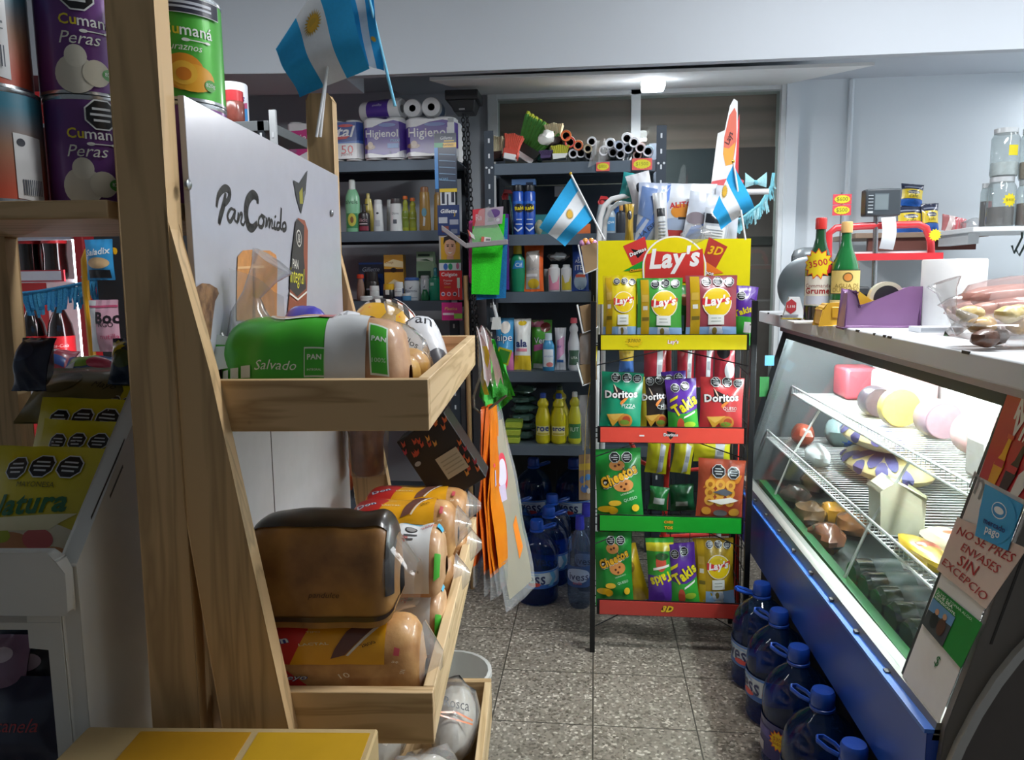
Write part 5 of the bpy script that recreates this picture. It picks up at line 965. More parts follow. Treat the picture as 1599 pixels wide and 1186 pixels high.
# green cloth draped from the tray corner, yellow card behind
CY_ = 2.0; o3 = PY(775, 640, CY_)
t = thing('green_cloth', 'light green cloth hanging in a fold behind the S hook', 'cleaning cloth', tuple(o3)); sheet('cloth', [(760, 528), (772, 530), (804, 618), (752, 622)], '4cb84a', t, o3, 0, .03); sheet('cloth', [(758, 535), (770, 530), (768, 650), (748, 618)], '4cb84a', t, o3, -.02, .03)
sheet('cloth', [(765, 560), (790, 570), (800, 622), (772, 648)], '46ae46', t, o3, .015, .03)
CY_ = 2.03; o3 = PY(785, 560, CY_); t = thing('yellow_card', 'yellow edged green card behind the hanging green cloth', 'price card', tuple(o3)); hcard('card', [(779, 541), (800, 547), (793, 571), (772, 564)], 'd8c02a', 0, [('r', .12, .12, .88, .88, '3f8a3a')], t, o3)
# ------------------------------------------------------------ S hook and hanging packs of dough discs
SY_ = 1.93
t = thing('s_hook', 'steel S hook over the front corner of the upper bread tray', 'hook', tuple(PY(750, 520, SY_))); org = PY(750, 520, SY_)
b = B(); b.tube([PY(x, y, SY_) - org for x, y in ((746, 527), (750, 515), (759, 513), (766, 522), (765, 545), (757, 572), (746, 598), (739, 620), (740, 636), (750, 644), (760, 640), (775, 629), (791, 617))], .0035, steel('a59c90', .25), 8); b.build('hook_wire', t)
rnd = random.Random(4)
def hang_pack(label, top, bot, w0, w1, c, dy, lean=0, clear=False, ops=()):
    a, c_ = PY(*top, SY_ + dy), PY(*bot, SY_ + dy); t = thing('dough_pack', label, 'dough pack', tuple(a), 0); hh = (a - c_).length; dr = c_ - a; sd = rnd.uniform(0, 20)
    ang = radians(lean); dx = Vector((sin(ang), cos(ang), 0))
    def f(u, v, o=0):
        ww = w0 + (w1 - w0) * min(1, (1 - v) * 1.8); p = dr * (1 - v) + dx * ((u - .5) * ww) + Vector((.006 * noise.noise(Vector((u * 3 + sd, v * 4, 0))) + .004 * sin(v * 6 + sd), 0, 0))
        return tuple(p + Vector((cos(ang), -sin(ang), 0)) * (o + .004 * (1 - abs(2 * u - 1) ** 3)))
    def g(u, v, o=0): p = Vector(f(u, v)); return tuple(p - Vector((cos(ang), -sin(ang), 0)) * (.009 * (1 - abs(2 * u - 1) ** 3)))
    m = HAZE if clear else film(c, .85, .5, .75, .12, c); b = B()
    b.grid(lambda u, v: f(u, v), 8, 18, m); b.grid(lambda u, v: g(u, v), 8, 18, m)
    if ops: b.design(ops, f, w1, hh, plas, .05)
    b.build('film_bag', t)
    if not clear: B().grid(lambda u, v: f(u, .02 - .16 * v), 8, 5, HAZE).build('clear_bag_end', t)
    return t
for i, (lab, tp, bt, c) in enumerate((('leftmost orange dough pack on the S hook', (757, 636), (752, 868), 'd9622a'), ('second orange dough pack from the left on the S hook', (760, 634), (764, 880), 'e06a24'), ('third orange dough pack from the left on the S hook', (763, 632), (775, 885), 'e8741f'), ('fourth orange dough pack from the left on the S hook', (766, 632), (784, 880), 'e87f1e'))):
    hang_pack(lab, tp, bt, .05, .16, c, .0 + .012 * i, 3 + i * 2)
hang_pack('orange dough pack with red print, rightmost of the orange ones', (769, 632), (792, 870), .05, .17, 'ee8a22', .05, 9, False, [('r', .15, .62, .5, .8, 'd43a4a'), ('r', .2, .5, .45, .60, 'b8a8c8')])
hang_pack('clear dough pack with pale discs and red printed label, rightmost on the S hook', (772, 630), (812, 935), .05, .19, 'e8e2d4', .075, 20, True, [('r', .12, .05, .88, .92, film('d8d0bc', .9, .5, .45, .1, 'd8d0bc')), ('e', .42, .66, .22, .10, 'd23a4e'), ('e', .42, .66, .17, .07, 'dcd2e0'), ('r', .2, .52, .5, .6, 'c8b8d0'), ('p', [(.6, .2), (.75, .25), (.7, .42), (.58, .38)], 'e8832a')])
t = thing('clear_bag_bundle', 'bundle of clear and white bag tops gathered at the hook on the tray corner', 'plastic bags', W(-.145, 1.83, 1.12), BA)
for i in range(4):
    b = B(); b.grid(lambda u, v: ((.005 + .014 * i) * v + .018 * u, .03 + .012 * i * u - .02 * v, .058 * (1 - v) ** .5 - .07 * v * v + .012 * sin(u * 8 + i)), 5, 10, [HAZE, mat('e4dfe0', .4), HAZE, film('d8a8a8', .95, .5, .3, .1)][i]); b.build('bag_top', t)
b = B(); b.grid(lambda u, v: (.015 + .012 * u + .006 * sin(v * 7), .02, .02 - .12 * v), 2, 6, plas('e2c82a')); b.build('yellow_tie', t)
# ------------------------------------------------------------ gift boxes above the lower tray
c = PL(692, 712, 1.745); t = thing('gift_box', 'black gift box with flame pattern and cream sticker tilted behind the breads', 'gift box', W(c.x, 1.745, c.z), 0, None, (0, radians(-32), BA))
b = B(); b.box(-.065, .065, -.035, .06, -.09, .09, mat('1a1416', .4)); rnd2 = random.Random(9)
ops = []
for i in range(26):
    u = rnd2.choice([rnd2.uniform(.0, .95), rnd2.uniform(.72, .97)]); v = rnd2.uniform(.66, .97) if u < .72 else rnd2.uniform(.1, .97)
    ops.append(('p', [(u, v), (u + .06, v + .01), (u + .09, v + .07), (u + .04, v + .04), (u + .02, v + .09)], rnd2.choice(['b8442a', 'd0672e', 'a83040', 'c98a3a'])))
ops += [('p', [(.42, .24), (.86, .24), (.86, .55), (.42, .55)], 'b3a890')] + [('r', .47, .30 + i * .055, .82, .315 + i * .055, '948a74') for i in range(4)] + [('e', .12, .62, .06, .03, '9a9a9c')]
b.design(ops, boxmap(.13, .18, -.035, None, -.09), .13, .18, pap); b.build('box_body', t, .002)
t = thing('sweet_bread', 'brown sweet loaf in clear wrap standing beside the far brace', 'bread', W(-.405, 1.78, .84), BA)
B().lathe([(.03, 0), (.038, .01), (.04, .09), (.046, .11), (.044, .135), (.025, .155), (.0001, .16)], bread('5a3620', '7d5030'), 18).build('crust', t); B().lathe([(.042, 0), (.05, .05), (.054, .12), (.04, .165), (.012, .175), (.03, .20)], CLEAR, 16).build('plastic_bag', t)
# packet seen between the far post and brace
q = PY(570, 720, 3.36); b = B(); b.box(-.03, .03, -.01, .01, -.16, .12, plas('dfe2dc')); b.design([('r', 0, .7, 1, .8, '5aa83a'), ('r', .2, .85, .9, .98, 'a87a50'), ('r', .3, .55, 1, .68, 'd8743a'), ('p', [(0, .35), (.3, .5), (.6, .35), (1, .5), (1, .3), (0, .3)], '2a2a2c'), ('e', .6, .16, .3, .1, '2a2226'), ('r', .7, .1, 1, .3, 'c2353a')], boxmap(.06, .28, -.01, None, -.16), .06, .28, plas)
solo('cereal_packet', b, 'white and green patterned packet visible between far upright and brace', 'packet', (q.x, 3.36, LZS[4] + .2725)).scale = (1.7, 1.7, 1.7)
q = PY(533, 735, 3.38); b = B(); b.ball((0, 0, .17), .08, .05, .17, mat('c45a2a', .35, 0, .5, 0, .4, 30), 14, 10, .3, 3); solo('orange_bag', b, 'orange shiny bag partly hidden behind the far upright', 'bag', (q.x, 3.38, LZS[4] + .001))
# stand that carries those packets (metal shelf going on behind the rack)
# ============================================================ water jugs
JUG = [(.070, 0), (.084, .006), (.088, .022), (.085, .034), (.088, .046), (.0855, .058), (.088, .07), (.0865, .075), (.0865, .150), (.088, .158), (.0885, .178), (.087, .200), (.081, .224), (.069, .246), (.051, .265), (.033, .279), (.0235, .288), (.0225, .292), (.0225, .306)]
JM = film('a8cdf4', .92, .55, .035, .05, '4a86d8'); CAPB = plas('1f4fb4')
def jug(label, x, y, z=0, rz=0, a0=-95, label_on=True, s=1.0, hand=180, tagc=None):
    t = thing('water_jug', label, 'water jug', (x, y, z), radians(rz)); t.scale = (s, s, s)
    b = B(); b.lathe([(r, q + .001) for r, q in JUG], JM, 28); b.build('jug_body', t)
    b = B(); b.lathe([(.0805, .008), (.0855, .03), (.0825, .06), (.0825, .15), (.083, .178), (.082, .196), (.0001, .196)], film('7fb2ec', .86, .2, .06, .2, '2c62b8'), 24); b.build('water', t)
    if label_on:
        b = B(); f = cylmap(lambda q: .0885, .072, a0, 180, .076); b.grid(lambda u, v: f(u, v), 24, 2, foil('cfdcea'))
        b.design([('r', 0, 0, 1, .22, '2f62b4'), ('p', [(.62, .1), (.70, .1), (.78, .5), (.72, .95), (.64, .95), (.70, .5)], '6fb4dc'), ('p', [(.80, .1), (1, .1), (1, .95), (.82, .95), (.88, .5)], '4f8fd0'), ('r', 0, .9, 1, 1, '4a7fd0'), ('t', 'ivess', .38, .56, .40, '1c2c66', {'b': .012, 'h': 1.2}), ('e', .42, .24, .09, .12, 'd8433f'), ('e', .3, .8, .2, .05, '8fb8e0')], f, .278, .072, foil, .03); b.build('label', t)
    b = B(); b.lathe([(.0265, .298), (.0275, .302), (.0275, .326), (.024, .334), (.0001, .335)], CAPB, 22)
    for i in range(18):
        a = 2 * pi * i / 18; b.box(-.001, .001, .0272, .0285, .303, .324, CAPB) if False else None
    b.lathe([(.026, .286), (.029, .288), (.029, .294), (.026, .296)], CAPB, 22); b.build('cap', t)
    b = B(); h = radians(hand); ux, uy = cos(h), sin(h); vx, vy = -uy, ux
    b.tube([(.028 * ux + .008 * vx, .028 * uy + .008 * vy, .296), (.05 * ux + .015 * vx, .05 * uy + .015 * vy, .302), (.075 * ux + .012 * vx, .075 * uy + .012 * vy, .308), (.082 * ux, .082 * uy, .309), (.075 * ux - .012 * vx, .075 * uy - .012 * vy, .308), (.05 * ux - .015 * vx, .05 * uy - .015 * vy, .302), (.028 * ux - .008 * vx, .028 * uy - .008 * vy, .296)], .0035, CAPB, 6, False, 1.6); b.build('handle', t)
    if tagc: f = cylmap(lambda q: .0895, .05, a0 + tagc, 34, .085); b = B(); b.design([('s', .5, .5, .48, 'e3622a', 13), ('s', .5, .5, .42, 'e8c21c', 13), ('t', '$1200', .5, .56, .5, 'b04a22'), ('t', 'agua', .5, .36, .4, 'b04a22')], f, .053, .05, pap, .02); b.build('price_star', t)
    return t
JL = ('at the corner of the chips rack', 'second nearest the chips rack', 'with a starburst price label', 'second nearest the camera', 'nearest the camera, mostly below the frame')
for i, (x, y, a0) in enumerate(((.535, 2.395, -128), (.542, 2.195, -150), (.540, 1.97, -120), (.540, 1.755, -160), (.543, 1.545, -120))):
    jug('blue water jug by the counter base, ' + JL[i], x, y, 0, 0, a0, i != 2, 1.0, 170 - 20 * (i % 3) if i == 0 else 135, None)
# purple wrapped pack with starburst lies against the third jug
b = B(); f = cylmap(lambda q: .0888, .10, -150, 105, .04); b.grid(lambda u, v: f(u, v), 12, 3, foil('2c2c78')); b.design([('r', .05, .1, .35, .35, 'c8ccd8'), ('r', .1, .55, .5, .8, '4a3f9a')], f, .16, .1, foil, .03); lb_ = b.build('dark_label', [o for o in COL.objects if o.get('label', '').endswith('base, with a starburst price label')][0])
b = B(); f = cylmap(lambda q: .0905, .055, -132, 38, .075); b.design([('s', .5, .5, .5, 'e3622a', 13), ('s', .5, .5, .43, 'e8c21c', 13), ('t', '$300', .5, .58, .5, 'b04a22'), ('t', 'bidon', .5, .38, .5, 'b04a22')], f, .06, .055, pap, .02); b.build('price_star', lb_.parent)
BJ = [((838, 808), 2.985, 0, 'front one of the jugs on the floor under the right shelving'), ((857, 790), 3.17, 0, 'second row jug whose cap rises behind the front jug'), ((803, 742), 3.36, 0, 'left rear jug behind the hanging dough packs'), ((862, 757), 3.36, 0, 'right rear jug under the lowest shelf'), ((833, 712), 3.56, .1185, 'rearmost jug standing higher than the rest')]
for (px, Y, z, d) in BJ:
    q = PY(px[0], px[1] + 10, Y); jug('blue water jug, ' + d, q.x, Y, z, 0, -78, True, 1.0, 20)
for (px, Y, z, d) in (((896, 738), 3.56, .1185, ''),): jug('blue water jug at the right rear, behind the clear soda bottles', PY(px[0], px[1], Y).x, Y, z, 0, -90, True, 1.0, 60)
t = thing('floor_pallet', 'low dark wooden pallet under the rear water jugs', 'pallet', (-.15, 3.55, 0)); 
for i in range(4): B().box(-.3, .3, -.1 + i * .06, -.055 + i * .06, .10, .118, mat('5a4a38', .8)).build('plank', t)
B().box(-.3, .3, -.1, .125, 0, .10, mat('4a3d30', .8)).build('bearer', t)
# clear soda bottles
SODA = [(.036, 0), (.045, .02), (.0495, .05), (.0495, .20), (.0475, .215), (.0475, .23), (.047, .25), (.036, .285), (.020, .312), (.0155, .322), (.0155, .335)]
def soda(label, x, y, z=0):
    t = thing('soda_bottle', label, 'soda bottle', (x, y, z)); b = B(); b.lathe(SODA, film('c4d4ec', .9, .6, .14, .06, '9fb4d4'), 24); b.build('bottle_body', t)
    b = B(); f = cylmap(lambda q: .0502, .085, -90, 200, .095); b.grid(lambda u, v: f(u, v), 20, 2, film('6f8fd0', .7, .4, .55, .1, '5a7cc0')); b.design([('e', .45, .55, .3, .35, 'a9bce0'), ('t', 'ivess', .48, .5, .46, '20306a', {'b': .01}), ('t', 'soda', .45, .22, .2, 'c85a6a')], f, .175, .085, foil, .03); b.build('label', t)
    b = B(); b.lathe([(.0175, .318), (.0185, .322), (.0185, .338), (.0175, .340), (.0175, .372), (.0001, .374)], plas('3a3fb8'), 16); b.build('cap', t); return t
q = PZ(905, 950, 0); soda('clear soda bottle with purple cap standing in front beside the rack leg', q.x, 2.93); q = PY(914, 790, 3.1); soda('clear soda bottle with purple cap behind the front one', q.x + .004, 3.10)

# ============================================================ chips rack
X0, X1, Yf, Yd = .0, .505, 2.55, .27
cr = thing('chips_rack', 'black wire chips rack with yellow header sign and four coloured shelf strips', 'snack rack', (X0, Yf, 0))
BLK = mat('17181b', .4, .2); WD = X1 - X0
for px, dy in ((-.003, .0), (WD + .012, .0), (-.003, Yd), (WD + .012, Yd)):
    b = B(); b.box(px - .009, px + .009, dy - .009, dy + .009, 0, 1.225 if dy == 0 else 1.42, BLK); b.build('leg', cr, .001)
STRZ = ((1.065, 1.113, 'e3d516'), (.752, .802, 'd84a3c'), (.442, .494, '169a2a'), (.140, .189, 'b23a32'))
OPS = ([('t', "Lay's", .50, .52, .075, 'f4f2f0', {'b': .04, 'out': 'd03a34', 'ow': .12, 'sh': .1}), ('s', .23, .55, .065, 'e8c81a', 11, .62), ('t', '$3800', .23, .62, .09, '6a6420', {'sh': .3})],
       [('p', [(.465, .80), (.53, .70), (.495, .12)], '2a2020'), ('p', [(.475, .4), (.495, .2), (.51, .4), (.495, .12)], 'e8883a'), ('t', 'Doritos', .495, .55, .10, 'f0eeee', {'b': .035, 'out': '22181a', 'ow': .10}), ('r', .275, .42, .31, .52, 'e8e4e4')],
       [('t', 'CHEE', .49, .68, .065, 'e8b42a', {'b': .04, 'out': '5a3a10', 'ow': .1}), ('t', 'TOS', .49, .30, .06, 'e8b42a', {'b': .04, 'out': '5a3a10', 'ow': .1})],
       [('t', '3D', .49, .55, .09, 'e8c22a', {'sh': .4, 'b': .05, 'out': '3a2a10', 'ow': .09})])
for (z0, z1, c), ops in zip(STRZ, OPS):
    sh = B().box(.012, WD - .002, .004, .010, z0 - .003, z1 + .003, BLK).build('shelf_front', cr)
    b = B(); b.box(.022, WD - .01, -.001, .004, z0, z1, plas(c)); b.design(ops, boxmap(WD - .032, z1 - z0, -.001, .022, z0), WD - .032, z1 - z0, plas); b.build('price_strip', sh)
    b = B()
    for i in range(9): x = .02 + (WD - .03) * i / 8; b.tube([(x, .012, z0 - .004), (x, Yd - .01, z0 + .012)], .002, BLK, 5)
    for k in range(3): b.tube([(.0, .06 + .09 * k, z0 + .002), (WD, .06 + .09 * k, z0 + .002)], .0022, BLK, 5)
    b.build('wire_base', sh)
b = B()
for sx in (-.003, WD + .012):
    for k in range(14): z = .12 + k * .085; b.tube([(sx, .01, z), (sx, Yd - .01, z + .015)], .0018, BLK, 5)
    for k in (.10, .18): b.tube([(sx, k, .08), (sx, k, 1.22)], .0018, BLK, 5)
b.build('side_wires', cr)
for z0, _, _ in STRZ:
    b = B()
    b.tube([(.0, .012, z0 - .055), (WD * .55, Yd, z0 - .02), (WD, .012, z0 - .055)], .0022, BLK, 5) if z0 < 1.1 else b.tube([(.0, .012, z0 - .07), (.09, .08, z0 - .055), (WD * .5, Yd, z0 - .02), (WD * .9, .05, z0 - .06), (WD, .012, z0 - .07)], .0022, BLK, 5)
    b.build('brace_wire', cr)
b = B(); 
for k in range(6): b.tube([(0, Yd, .06 + k * .09), (WD, Yd, .06 + k * .09)], .0016, BLK, 5)
for k in range(8): b.tube([(WD * k / 7, Yd, .06), (WD * k / 7, Yd, .56)], .0016, BLK, 5)
b.build('back_wires', cr)
# header sign
HD = .215; HYs = Yf + HD; hx0, hx1 = PY(934, 400, HYs).x, PY(1172, 400, HYs).x; hz0, hz1 = PY(1050, 452, HYs).z, PY(1050, 374, HYs).z; hw, hh_ = hx1 - hx0, hz1 - hz0
def hp(x, y): q = PY(x, y, HYs); return ((q.x - hx0) / hw, (q.z - hz0) / hh_)
def hpoly(pts, c): return ('p', [hp(*p) for p in pts], c)
b = B(); YEL_ = plas('e6d80c'); b.box(hx0, hx1, HD, HD + .006, hz0 - .05, hz1, YEL_)
arc = lambda r, a0, a1, n=24: [(1053 + r * 1.02 * cos(radians(a0 + (a1 - a0) * i / n)), 417 - r * sin(radians(a0 + (a1 - a0) * i / n))) for i in range(n + 1)]
top_ = [p for p in arc(48.5, 12, 168) if p[1] < 376]
b.prism([(hp(x, y)[0] * hw + hx0, hp(x, y)[1] * hh_ + hz0) for x, y in top_] + [(hp(top_[-1][0], 377)[0] * hw + hx0, hz1 - .004), (hp(top_[0][0], 377)[0] * hw + hx0, hz1 - .004)], HD + .0001, HD + .0059, YEL_)
ops = [hpoly([(973, 384), (1007, 369), (1011, 390), (1020, 412), (987, 414)], 'd23c38'), hpoly([(985, 388), (1006, 393), (996, 403)], '1c1719'), hpoly([(1107, 370), (1136, 385), (1117, 420), (1095, 414)], 'b23a30'), hpoly([(973, 423), (1007, 405), (1010, 422)], '1f9a34'), hpoly([(1102, 408), (1130, 426), (1100, 430)], 'e87a2a'),
       ('t', 'Doritos', *hp(996, 393), .115, 'f4f2f2', {'b': .04, 'rot': 22, 'out': '1c1719', 'ow': .08}), ('t', '3D', *hp(1117, 391), .10, 'e8b81c', {'b': .03, 'rot': -8, 'sh': .3}), ('t', 'Cheetos', *hp(994, 421), .09, 'e8a81c', {'b': .05, 'rot': 8, 'out': '3a2410', 'ow': .08}), ('t', 'DOR', *hp(1108, 427), .06, 'f4f0ee', {'b': .05, 'rot': -14, 'out': '5a2a10', 'ow': .08}),
       hpoly(arc(49, 0, 180) + [(1004, 440), (1102, 440)], 'f2f0ec'), hpoly(arc(46.5, 0, 180) + [(1006.5, 440), (1099.5, 440)], 'e9d40c'),
       hpoly([(1007, 408), (1010, 397), (1025, 392), (1042, 393), (1060, 395), (1082, 392), (1097, 388), (1099, 410), (1099, 440), (1006.5, 440)], 'd23a36'),
       ('t', "Lay's", *hp(1053, 406), .335, 'f6f4f2', {'b': .035, 'sh': .22, 'rot': 3, 'h': 1.12})]
b.design(ops, boxmap(hw, hh_, HD, hx0, hz0), hw, hh_, plas, 0, .0005); b.build('header_sign', cr)
# ------------------------------------------------------------ chip bags
def lays(c, q=0): return [('r', 0, 0, 1, .17, '8fb6e0'), ('r', .45, 0, .7, .17, 'eef0f2'), ('e', .58, .08, .14, .07, 'c8d6ea'), ('e', .55, .10, .05, .05, '8a7a3a'), ('r', .08, .0, .26, .98, 'c9a416'), ('r', .12, .46, .22, .53, 'e6e6e2'), ('r', .1, .28, .25, .34, '7a6a1c'), ('r', .1, .60, .24, .72, 'd8b44a'), ('c', .60, .56, .30, 'f0e6da'), ('c', .60, .56, .28, 'e8c81c'), ('p', [(.30, .52), (.5, .50), (.7, .56), (.9, .60), (.9, .66), (.7, .62), (.5, .6), (.30, .63)], 'cf3038'), ('t', "Lay's", .60, .57, .52, 'f6f2f0', {'b': .04, 'sh': .2, 'rot': 6}),
                         ('r', .42, .2, .74, .36, 'e2e6e2'), ('r', .48, .30, .68, .31, '7a8a7a'), ('r', .48, .25, .68, .26, '9aa49a'), ('o', .40, .90, .10), ('o', .62, .91, .10), ('o', .84, .90, .10)]
def doritos(c, word): return [('p', [(.28, .78), (.30, .62), (.5, .50), (.74, .60)], '241a1c'), ('p', [(.28, .80), (.33, .76), (.46, .56), (.43, .54)], 'e6c8b0'), ('p', [(.46, .46), (.49, .50), (.72, .64), (.70, .60), (.50, .42)], 'e88a3a'), ('t', 'Doritos', .48, .62, .80, 'f2eeee', {'b': .035, 'rot': 4, 'out': '1c1618', 'ow': .07}), ('t', word, .68, .42, .34, 'e8ecea'), ('r', .58, .37, .82, .38, 'd0dcd4'), ('p', [(.15, .25), (.58, .28), (.32, .03)], 'd8a03a'), ('p', [(.15, .25), (.58, .28), (.35, .14)], 'e2b456'), ('e', .62, .15, .17, .11, 'c98a3a'), ('e', .64, .17, .1, .06, 'b0452c'), ('e', .6, .12, .12, .04, '7a9a3a'), ('o', .34, .91, .12), ('o', .60, .92, .12), ('o', .85, .91, .11)]
CHE = [('e', .48, .76, .17, .07, 'd08a4a'), ('e', .52, .77, .03, .015, '5a2a18'), ('e', .44, .75, .03, .015, '5a2a18'), ('e', .60, .46, .22, .09, 'd08a4a'), ('e', .55, .44, .03, .016, '5a2a18'), ('e', .66, .48, .03, .016, '5a2a18'), ('e', .62, .40, .03, .016, '5a2a18'), ('t', 'Cheetos', .50, .60, .84, 'efb52a', {'b': .05, 'rot': 24, 'sh': .1, 'h': 1.35, 'out': 'f4f0ea', 'ow': .16}), ('t', 'Cheetos', .50, .60, .84, 'efb52a', {'b': .04, 'rot': 24, 'sh': .1, 'h': 1.35, 'out': '20180e', 'ow': .10}), ('t', 'HORNEADO', .68, .34, .3, 'd8e8d8', {'rot': 16}), ('t', 'QUESO', .74, .24, .3, 'd8e8d8', {'rot': 12}), ('e', .22, .1, .2, .045, 'e8b824'), ('e', .4, .19, .14, .04, 'eec030'), ('e', .36, .07, .1, .05, 'dfa81c'), ('e', .84, .1, .08, .05, 'eec030'), ('o', .44, .88, .12), ('o', .70, .88, .12)]
TAK = [('r', 0, 0, 1, .34, '3aa63a'), ('p', [(0, .34), (0, .40), (.5, .32), (1, .42), (1, .34)], '3aa63a'), ('e', .4, .12, .12, .12, 'c8503a'), ('e', .7, .12, .2, .05, 'a8c83a'), ('p', [(.5, .24), (.9, .34), (.92, .38), (.52, .28)], 'f0eee8'), ('t', 'Takis', .56, .50, .90, 'e8dc1c', {'b': .04, 'rot': 28, 'h': 1.3, 'out': '3a2460', 'ow': .05}), ('p', [(.08, .56), (.34, .64), (.36, .70), (.1, .62)], 'e8dc1c'), ('o', .30, .84, .15), ('o', .62, .87, .15)]
TD = [('p', [(.1, .5), (.9, .62), (.95, .75), (.3, .8)], 'd8842a')] + [('c', .25 + .22 * (i % 3), .30 + .14 * (i // 3), .11, 'e2a63e') for i in range(9)] + [('c', .25 + .22 * (i % 3), .30 + .14 * (i // 3), .045, 'b06a24') for i in range(9)] + [('p', [(.3, .45), (.55, .52), (.75, .46), (.6, .4)], '5a5f6a'), ('p', [(.2, .3), (.5, .25), (.9, .32), (.7, .38)], 'f4f0e8'), ('e', .2, .12, .1, .06, 'd99a3a'), ('e', .5, .1, .15, .05, '6a6a6a'), ('e', .8, .12, .12, .06, 'e2a63e'), ('o', .42, .80, .15), ('o', .74, .79, .14)]
def rv(ops, k=.12):
    g = lambda v: v if v <= 0 else k + (1 - k) * v; out = []
    for o in ops:
        o = list(o)
        if o[0] == 'r': o[2], o[4] = g(o[2]), g(o[4])
        elif o[0] == 'p': o[1] = [(a, g(c)) for a, c in o[1]]
        elif o[0] == 't': o[3] = g(o[3])
        else: o[2] = g(o[2])
        out.append(tuple(o))
    return out
def chip(label, x0, x1, yt, tier, base, ops, dy=.05, roll=0, d=.055, name='chip_bag', lean=-6):
    z = STRZ[tier][0] + .008 + dy * .05; Y = Yf + dy + d / 2; a, c = PY(x0, yt, Y), PY(x1, yt, Y)
    return bag(name, label, 'chips bag', (c.x - a.x) * 1.04, a.z - z, d, ((a.x + c.x) / 2, Y, z), 0, base, rv(ops), 'snack bags on the chips rack', lean, roll)
chip('yellow bag on the top tier at far left', 942, 996, 430, 0, 'd8c41a', lays(0), .03)
chip('green bag on the top tier, second from left', 996, 1066, 434, 0, '3f9a3a', lays(0), .02)
chip('maroon bag on the top tier with white stamp', 1073, 1152, 430, 0, '9a4450', lays(0), .02)
chip('green bag behind the maroon one on the top tier', 1052, 1085, 445, 0, '2f7f3a', [('e', .5, .7, .2, .1, 'b0703a'), ('r', .2, .1, .5, .4, '8fb6e0')], .09)
chip('purple and green bag at right end of the top tier', 1140, 1178, 446, 0, '5a2f98', [('r', 0, 0, 1, .4, '3aa63a'), ('t', 'Takis', .4, .5, .8, 'e0d41c', {'rot': 20, 'b': .04}), ('o', .3, .8, .2), ('r', .5, .1, .9, .3, 'e8e6ea')], .05, 5)
chip('teal green bag with pizza lettering at left of the second tier', 936, 1000, 582, 1, '16916c', doritos(0, 'PIZZA'), .03, 3)
chip('black and gold bag on the second tier', 1000, 1055, 588, 1, '26201f', [('r', .02, 0, .2, 1, 'b8a42a'), ('r', .04, .6, .18, .68, 'd8d8d4')] + doritos(0, 'CHILI'), .05, -2)
chip('purple bag behind the small purple and green bag on the second tier', 1040, 1078, 580, 1, '4c2a8a', [('o', .3, .85, .2), ('o', .7, .88, .2)], .10, -4)
chip('small purple and green bag in front on the second tier', 1046, 1094, 592, 1, '5a2f98', TAK, .015, -4)
chip('red bag with cheese flavour lettering at right of the second tier', 1093, 1160, 590, 1, 'c0363a', doritos(0, 'QUESO'), .03, 2)
chip('large green bag at left of the third tier', 934, 1006, 702, 2, '1f8a34', CHE, .03, -3)
chip('orange brown bag with ring snacks at right of the third tier', 1088, 1160, 718, 2, 'a8482e', TD, .03, 3)
chip('large green bag at left of the bottom tier', 932, 990, 832, 3, '1f8a34', CHE, .03, -2)
chip('yellow bag tilted beside the green bag on the bottom tier', 984, 1018, 850, 3, 'c2a01c', [('e', .5, .6, .2, .1, '8a6a14')], .07, -16)
chip('purple and green bag standing upside down on the bottom tier', 1015, 1058, 842, 3, '3aa63a', [('r', 0, 0, 1, .42, '5a2f98'), ('r', 0, .80, 1, .93, 'd8cc2a'), ('t', 'Takis', .5, .36, .85, 'e8dc1c', {'b': .04, 'rot': 200, 'h': 1.3}), ('e', .5, .62, .2, .12, 'c8503a'), ('e', .55, .72, .25, .05, '2a5a2a'), ('p', [(.2, .5), (.8, .56), (.8, .6), (.2, .54)], 'f0eee8')], .02, -3)
chip('purple and green bag upright in the middle of the bottom tier', 1050, 1096, 850, 3, '5a2f98', TAK, .015, -6)
chip('gold bag with pale stamp at right of the bottom tier', 1088, 1150, 842, 3, 'b8961c', lays(0), .03, -2)
chip('dark green bag at the back of the third tier, left of the red post', 1012, 1042, 760, 2, '1f7a38', [('r', .2, .2, .8, .5, 'c8d0cc')], .17, 6)
chip('dark green bag at the back of the third tier, right of the red post', 1048, 1086, 756, 2, '1b5a34', [('r', .2, .1, .7, .3, 'a8b0ac')], .17, -4)
# ============================================================ red tube stand behind the chips rack with hanging bags
RS = 2.98
t = thing('tube_stand', 'red tube stand behind the chips rack with clipped snack bags', 'stand', (PY(1045, 600, RS).x, RS, 0)); org = Vector((PY(1045, 600, RS).x, RS, 0)); RT = plas('d0352c')
def pts(Y, l): return [PY(x, y, Y) - org for x, y in l]
b = B(); b.tube(pts(RS, [(1030, 960), (1037, 820), (1044, 690), (1044, 545), (1043, 400), (1050, 375), (1068, 364), (1100, 362), (1140, 364), (1152, 378), (1152, 540), (1150, 700), (1150, 960)]), .011, RT, 10); b.build('tube_frame', t)
b = B(); b.tube(pts(RS, [(1018, 733), (1080, 733), (1150, 728)]), .008, RT, 8); b.tube(pts(RS, [(1030, 838), (1150, 832)]), .009, RT, 8); b.tube(pts(RS, [(985, 690), (1000, 720), (1040, 740)]), .009, RT, 8); b.build('cross_tube', t)
def hang(label, x0, x1, yt, yb, c, ops, Y=RS - .05, roll=0):
    x, z, wd, hh = slot(x0, x1, yt, yb, Y); bag('snack_bag', label, 'snack bag', wd, hh, .04, (x, Y, z), 0, c, ops, 'snack bags on the red stand', 0, roll)
SIL = [('p', [(.55, 0), (.8, .1), (.85, .9), (.6, 1)], 'b8bcc2'), ('r', .62, .4, .8, .6, '8a8e96')]
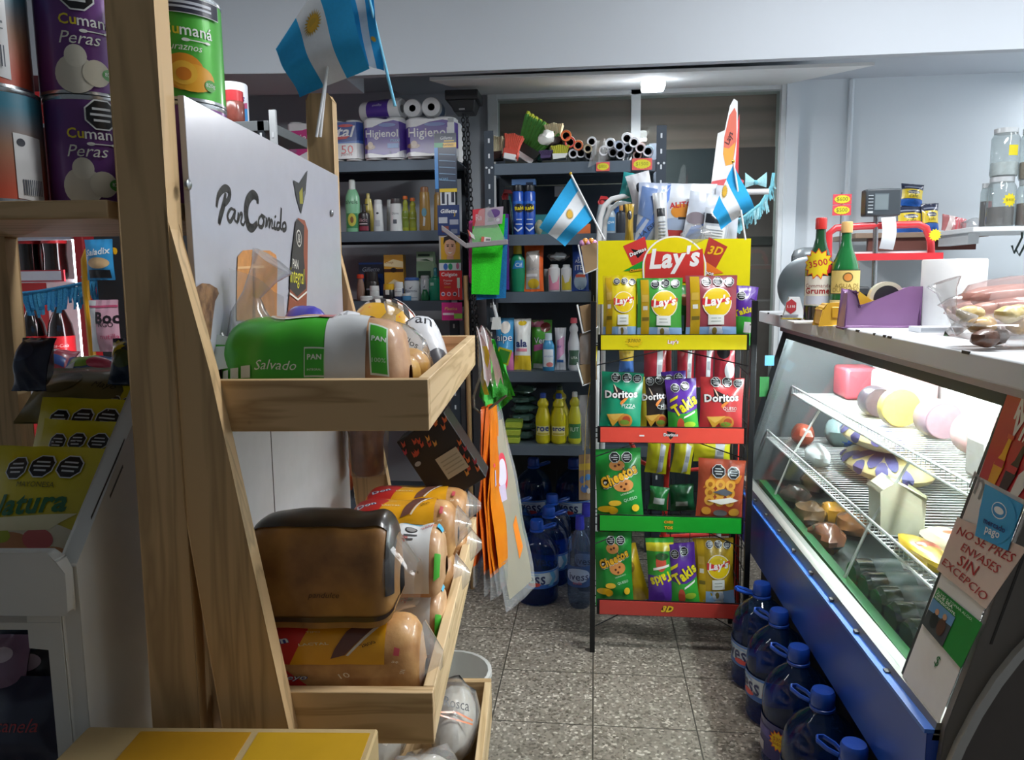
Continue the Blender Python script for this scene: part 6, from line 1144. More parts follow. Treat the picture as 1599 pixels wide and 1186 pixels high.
hang('red snack bag hanging at left behind the chips rack', 1004, 1040, 540, 612, 'a8303c', SIL); hang('red snack bag hanging in the middle behind the chips rack', 1056, 1084, 540, 606, 'a02c38', SIL); hang('red snack bag hanging right of the middle behind the chips rack', 1084, 1114, 536, 604, '98283a', SIL); hang('red snack bag with black mark hanging at the right behind the chips rack', 1114, 1148, 536, 604, 'a8303c', [('e', .4, .8, .3, .14, '1c1a1e'), ('e', .7, .4, .25, .2, 'c8ccd0')])
hang('small yellow and blue bag at left behind the red bags', 966, 990, 545, 580, '4a78c0', [('r', 0, .5, 1, 1, 'd8b63a')])
hang('yellow green snack bag hanging left of the red post', 1006, 1040, 690, 738, 'c8c41c', SIL, RS - .05, 6); hang('yellow green snack bag hanging right of the red post', 1046, 1078, 690, 738, 'c2bc20', SIL, RS - .05, 8); hang('yellow green snack bag at right with white stamp', 1082, 1140, 690, 720, 'c6c222', SIL, RS - .05, 0)
# ------------------------------------------------------------ white tube stand with bags above the chips rack
WSY = 2.935; t = thing('tube_arch_stand', 'white tube stand whose rounded top rises behind the chips sign', 'stand', (PY(940, 600, WSY).x, WSY, 0)); org = Vector((PY(940, 600, WSY).x, WSY, 0)); WT = mat('e2e4e6', .35)
b = B(); b.tube(pts(WSY, [(928, 1000), (932, 600), (935, 380), (937, 340), (943, 322), (955, 311), (975, 306), (1010, 303), (1110, 300), (1200, 299)]), .0105, WT, 10); b.tube(pts(WSY + .1, [(941, 700), (943, 380), (945, 345), (952, 328), (964, 318), (985, 314)]), .009, WT, 8); b.build('tube_frame', t)
b = B(); b.tube(pts(WSY, [(1120, 300), (1122, 420), (1122, 1000)]), .0105, WT, 10); b.build('rear_leg', t)
TPY = 2.85
def top_bag(label, x0, x1, yt, yb, c, ops, Y=TPY, roll=0, d=.05, fin=foil, cat='snack bag'):
    x, z, wd, hh = slot(x0, x1, yt, yb, Y); return bag('snack_bag', label, cat, wd, hh, d, (x, Y, z), 0, c, ops, None, -3, roll, fin)
STRP = [('p', [(.0, .05), (.25, .0), (1, .75), (1, .95)], '5f86d0'), ('p', [(0, .2), (.0, .3), (.9, 1), (1, 1), (1, .97)], '5f86d0'), ('t', 'LA ESPA', .42, .28, .7, '3a3f50', {'rot': 40})]
top_bag('white bag with blue stripes leaning behind the left of the chips sign', 990, 1040, 285, 385, 'b8c4dc', STRP + [('p', [(.0, .5), (.45, .4), (.6, .9), (.1, .95)], '6a86b8')], TPY, 4)
top_bag('clear and white bag top poking up with dark print', 990, 1028, 268, 330, 'd9dbe0', [('e', .45, .6, .16, .14, '2a2c34'), ('p', [(.3, .1), (.9, .3), (.9, .4), (.3, .2)], '7aa6d8')], TPY + .05, -14)
top_bag('teal and orange packet behind the white bag tops', 964, 998, 270, 315, '2f9a9a', [('p', [(.7, .2), (1, .2), (1, .7), (.8, .6)], 'e0662c')], TPY + .09, 12)
top_bag('tall slim white bag with rows of print', 1022, 1045, 300, 385, 'd4d8da', [('r', .2, .55, .8, .7, '2a2c30')] + [('r', .25, .08 + i * .06, .8, .10 + i * .06, '9aa0a8') for i in range(7)], TPY - .03, -3)
top_bag('wide white snack bag with red and orange picture', 1030, 1115, 286, 385, 'd8dce0', [('e', .38, .55, .22, .12, 'e0923a'), ('t', 'ALITOS', .38, .66, .5, 'c8353c', {'b': .03, 'rot': 6}), ('e', .22, .18, .2, .12, 'c84a4a'), ('e', .35, .35, .5, .1, 'a8b8d0'), ('r', .3, .42, .45, .46, '3a3c44')], TPY + .03, 2, .04)
top_bag('white bag with blue diagonal stripes in front of the wide one', 1062, 1115, 300, 385, 'c4ccd8', [('p', [(.2, .3), (.3, .2), (1, .75), (1, .9)], '5f86d0'), ('p', [(.0, .0), (.4, .1), (.6, .3), (.2, .35)], '5f8fd8'), ('e', .3, .5, .3, .12, '8a8088')], TPY - .015, 10, .03)
top_bag('clear bag with white label and black header right of the striped bag', 1092, 1132, 325, 388, 'b4bac2', [('r', .1, .1, .9, .55, 'dfe2e4'), ('r', .05, .62, .9, .85, '24262c')] + [('r', .15, .16 + i * .07, .8, .18 + i * .07, '8a9098') for i in range(5)], TPY - .047, 8, .025)
top_bag('white blue striped bag partly behind the right flag', 1108, 1150, 290, 375, 'cfd5de', [('p', [(.0, .3), (.15, .2), (.8, .8), (.7, .9)], '5f86d0'), ('e', .7, .75, .1, .06, '24262c')], TPY + .02, 6)
b = B(); b.ball((0, 0, .045), .05, .03, .045, HAZE, 14, 9, .5, 4); q = PY(1085, 372, TPY - .06); solo('clear_bag', b, 'crumpled clear bag just above the chips sign', 'bag', (q.x, q.y, q.z - .04))
top_bag('gold and brown packet between the white tube and the striped bag', 975, 990, 318, 380, 'c2a03a', [('e', .5, .7, .3, .12, '2a2622')], TPY, 0)
# airplane tail card, flags, garland
AY = 3.0
def outline(name, label, cat, px, c, Y, th=.004, ops=(), dx=0):
    p = [PY(x, y, Y) for x, y in px]; cx = sum(q.x for q in p) / len(p); cz = min(q.z for q in p); b = B(); b.prism([(q.x - cx, q.z - cz) for q in p], 0, th, pap(c))
    def m(u, v, o=0): q = PY(u, v, Y); return (q.x - cx, -o, q.z - cz)
    for i, (pl, col) in enumerate(ops):
        if pl == 't': 
            tx, x, y, s, rot = col[:5]; v2, f2 = text2d(tx, .2, .02); a = radians(rot); b.flat([(x + (qx * cos(a) - qy * sin(a)) * s, y - (qx * sin(a) + qy * cos(a)) * s) for qx, qy in v2], f2, m, pap(col[5]), .002)
        else: tr = geometry.tessellate_polygon([[Vector((x, y, 0)) for x, y in pl]]); b.flat(list(pl), [tuple(k) for k in tr], m, pap(col), .0006 + .0003 * i)
    return solo(name, b, label, cat, (cx, Y, cz))
outline('red_card', 'red cardboard edge behind the white tail shaped sign', 'cardboard sign', [(1140, 290), (1152, 190), (1155, 178), (1153, 270), (1146, 300)], 'c83a40', AY + .012)
outline('tail_sign', 'white cardboard sign shaped like a tail fin with orange and red oval', 'cardboard sign', [(1111, 285), (1121, 208), (1132, 203), (1140, 165), (1146, 154), (1152, 158), (1152, 200), (1146, 290)], 'e6e8ea', AY, .004, [([(1147, 168), (1150, 176), (1150, 220), (1144, 256), (1133, 259), (1129, 240), (1131, 214), (1139, 180)], 'e0705c'), ([(1148, 222), (1144, 256), (1133, 259), (1129, 240), (1130, 230), (1138, 232)], 'eda844'), ('t', ("Lays", 1139, 216, 20, 70, '5a3034'))])
outline('red_ledge', 'red edged white card lying across the bags above the chips rack', 'cardboard sign', [(1108, 292), (1112, 283), (1150, 276), (1162, 282), (1158, 294)], 'd0565a', AY - .06)
def flag(label, quad, stick, Y, sun=True, wav=.018, sun_uv=(.5, .5), knob=True, stick_c='e6e8ea', nu=16, t_off=0):
    """quad: pixel corners hoist-a, hoist-b, fly-b, fly-a; stripes run from hoist to fly"""
    q0 = PY(*stick[0], Y); t = thing('small_flag', label, 'flag', tuple(q0)); p = [PY(x, y, Y) - q0 for x, y in quad]; sd = t_off
    def f(u, v, o=0):      # u along the stripes, v across
        a = p[0] * (1 - v) + p[1] * v; c = p[3] * (1 - v) + p[2] * v
        return tuple(a * (1 - u) + c * u + Vector((0, -o + wav * sin(u * 6.3 + v * 2.2 + sd) * (max(u, 0) ** .7 + .1), .25 * wav * sin(u * 5 + v * 4 + sd))))
    b = B(); BL = mat('2aa9e6', .85, 0, 0, 0, .08, 120); WH = mat('e6ebf0', .85, 0, 0, 0, .05, 120)
    for v0, v1, m in ((0, .335, BL), (.335, .665, WH), (.665, 1, BL)): b.grid(lambda u, v: f(u, v), nu, 6, m, 0, 1, v0, v1)
    ln = (p[3] - p[0]).length; wd = (p[1] - p[0]).length
    if sun:
        for sg in (1, -1):
            g = (lambda u, v, o=0: f(u, v, sg * o)); r = .13 * wd
            b.flat(ngon(44, r / ln, r / wd, sun_uv[0], sun_uv[1], 0, .62), [tuple(range(44))], g, pap('c9a23a'), .0012); b.flat(ngon(20, r * .62 / ln, r * .62 / wd, *sun_uv), [tuple(range(20))], g, pap('d9ab34'), .0016)
    b.build('cloth', t)
    s0, s1 = [PY(x, y, Y) - q0 for x, y in stick]; b = B(); b.tube([s0, s1], .0032 if Y > 2.2 else .0036, plas(stick_c), 8); st = b.build('stick', t)
    if knob: b = B(); b.ball(tuple(s0), .005, .005, .006, mat('c8a030', .3, .6), 10, 7); b.build('finial', st)
    return t
flag('small blue and white flag on a white stick leaning left of the chips sign', [(893, 276), (927, 338), (882, 385), (842, 354)], [(891, 271), (944, 374)], 2.53, True, .012, (.42, .5))
flag('small blue and white flag drooping at the right end of the chips sign', [(1145, 257), (1113, 330), (1127, 359), (1178, 322)], [(1145, 252), (1164, 374)], 2.53, True, .014, (.12, .5))
flag('large blue and white flag with gold sun taped to the far upright', [(526, -62), (430, 74), (464, 151), (577, 104)], [(512, 100), (494, 214)], 1.80, True, .018, (.24, .5), False, 'dfe3e6')
flag('second blue and white flag hanging folded behind the large one', [(600, 112), (565, 96), (530, -30), (578, -30)], [(570, -28), (617, 166)], 1.86, True, .012, (.35, .2), False, '7cc8e6', 16, 2)
q0 = PY(508, 120, 1.81); t = thing('flag_stick', 'second white flag stick taped to the far upright', 'stick', tuple(q0)); B().tube([PY(511, 105, 1.81) - q0, PY(500, 214, 1.81) - q0], .0036, plas('e4e6e8')).build('stick', t)
GY2 = 3.05
garland('pale turquoise fringe garland hanging right of the chips sign', [PY(x, y, GY2) for x, y in ((1130, 352), (1160, 340), (1188, 318), (1205, 290), (1208, 270))], .05, '7cc8d8', 8)
b = B(); q = PY(1180, 285, GY2); 
for sg in (-1, 1): b.grid(lambda u, v: (sg * .04 * u, -.006 * sin(pi * v), (v - .5) * (.012 + .045 * u) + .01 * u), 4, 4, cloth('a9dfe8'))
b.ball((0, -.004, 0), .008, .008, .009, cloth('7cc8d8')); solo('paper_bow', b, 'pale turquoise paper bow above the fringe garland', 'bow', tuple(q))
# ------------------------------------------------------------ card holders hooked on the left side of the chips rack
HYc = 2.56
def holder(label, pl, y_bot, fill, cw):
    (x0, yt), (x1, yb) = pl; q0 = PY(x0, yt, HYc); t = thing('wire_card_holder', label, 'card holder', tuple(q0))
    cpx = [(x0 + 2, yt + 4), (932, yt - 2), (932, yb - 8), (x0 + 9, yb - 2)]
    p = [PY(x, y, HYc) - q0 for x, y in cpx]; b = B(); b.prism([(k.x, k.z) for k in p], .0, .012, mat(cw, .85)); b.build('card_box', t)
    w_ = [PY(x, y, HYc - .004) - q0 for x, y in ((x0 - 2, yt + 2), (x0 + 7, yb), (934, yb - 9))]; b = B(); b.tube(w_, .0028, WT, 6); b.tube([k + Vector((0, .05, 0)) for k in w_], .0028, WT, 6); b.build('wire', t)
    if fill:
        k = PY((x0 + 930) / 2, yt + 2, HYc) - q0; b = B(); 
        for i in range(5): b.ball((k.x - .018 + .01 * i, .03, k.z + .006 + .006 * (i % 2)), .011, .012, .012, plas(fill if i % 2 else 'd89ac8'), 8, 6)
        b.build('sweets', t)
    return t
holder('brown card box in white wire holder beside the chips sign', ((905, 380), (933, 428)), 0, 'e8963a', '9a7f5e'); holder('brown card box in white wire holder beside the top tier', ((903, 474), (931, 520)), 0, '', '9a7f5e'); holder('brown card box in white wire holder beside the second tier', ((903, 566), (930, 602)), 0, '', '927a58')
for lab, pl, c in (('clear bag of brown sweets hanging above the lowest card holder', [(905, 520), (930, 518), (931, 570), (906, 568)], 'a8866a'), ('clear plastic sleeve hanging down beside the second tier', [(903, 617), (924, 616), (926, 698), (910, 703)], 'd4d6dc')):
    q0 = PY(*pl[0], HYc); p = [PY(x, y, HYc) - q0 for x, y in pl]; m = quadmap(p[3], p[2], p[1], p[0]); b = B(); b.grid(lambda u, v: tuple(Vector(m(u, v)) + Vector((0, -.012 * sin(pi * u) * sin(pi * v), 0))), 6, 6, HAZE); b.grid(lambda u, v: tuple(Vector(m(u, v)) + Vector((0, .012 * sin(pi * u) * sin(pi * v), 0))), 6, 6, HAZE if 'sleeve' in lab else film(c, .9, .5, .6, .1, c))
    solo('clear_sleeve', b, lab, 'plastic sleeve', tuple(q0))
q0 = PY(904, 710, HYc + .02); p = [PY(x, y, HYc + .02) - q0 for x, y in ((904, 780), (924, 780), (924, 708), (904, 710))]; m = quadmap(*p); b = B(); b.grid(lambda u, v: m(u, v), 1, 1, mat('a8875c', .7)); b.design([('r', 0, .66, 1, .8, 'd8b62c'), ('e', .3, .45, .25, .08, '2f6fc8'), ('e', .7, .5, .22, .07, '3f8fd8'), ('e', .45, .25, .3, .09, '2f6fc8'), ('e', .75, .2, .15, .06, 'd8d2cc')], m, .05, .15, plas)
b.grid(lambda u, v: tuple(Vector(m(u, v)) + Vector((0, -.006, 0))), 1, 1, CLEAR); solo('candy_strip', b, 'clear strip of blue wrapped sweets on brown card beside the third tier', 'candy strip', tuple(q0))
b = B(); b.tube([PY(928, 545, HYc), PY(915, 650, HYc), PY(912, 760, HYc)], .0015, plas('d8b83a')); b.tube([PY(932, 540, HYc), PY(925, 620, HYc), PY(922, 700, HYc)], .003, plas('d8c41c')); solo('yellow_strap', b, 'thin yellow straps hanging from the side of the chips rack', 'strap')

# ============================================================ refrigerated counter
KS = .28
def gx(z): return .585 + (z - .48) * KS
YN, YFAR = 1.30, 3.16
ct = thing('refrigerated_counter', 'glass fronted refrigerated counter with blue base and white worktop', 'counter', (1.0, 2.1, 0))
CT = Matrix.Translation((-1.0, -2.1, 0))
def Cb(): b = B(); b.T = CT.copy(); return b
LAM = mat('dfe3e6', .35, 0, .1, 0, .03, 3); PNK = mat('b8b2b2', .55); FRM = mat('4d5356', .4, .5); BLU = mat('2450b8', .35, 0, .2, 0, .08, 4)
b = Cb(); b.box(.66, 1.42, 1.0, 3.17, 1.120, 1.165, LAM); b.build('worktop', ct, .004)
b = Cb(); rn = random.Random(3)
for i in range(16): y = rn.uniform(1.4, 3.0); b.box(.6585, .662, y, y + rn.uniform(.008, .03), 1.160, 1.1655, mat('2e2b2a'))
b.build('chipped_edge', ct)
b = Cb(); b.box(.742, 1.42, YN, YFAR, 1.085, 1.119, PNK); b.build('fascia', ct)
b = Cb(); b.prism([(YN, .335), (3.16, .285), (3.16, .462), (YN, .512)], .575, .60, BLU, 'x'); b.build('blue_base_panel', ct, .002)
b = Cb(); b.prism([(YN, .5125), (3.16, .4625), (3.16, .47), (YN, .52)], .572, .60, mat('3f78d8', .3), 'x'); b.build('blue_edge', ct)
b = Cb(); b.hexa([(.585, YN, .50), (.585, 3.16, .472), (.63, 3.16, .472), (.63, YN, .50)], [(.592, YN, .533), (.592, 3.16, .505), (.63, 3.16, .505), (.63, YN, .533)], mat('9a9a92', .4, .6)); 
for i in range(9): y = 1.5 + i * .18; b.box(.580, .592, y, y + .015, .515 - (y - 1.3) * .015, .521 - (y - 1.3) * .015, mat('55524c'))
b.build('steel_sill', ct)
for y0, y1, nm in ((YFAR - .085, YFAR, 'far_frame'), (YN + .16, YN + .175, 'near_frame')):
    b = Cb(); b.hexa([(gx(.50), y0, .50), (gx(.50), y1, .50), (gx(.5) + .03, y1, .50), (gx(.5) + .03, y0, .50)], [(gx(1.09), y0, 1.09), (gx(1.09), y1, 1.09), (gx(1.09) + .03, y1, 1.09), (gx(1.09) + .03, y0, 1.09)], FRM); b.build(nm, ct)
b = Cb(); b.hexa([(gx(1.06), YN, 1.06), (gx(1.06), YFAR, 1.06), (gx(1.06) + .02, YFAR, 1.06), (gx(1.06) + .02, YN, 1.06)], [(gx(1.09), YN, 1.09), (gx(1.09), YFAR, 1.09), (gx(1.09) + .02, YFAR, 1.09), (gx(1.09) + .02, YN, 1.09)], FRM); b.build('top_frame', ct)
gA = (lambda y0, y1, z0, z1, d: ([(gx(z0) + d, y0, z0), (gx(z0) + d, y1, z0), (gx(z0) + d + .004, y1, z0), (gx(z0) + d + .004, y0, z0)], [(gx(z1) + d, y0, z1), (gx(z1) + d, y1, z1), (gx(z1) + d + .004, y1, z1), (gx(z1) + d + .004, y0, z1)]))
b = Cb(); b.hexa(*gA(YN + .175, YFAR - .085, .53, 1.06, .006), film('f2f8f6', .97, .12, .035, .01)); b.build('glass_pane', ct)
INT = mat('e2e4e2', .5)
b = Cb(); b.box(1.10, 1.14, YN + .02, YFAR, .30, 1.085, INT); b.box(.60, 1.10, YFAR - .02, YFAR, .30, .5, mat('5a6062', .5)); b.hexa([(.62, YFAR - .02, .5), (1.10, YFAR - .02, .5), (1.10, YFAR, .5), (.62, YFAR, .5)], [(.78, YFAR - .02, 1.085), (1.10, YFAR - .02, 1.085), (1.10, YFAR, 1.085), (.78, YFAR, 1.085)], mat('5a6164', .5)); b.box(.62, 1.10, YN + .02, YFAR - .02, .46, .475, mat('1c2622', .5)); b.build('cabinet_lining', ct)
b = Cb(); b.box(.635, .66, 1.5, 2.95, .475, .525, mat('1f7a3c', .5)); b.build('green_tray_edge', ct)
b = Cb(); b.tube([(.84, 1.42, 1.062), (.84, 3.0, 1.062)], .013, glow('f6faff', 130), 10); b.build('light_tube', ct)
b = Cb(); b.box(.80, 1.1, 1.40, 3.05, 1.078, 1.084, mat('eceeee', .4)); b.build('reflector', ct)
# near end panel, dark grey, with a pale curved trim
def np_(x, y): q = PY(x, y, YN - .012); return (q.x, q.z)
b = Cb(); b.prism([(.585, .33), (gx(.53), .53), (gx(1.085), 1.085), (1.42, 1.085), (1.42, .03), (.66, .03), (.66, .33)], YN - .012, YN + .0, mat('77736f', .4, .2)); b.build('end_panel', ct, .002)
b = Cb(); a, c_ = np_(1602, 852), np_(1545, 1005); b.prism([(a[0], a[1]), (a[0] + .004, a[1]), (c_[0] + .004, c_[1]), (c_[0], c_[1])], YN - .0132, YN - .012, mat('3a3938')); b.build('panel_seam', ct)
b = Cb(); arc_ = [np_(x, y) for x, y in ((1470, 1200), (1490, 1155), (1516, 1105), (1548, 1055), (1580, 1015), (1612, 982), (1660, 945), (1740, 900))]; k_ = [np_(x, y) for x, y in ((1484, 1204), (1503, 1160), (1528, 1112), (1558, 1065), (1588, 1026), (1620, 994), (1666, 958), (1744, 914))]
for i in range(len(arc_) - 1): b.prism([arc_[i], arc_[i + 1], k_[i + 1], k_[i]], YN - .026, YN - .0125, mat('c4c6c6', .45, .1))
b.build('curved_trim', ct)
b = Cb(); b.prism(k_ + [(1.42, k_[-1][1]), (1.42, .03), (.66, .03)], YN - .022, YN - .0125, mat('625d5b', .45, .1)); b.build('side_bumper', ct)
b = Cb(); b.box(.70, 1.40, YN + .01, YFAR, .02, .29, mat('22252a', .7)); b.build('plinth', ct)
# wire shelves inside
def wshelf(label, x0, x1, z, y0, y1, vis=True):
    b = Cb(); wm = mat('e4e6e4', .35)
    b.tube([(x0, y0, z), (x0, y1, z)], .0035, wm, 6); b.tube([(x0, y0, z + .03), (x0, y1, z + .03)], .0035, wm, 6); b.tube([(x1, y0, z), (x1, y1, z)], .003, wm, 6)
    n = int((y1 - y0) / .026)
    for i in range(n + 1): y = y0 + (y1 - y0) * i / n; b.tube([(x0, y, z + .03), (x0, y, z), (x1, y, z)], .0018, wm, 4)
    return b.build('wire_shelf', ct)
wshelf('', .79, 1.09, .835, YN + .03, YFAR - .03); wshelf('', .70, 1.09, .655, YN + .03, YFAR - .03)
b = Cb(); 
for y in (1.975, 2.75): b.tube([(.795, y, .84), (.70, y, .66), (.64, y, .50)], .004, mat('dfe2df', .35), 6)
b.build('shelf_support', ct)
ZU, ZL, ZF = .8375, .6575, .4765
# food inside
def cheese(label, px, py, X, z, rx, ry, rz, c, spots=True, rough='d9c99a'):
    q = PX(px, py, X); t = thing('cheese', label, 'cheese', (X, q.y, z)); b = B(); b.ball((0, 0, rz), rx, ry, rz, mat(c, .35, 0, .3, 0, .12, 12), 24, 12, 0, px)
    if spots:
        for a, e in ((200, 10), (170, 25), (230, 20), (150, 5), (260, 10), (185, 55), (215, 50), (245, 55)):
            a, e = radians(a), radians(e); d = Vector((cos(e) * cos(a), cos(e) * sin(a), sin(e))); n_ = d.cross(Vector((0, 0, 1))).normalized(); m_ = n_.cross(d)
            vs = [tuple(Vector((p.x * rx * 1.03, p.y * ry * 1.03, rz + p.z * rz * 1.03)) * 1.0) for p in [(d + n_ * cos(k) * .13 + m_ * sin(k) * .15 * ry / rz * .7).normalized() for k in [2 * pi * i / 10 for i in range(10)]]]; vs.append(tuple(Vector((d.x * rx * 1.035, d.y * ry * 1.035, rz + d.z * rz * 1.035)))); b.add(vs, [(i, (i + 1) % 10, 10) for i in range(10)], mat('4f4a78', .5))
    b.build('wheel', t); return t
cheese('big pale cheese with purple stickers lying on top of another cheese', 1375, 735,   .93, ZL + .088, .115, .20, .042, 'd8c690'); cheese('big pale cheese with purple stickers at the bottom of the cheese pile', 1380, 790, .93, ZL, .12, .23, .045, 'd2bf86')
q = PX(1415, 785, .80); t = thing('cheese', 'pale wrapped cheese wedge standing in front of the cheese pile', 'cheese', (.775, q.y, ZL)); b = B(); b.prism([(-.045, 0), (.045, 0), (.05, .09), (-.02, .12), (-.05, .10)], -.05, .05, mat('ccc9b0', .35, 0, .4, 0, .15, 20)); b.build('wedge', t, .008)
def ham(label, px, py, X, z, r, l, c, end, ax='y'):
    q = PX(px, py, X); t = thing('cold_cut', label, 'cold cut', (X, q.y, z)); b = B(); b.T = Matrix.Translation((0, -l / 2, r)) @ Matrix.Rotation(-pi / 2, 4, 'X'); b.lathe([(r * .6, .0), (r * .93, .004), (r, .02), (r, l - .02), (r * .8, l)], mat(c, .3, 0, .4, 0, .15, 15), 22); b.build('meat', t)
    b = B(); b.T = Matrix.Rotation(pi / 2, 4, 'X'); b.lathe([(.0001, l / 2 + .0008), (r * .9, l / 2 + .0006)], mat(end, .4, 0, .3, 0, .2, 60), 20, (0, r, 0)); b.build('cut_face', t); return t
ham('round cheese standing upright on the upper wire shelf', 1400, 690, .93, ZU, .062, .05, 'd0b860', 'cdb96a'); ham('dark salami end with red tag on the upper wire shelf', 1365, 660, .93, ZU, .05, .09, '4a4048', '5a4a50'); ham('greyish mortadella end on the upper wire shelf', 1460, 705, .98, ZU, .055, .10, '8a7078', 'a88890'); ham('pink ham end further along the upper wire shelf', 1525, 735, .98, ZU, .058, .10, 'c89a98', 'd8a8a4')
q = PX(1300, 640, .98); t = thing('ham_block', 'red and pink wrapped block at the far end of the upper wire shelf', 'ham', (1.0, min(q.y, 3.03), ZU)); B().box(-.06, .06, -.08, .08, 0, .12, mat('d05a66', .35, 0, .3)).build('block', t, .012)
q = PX(1345, 640, 1.02); t = thing('ham_block', 'large pale pink block near the lamp in the counter', 'ham', (1.045, 2.70, ZU)); B().box(-.045, .045, -.18, .18, 0, .13, mat('e6b8ba', .4, 0, .2)).build('block', t, .015)
q = PX(1520, 735, .86); t = thing('wrapped_cheese', 'grey wrapped block standing on the upper shelf beside the poster', 'cheese', (.90, q.y, ZU)); b = B(); b.box(-.04, .04, -.05, .05, 0, .10, mat('a8a29c', .3, 0, .5, 0, .2, 25)); b.build('block', t, .012)
for lab, px, py, X, z, sx, sy, sz, c in (('yellow packet of sausages at the edge of the lower wire shelf', 1445, 840, .745, ZL, .04, .12, .022, 'e2b81c'), ('clear pack of sliced cheese behind the yellow packet', 1480, 845, .83, ZL, .05, .09, .022, 'cfc8b0'), ('white plastic roll lying on the lower shelf at the far end', 1275, 730, .76, ZL, .035, .09, .035, 'dfe2e2'), ('orange wrapped pack beside the white roll', 1252, 700, .80, ZL, .04, .08, .04, 'a85038'), ('blue topped tub on the lower wire shelf', 1308, 700, .95, ZL, .045, .05, .045, '2f5fc0'), ('brown sausage bundle on the lower shelf near the far end', 1285, 665, 1.03, ZL, .05, .12, .04, '9a7a58'), ('pale teal bag at the far end of the lower shelf', 1240, 665, .93, ZL, .05, .06, .05, '9ab4b4')):
    q = PX(px, py, X); q.y = min(q.y, 2.98); b = B(); b.ball((0, 0, sz), sx, sy, sz, mat(c, .3, 0, .4, 0, .2, 25), 16, 9, .25, px)
    if 'yellow' in lab: b.ball((0.0, 0, sz * 1.02), sx * .9, sy * .35, sz, mat('d2582c', .3, 0, .4), 12, 8, .2, 3)
    solo('wrapped_food', b, lab, 'packet', (X, q.y, z))
for i, (px, py, X, c, lab) in enumerate(((1345, 855, .70, '24362e', 'dark green bottle lying at the left on the counter floor'), (1395, 880, .72, '1c2a26', 'dark green bottle lying in the middle of the counter floor'), (1432, 915, .72, '22332c', 'dark bottle lying beside the poster on the counter floor'), (1330, 890, .66, '1a2024', 'black bottle lying at the front of the counter floor'), (1385, 945, .66, '1d2226', 'black bottle lying nearest the camera on the counter floor'))):
    q = PX(px, py, X); r = .04; t = thing('bottle', lab, 'bottle', (.80, (2.03, 1.85, 1.67, 1.94, 1.76)[i], ZF), 0, 'bottles lying on the counter floor'); b = B(); b.T = Matrix.Translation((-.0, .0, r)) @ Matrix.Rotation(radians(4), 4, 'Z') @ Matrix.Rotation(pi / 2, 4, 'Y')
    b.lathe([(r * .8, -.12), (r, -.11), (r, .04), (r * .5, .09), (r * .32, .11), (r * .32, .15)], mat(c, .12, 0, .7), 18); b.build('bottle_body', t); b = B(); b.T = Matrix.Translation((0, 0, r)) @ Matrix.Rotation(radians(4), 4, 'Z') @ Matrix.Rotation(pi / 2, 4, 'Y'); b.lathe([(r * .36, .14), (r * .36, .165), (.0001, .165)], plas('8a2a2c'), 12); b.lathe([(r * 1.01, -.07), (r * 1.01, .0)], mat('3c4a48', .4), 18); b.build('label', t)
for i, (px, py, X, c, s) in enumerate(((1265, 795, .72, '8a6a48', .05), (1290, 830, .70, '7a4a30', .05), (1300, 800, .80, 'c8922c', .045), (1240, 770, .72, '4a4038', .05), (1275, 770, .85, '5a4638', .06), (1330, 830, .82, '8a5a34', .05))):
    q = PX(px, py, X); b = B(); b.ball((0, 0, s * .8), s, s * 1.3, s * .8, mat(c, .2, 0, .6, 0, .4, 40), 14, 9, .35, i + 2); solo('wrapped_meat', b, 'glossy %s meat pack on the counter floor, %s' % (('brown', 'dark red', 'yellow', 'black', 'dark brown', 'rust')[i], ('foremost', 'in front of the support wire', 'behind the rust one', 'by the far frame', 'at the back', 'beside the dark green bottle')[i]), 'packet', (X, q.y, ZF))
# posters stuck on the glass near the end
def gl(y, z, d=.0): return Vector((gx(z) - d, y, z))
def G(x, y):
    d = ray(x, y); n = Vector((1, 0, -KS)); return O3 + d * ((.585 - .48 * KS + KS * H) / n.dot(d))
def poster(name, label, quad, ops, c, off, w, h, cat='poster'):
    p = [G(x, y) for x, y in quad]; o_ = p[0].copy(); m0 = quadmap(*[k - o_ for k in p]); m = lambda u, v, o=0: m0(u, v, o + off); b = B(); b.grid(lambda u, v: m(u, v, 0), 2, 2, plas(c)); b.grid(lambda u, v: m(1 - u, v, -.0006), 2, 2, plas(c)); b.design(ops, m, w, h, plas, 0, .0006); return solo(name, b, label, cat, tuple(o_))
poster('poster_board', 'tall white poster board on the near end of the counter glass', [(1406, 1073), (1460, 1153), (1610, 775), (1548, 700)], [('t', '$', .57, .23, .10, '2a7a44', {'sh': .2}), ('r', .08, .04, .16, .055, 'c8c8c8'), ('t', 'm', .05, .86, .3, '8a8a8a')], 'e4e3e0', .004, .16, .5)
poster('drink_poster', 'red poster with drink bottles at the top of the counter glass', [(1534, 745), (1606, 782), (1690, 660), (1581, 608)], [('t', 'NUEVA', .58, .86, .7, 'f2ece8', {'b': .03}), ('t', 'VIDA', .55, .70, .6, 'f2ece8', {'b': .03})] + [('p', [(.22 + k, .0), (.38 + k, .0), (.40 + k, .22), (.36 + k, .34), (.345 + k, .52), (.285 + k, .52), (.27 + k, .34), (.20 + k, .22)], c) for k, c in ((0, 'e8a41c'), (.26, '3a1c1c'), (.50, 'e4e0da'))] + [('r', .26 + k, .52, .37 + k, .57, c) for k, c in ((0, 'd8502c'), (.26, 'b02a2c'), (.5, 'd8d8d8'))] + [('r', .22, .2, .39, .28, 'c82c30'), ('r', .48, .2, .65, .28, 'c82c30')], 'c3222c', .006, .2, .12)
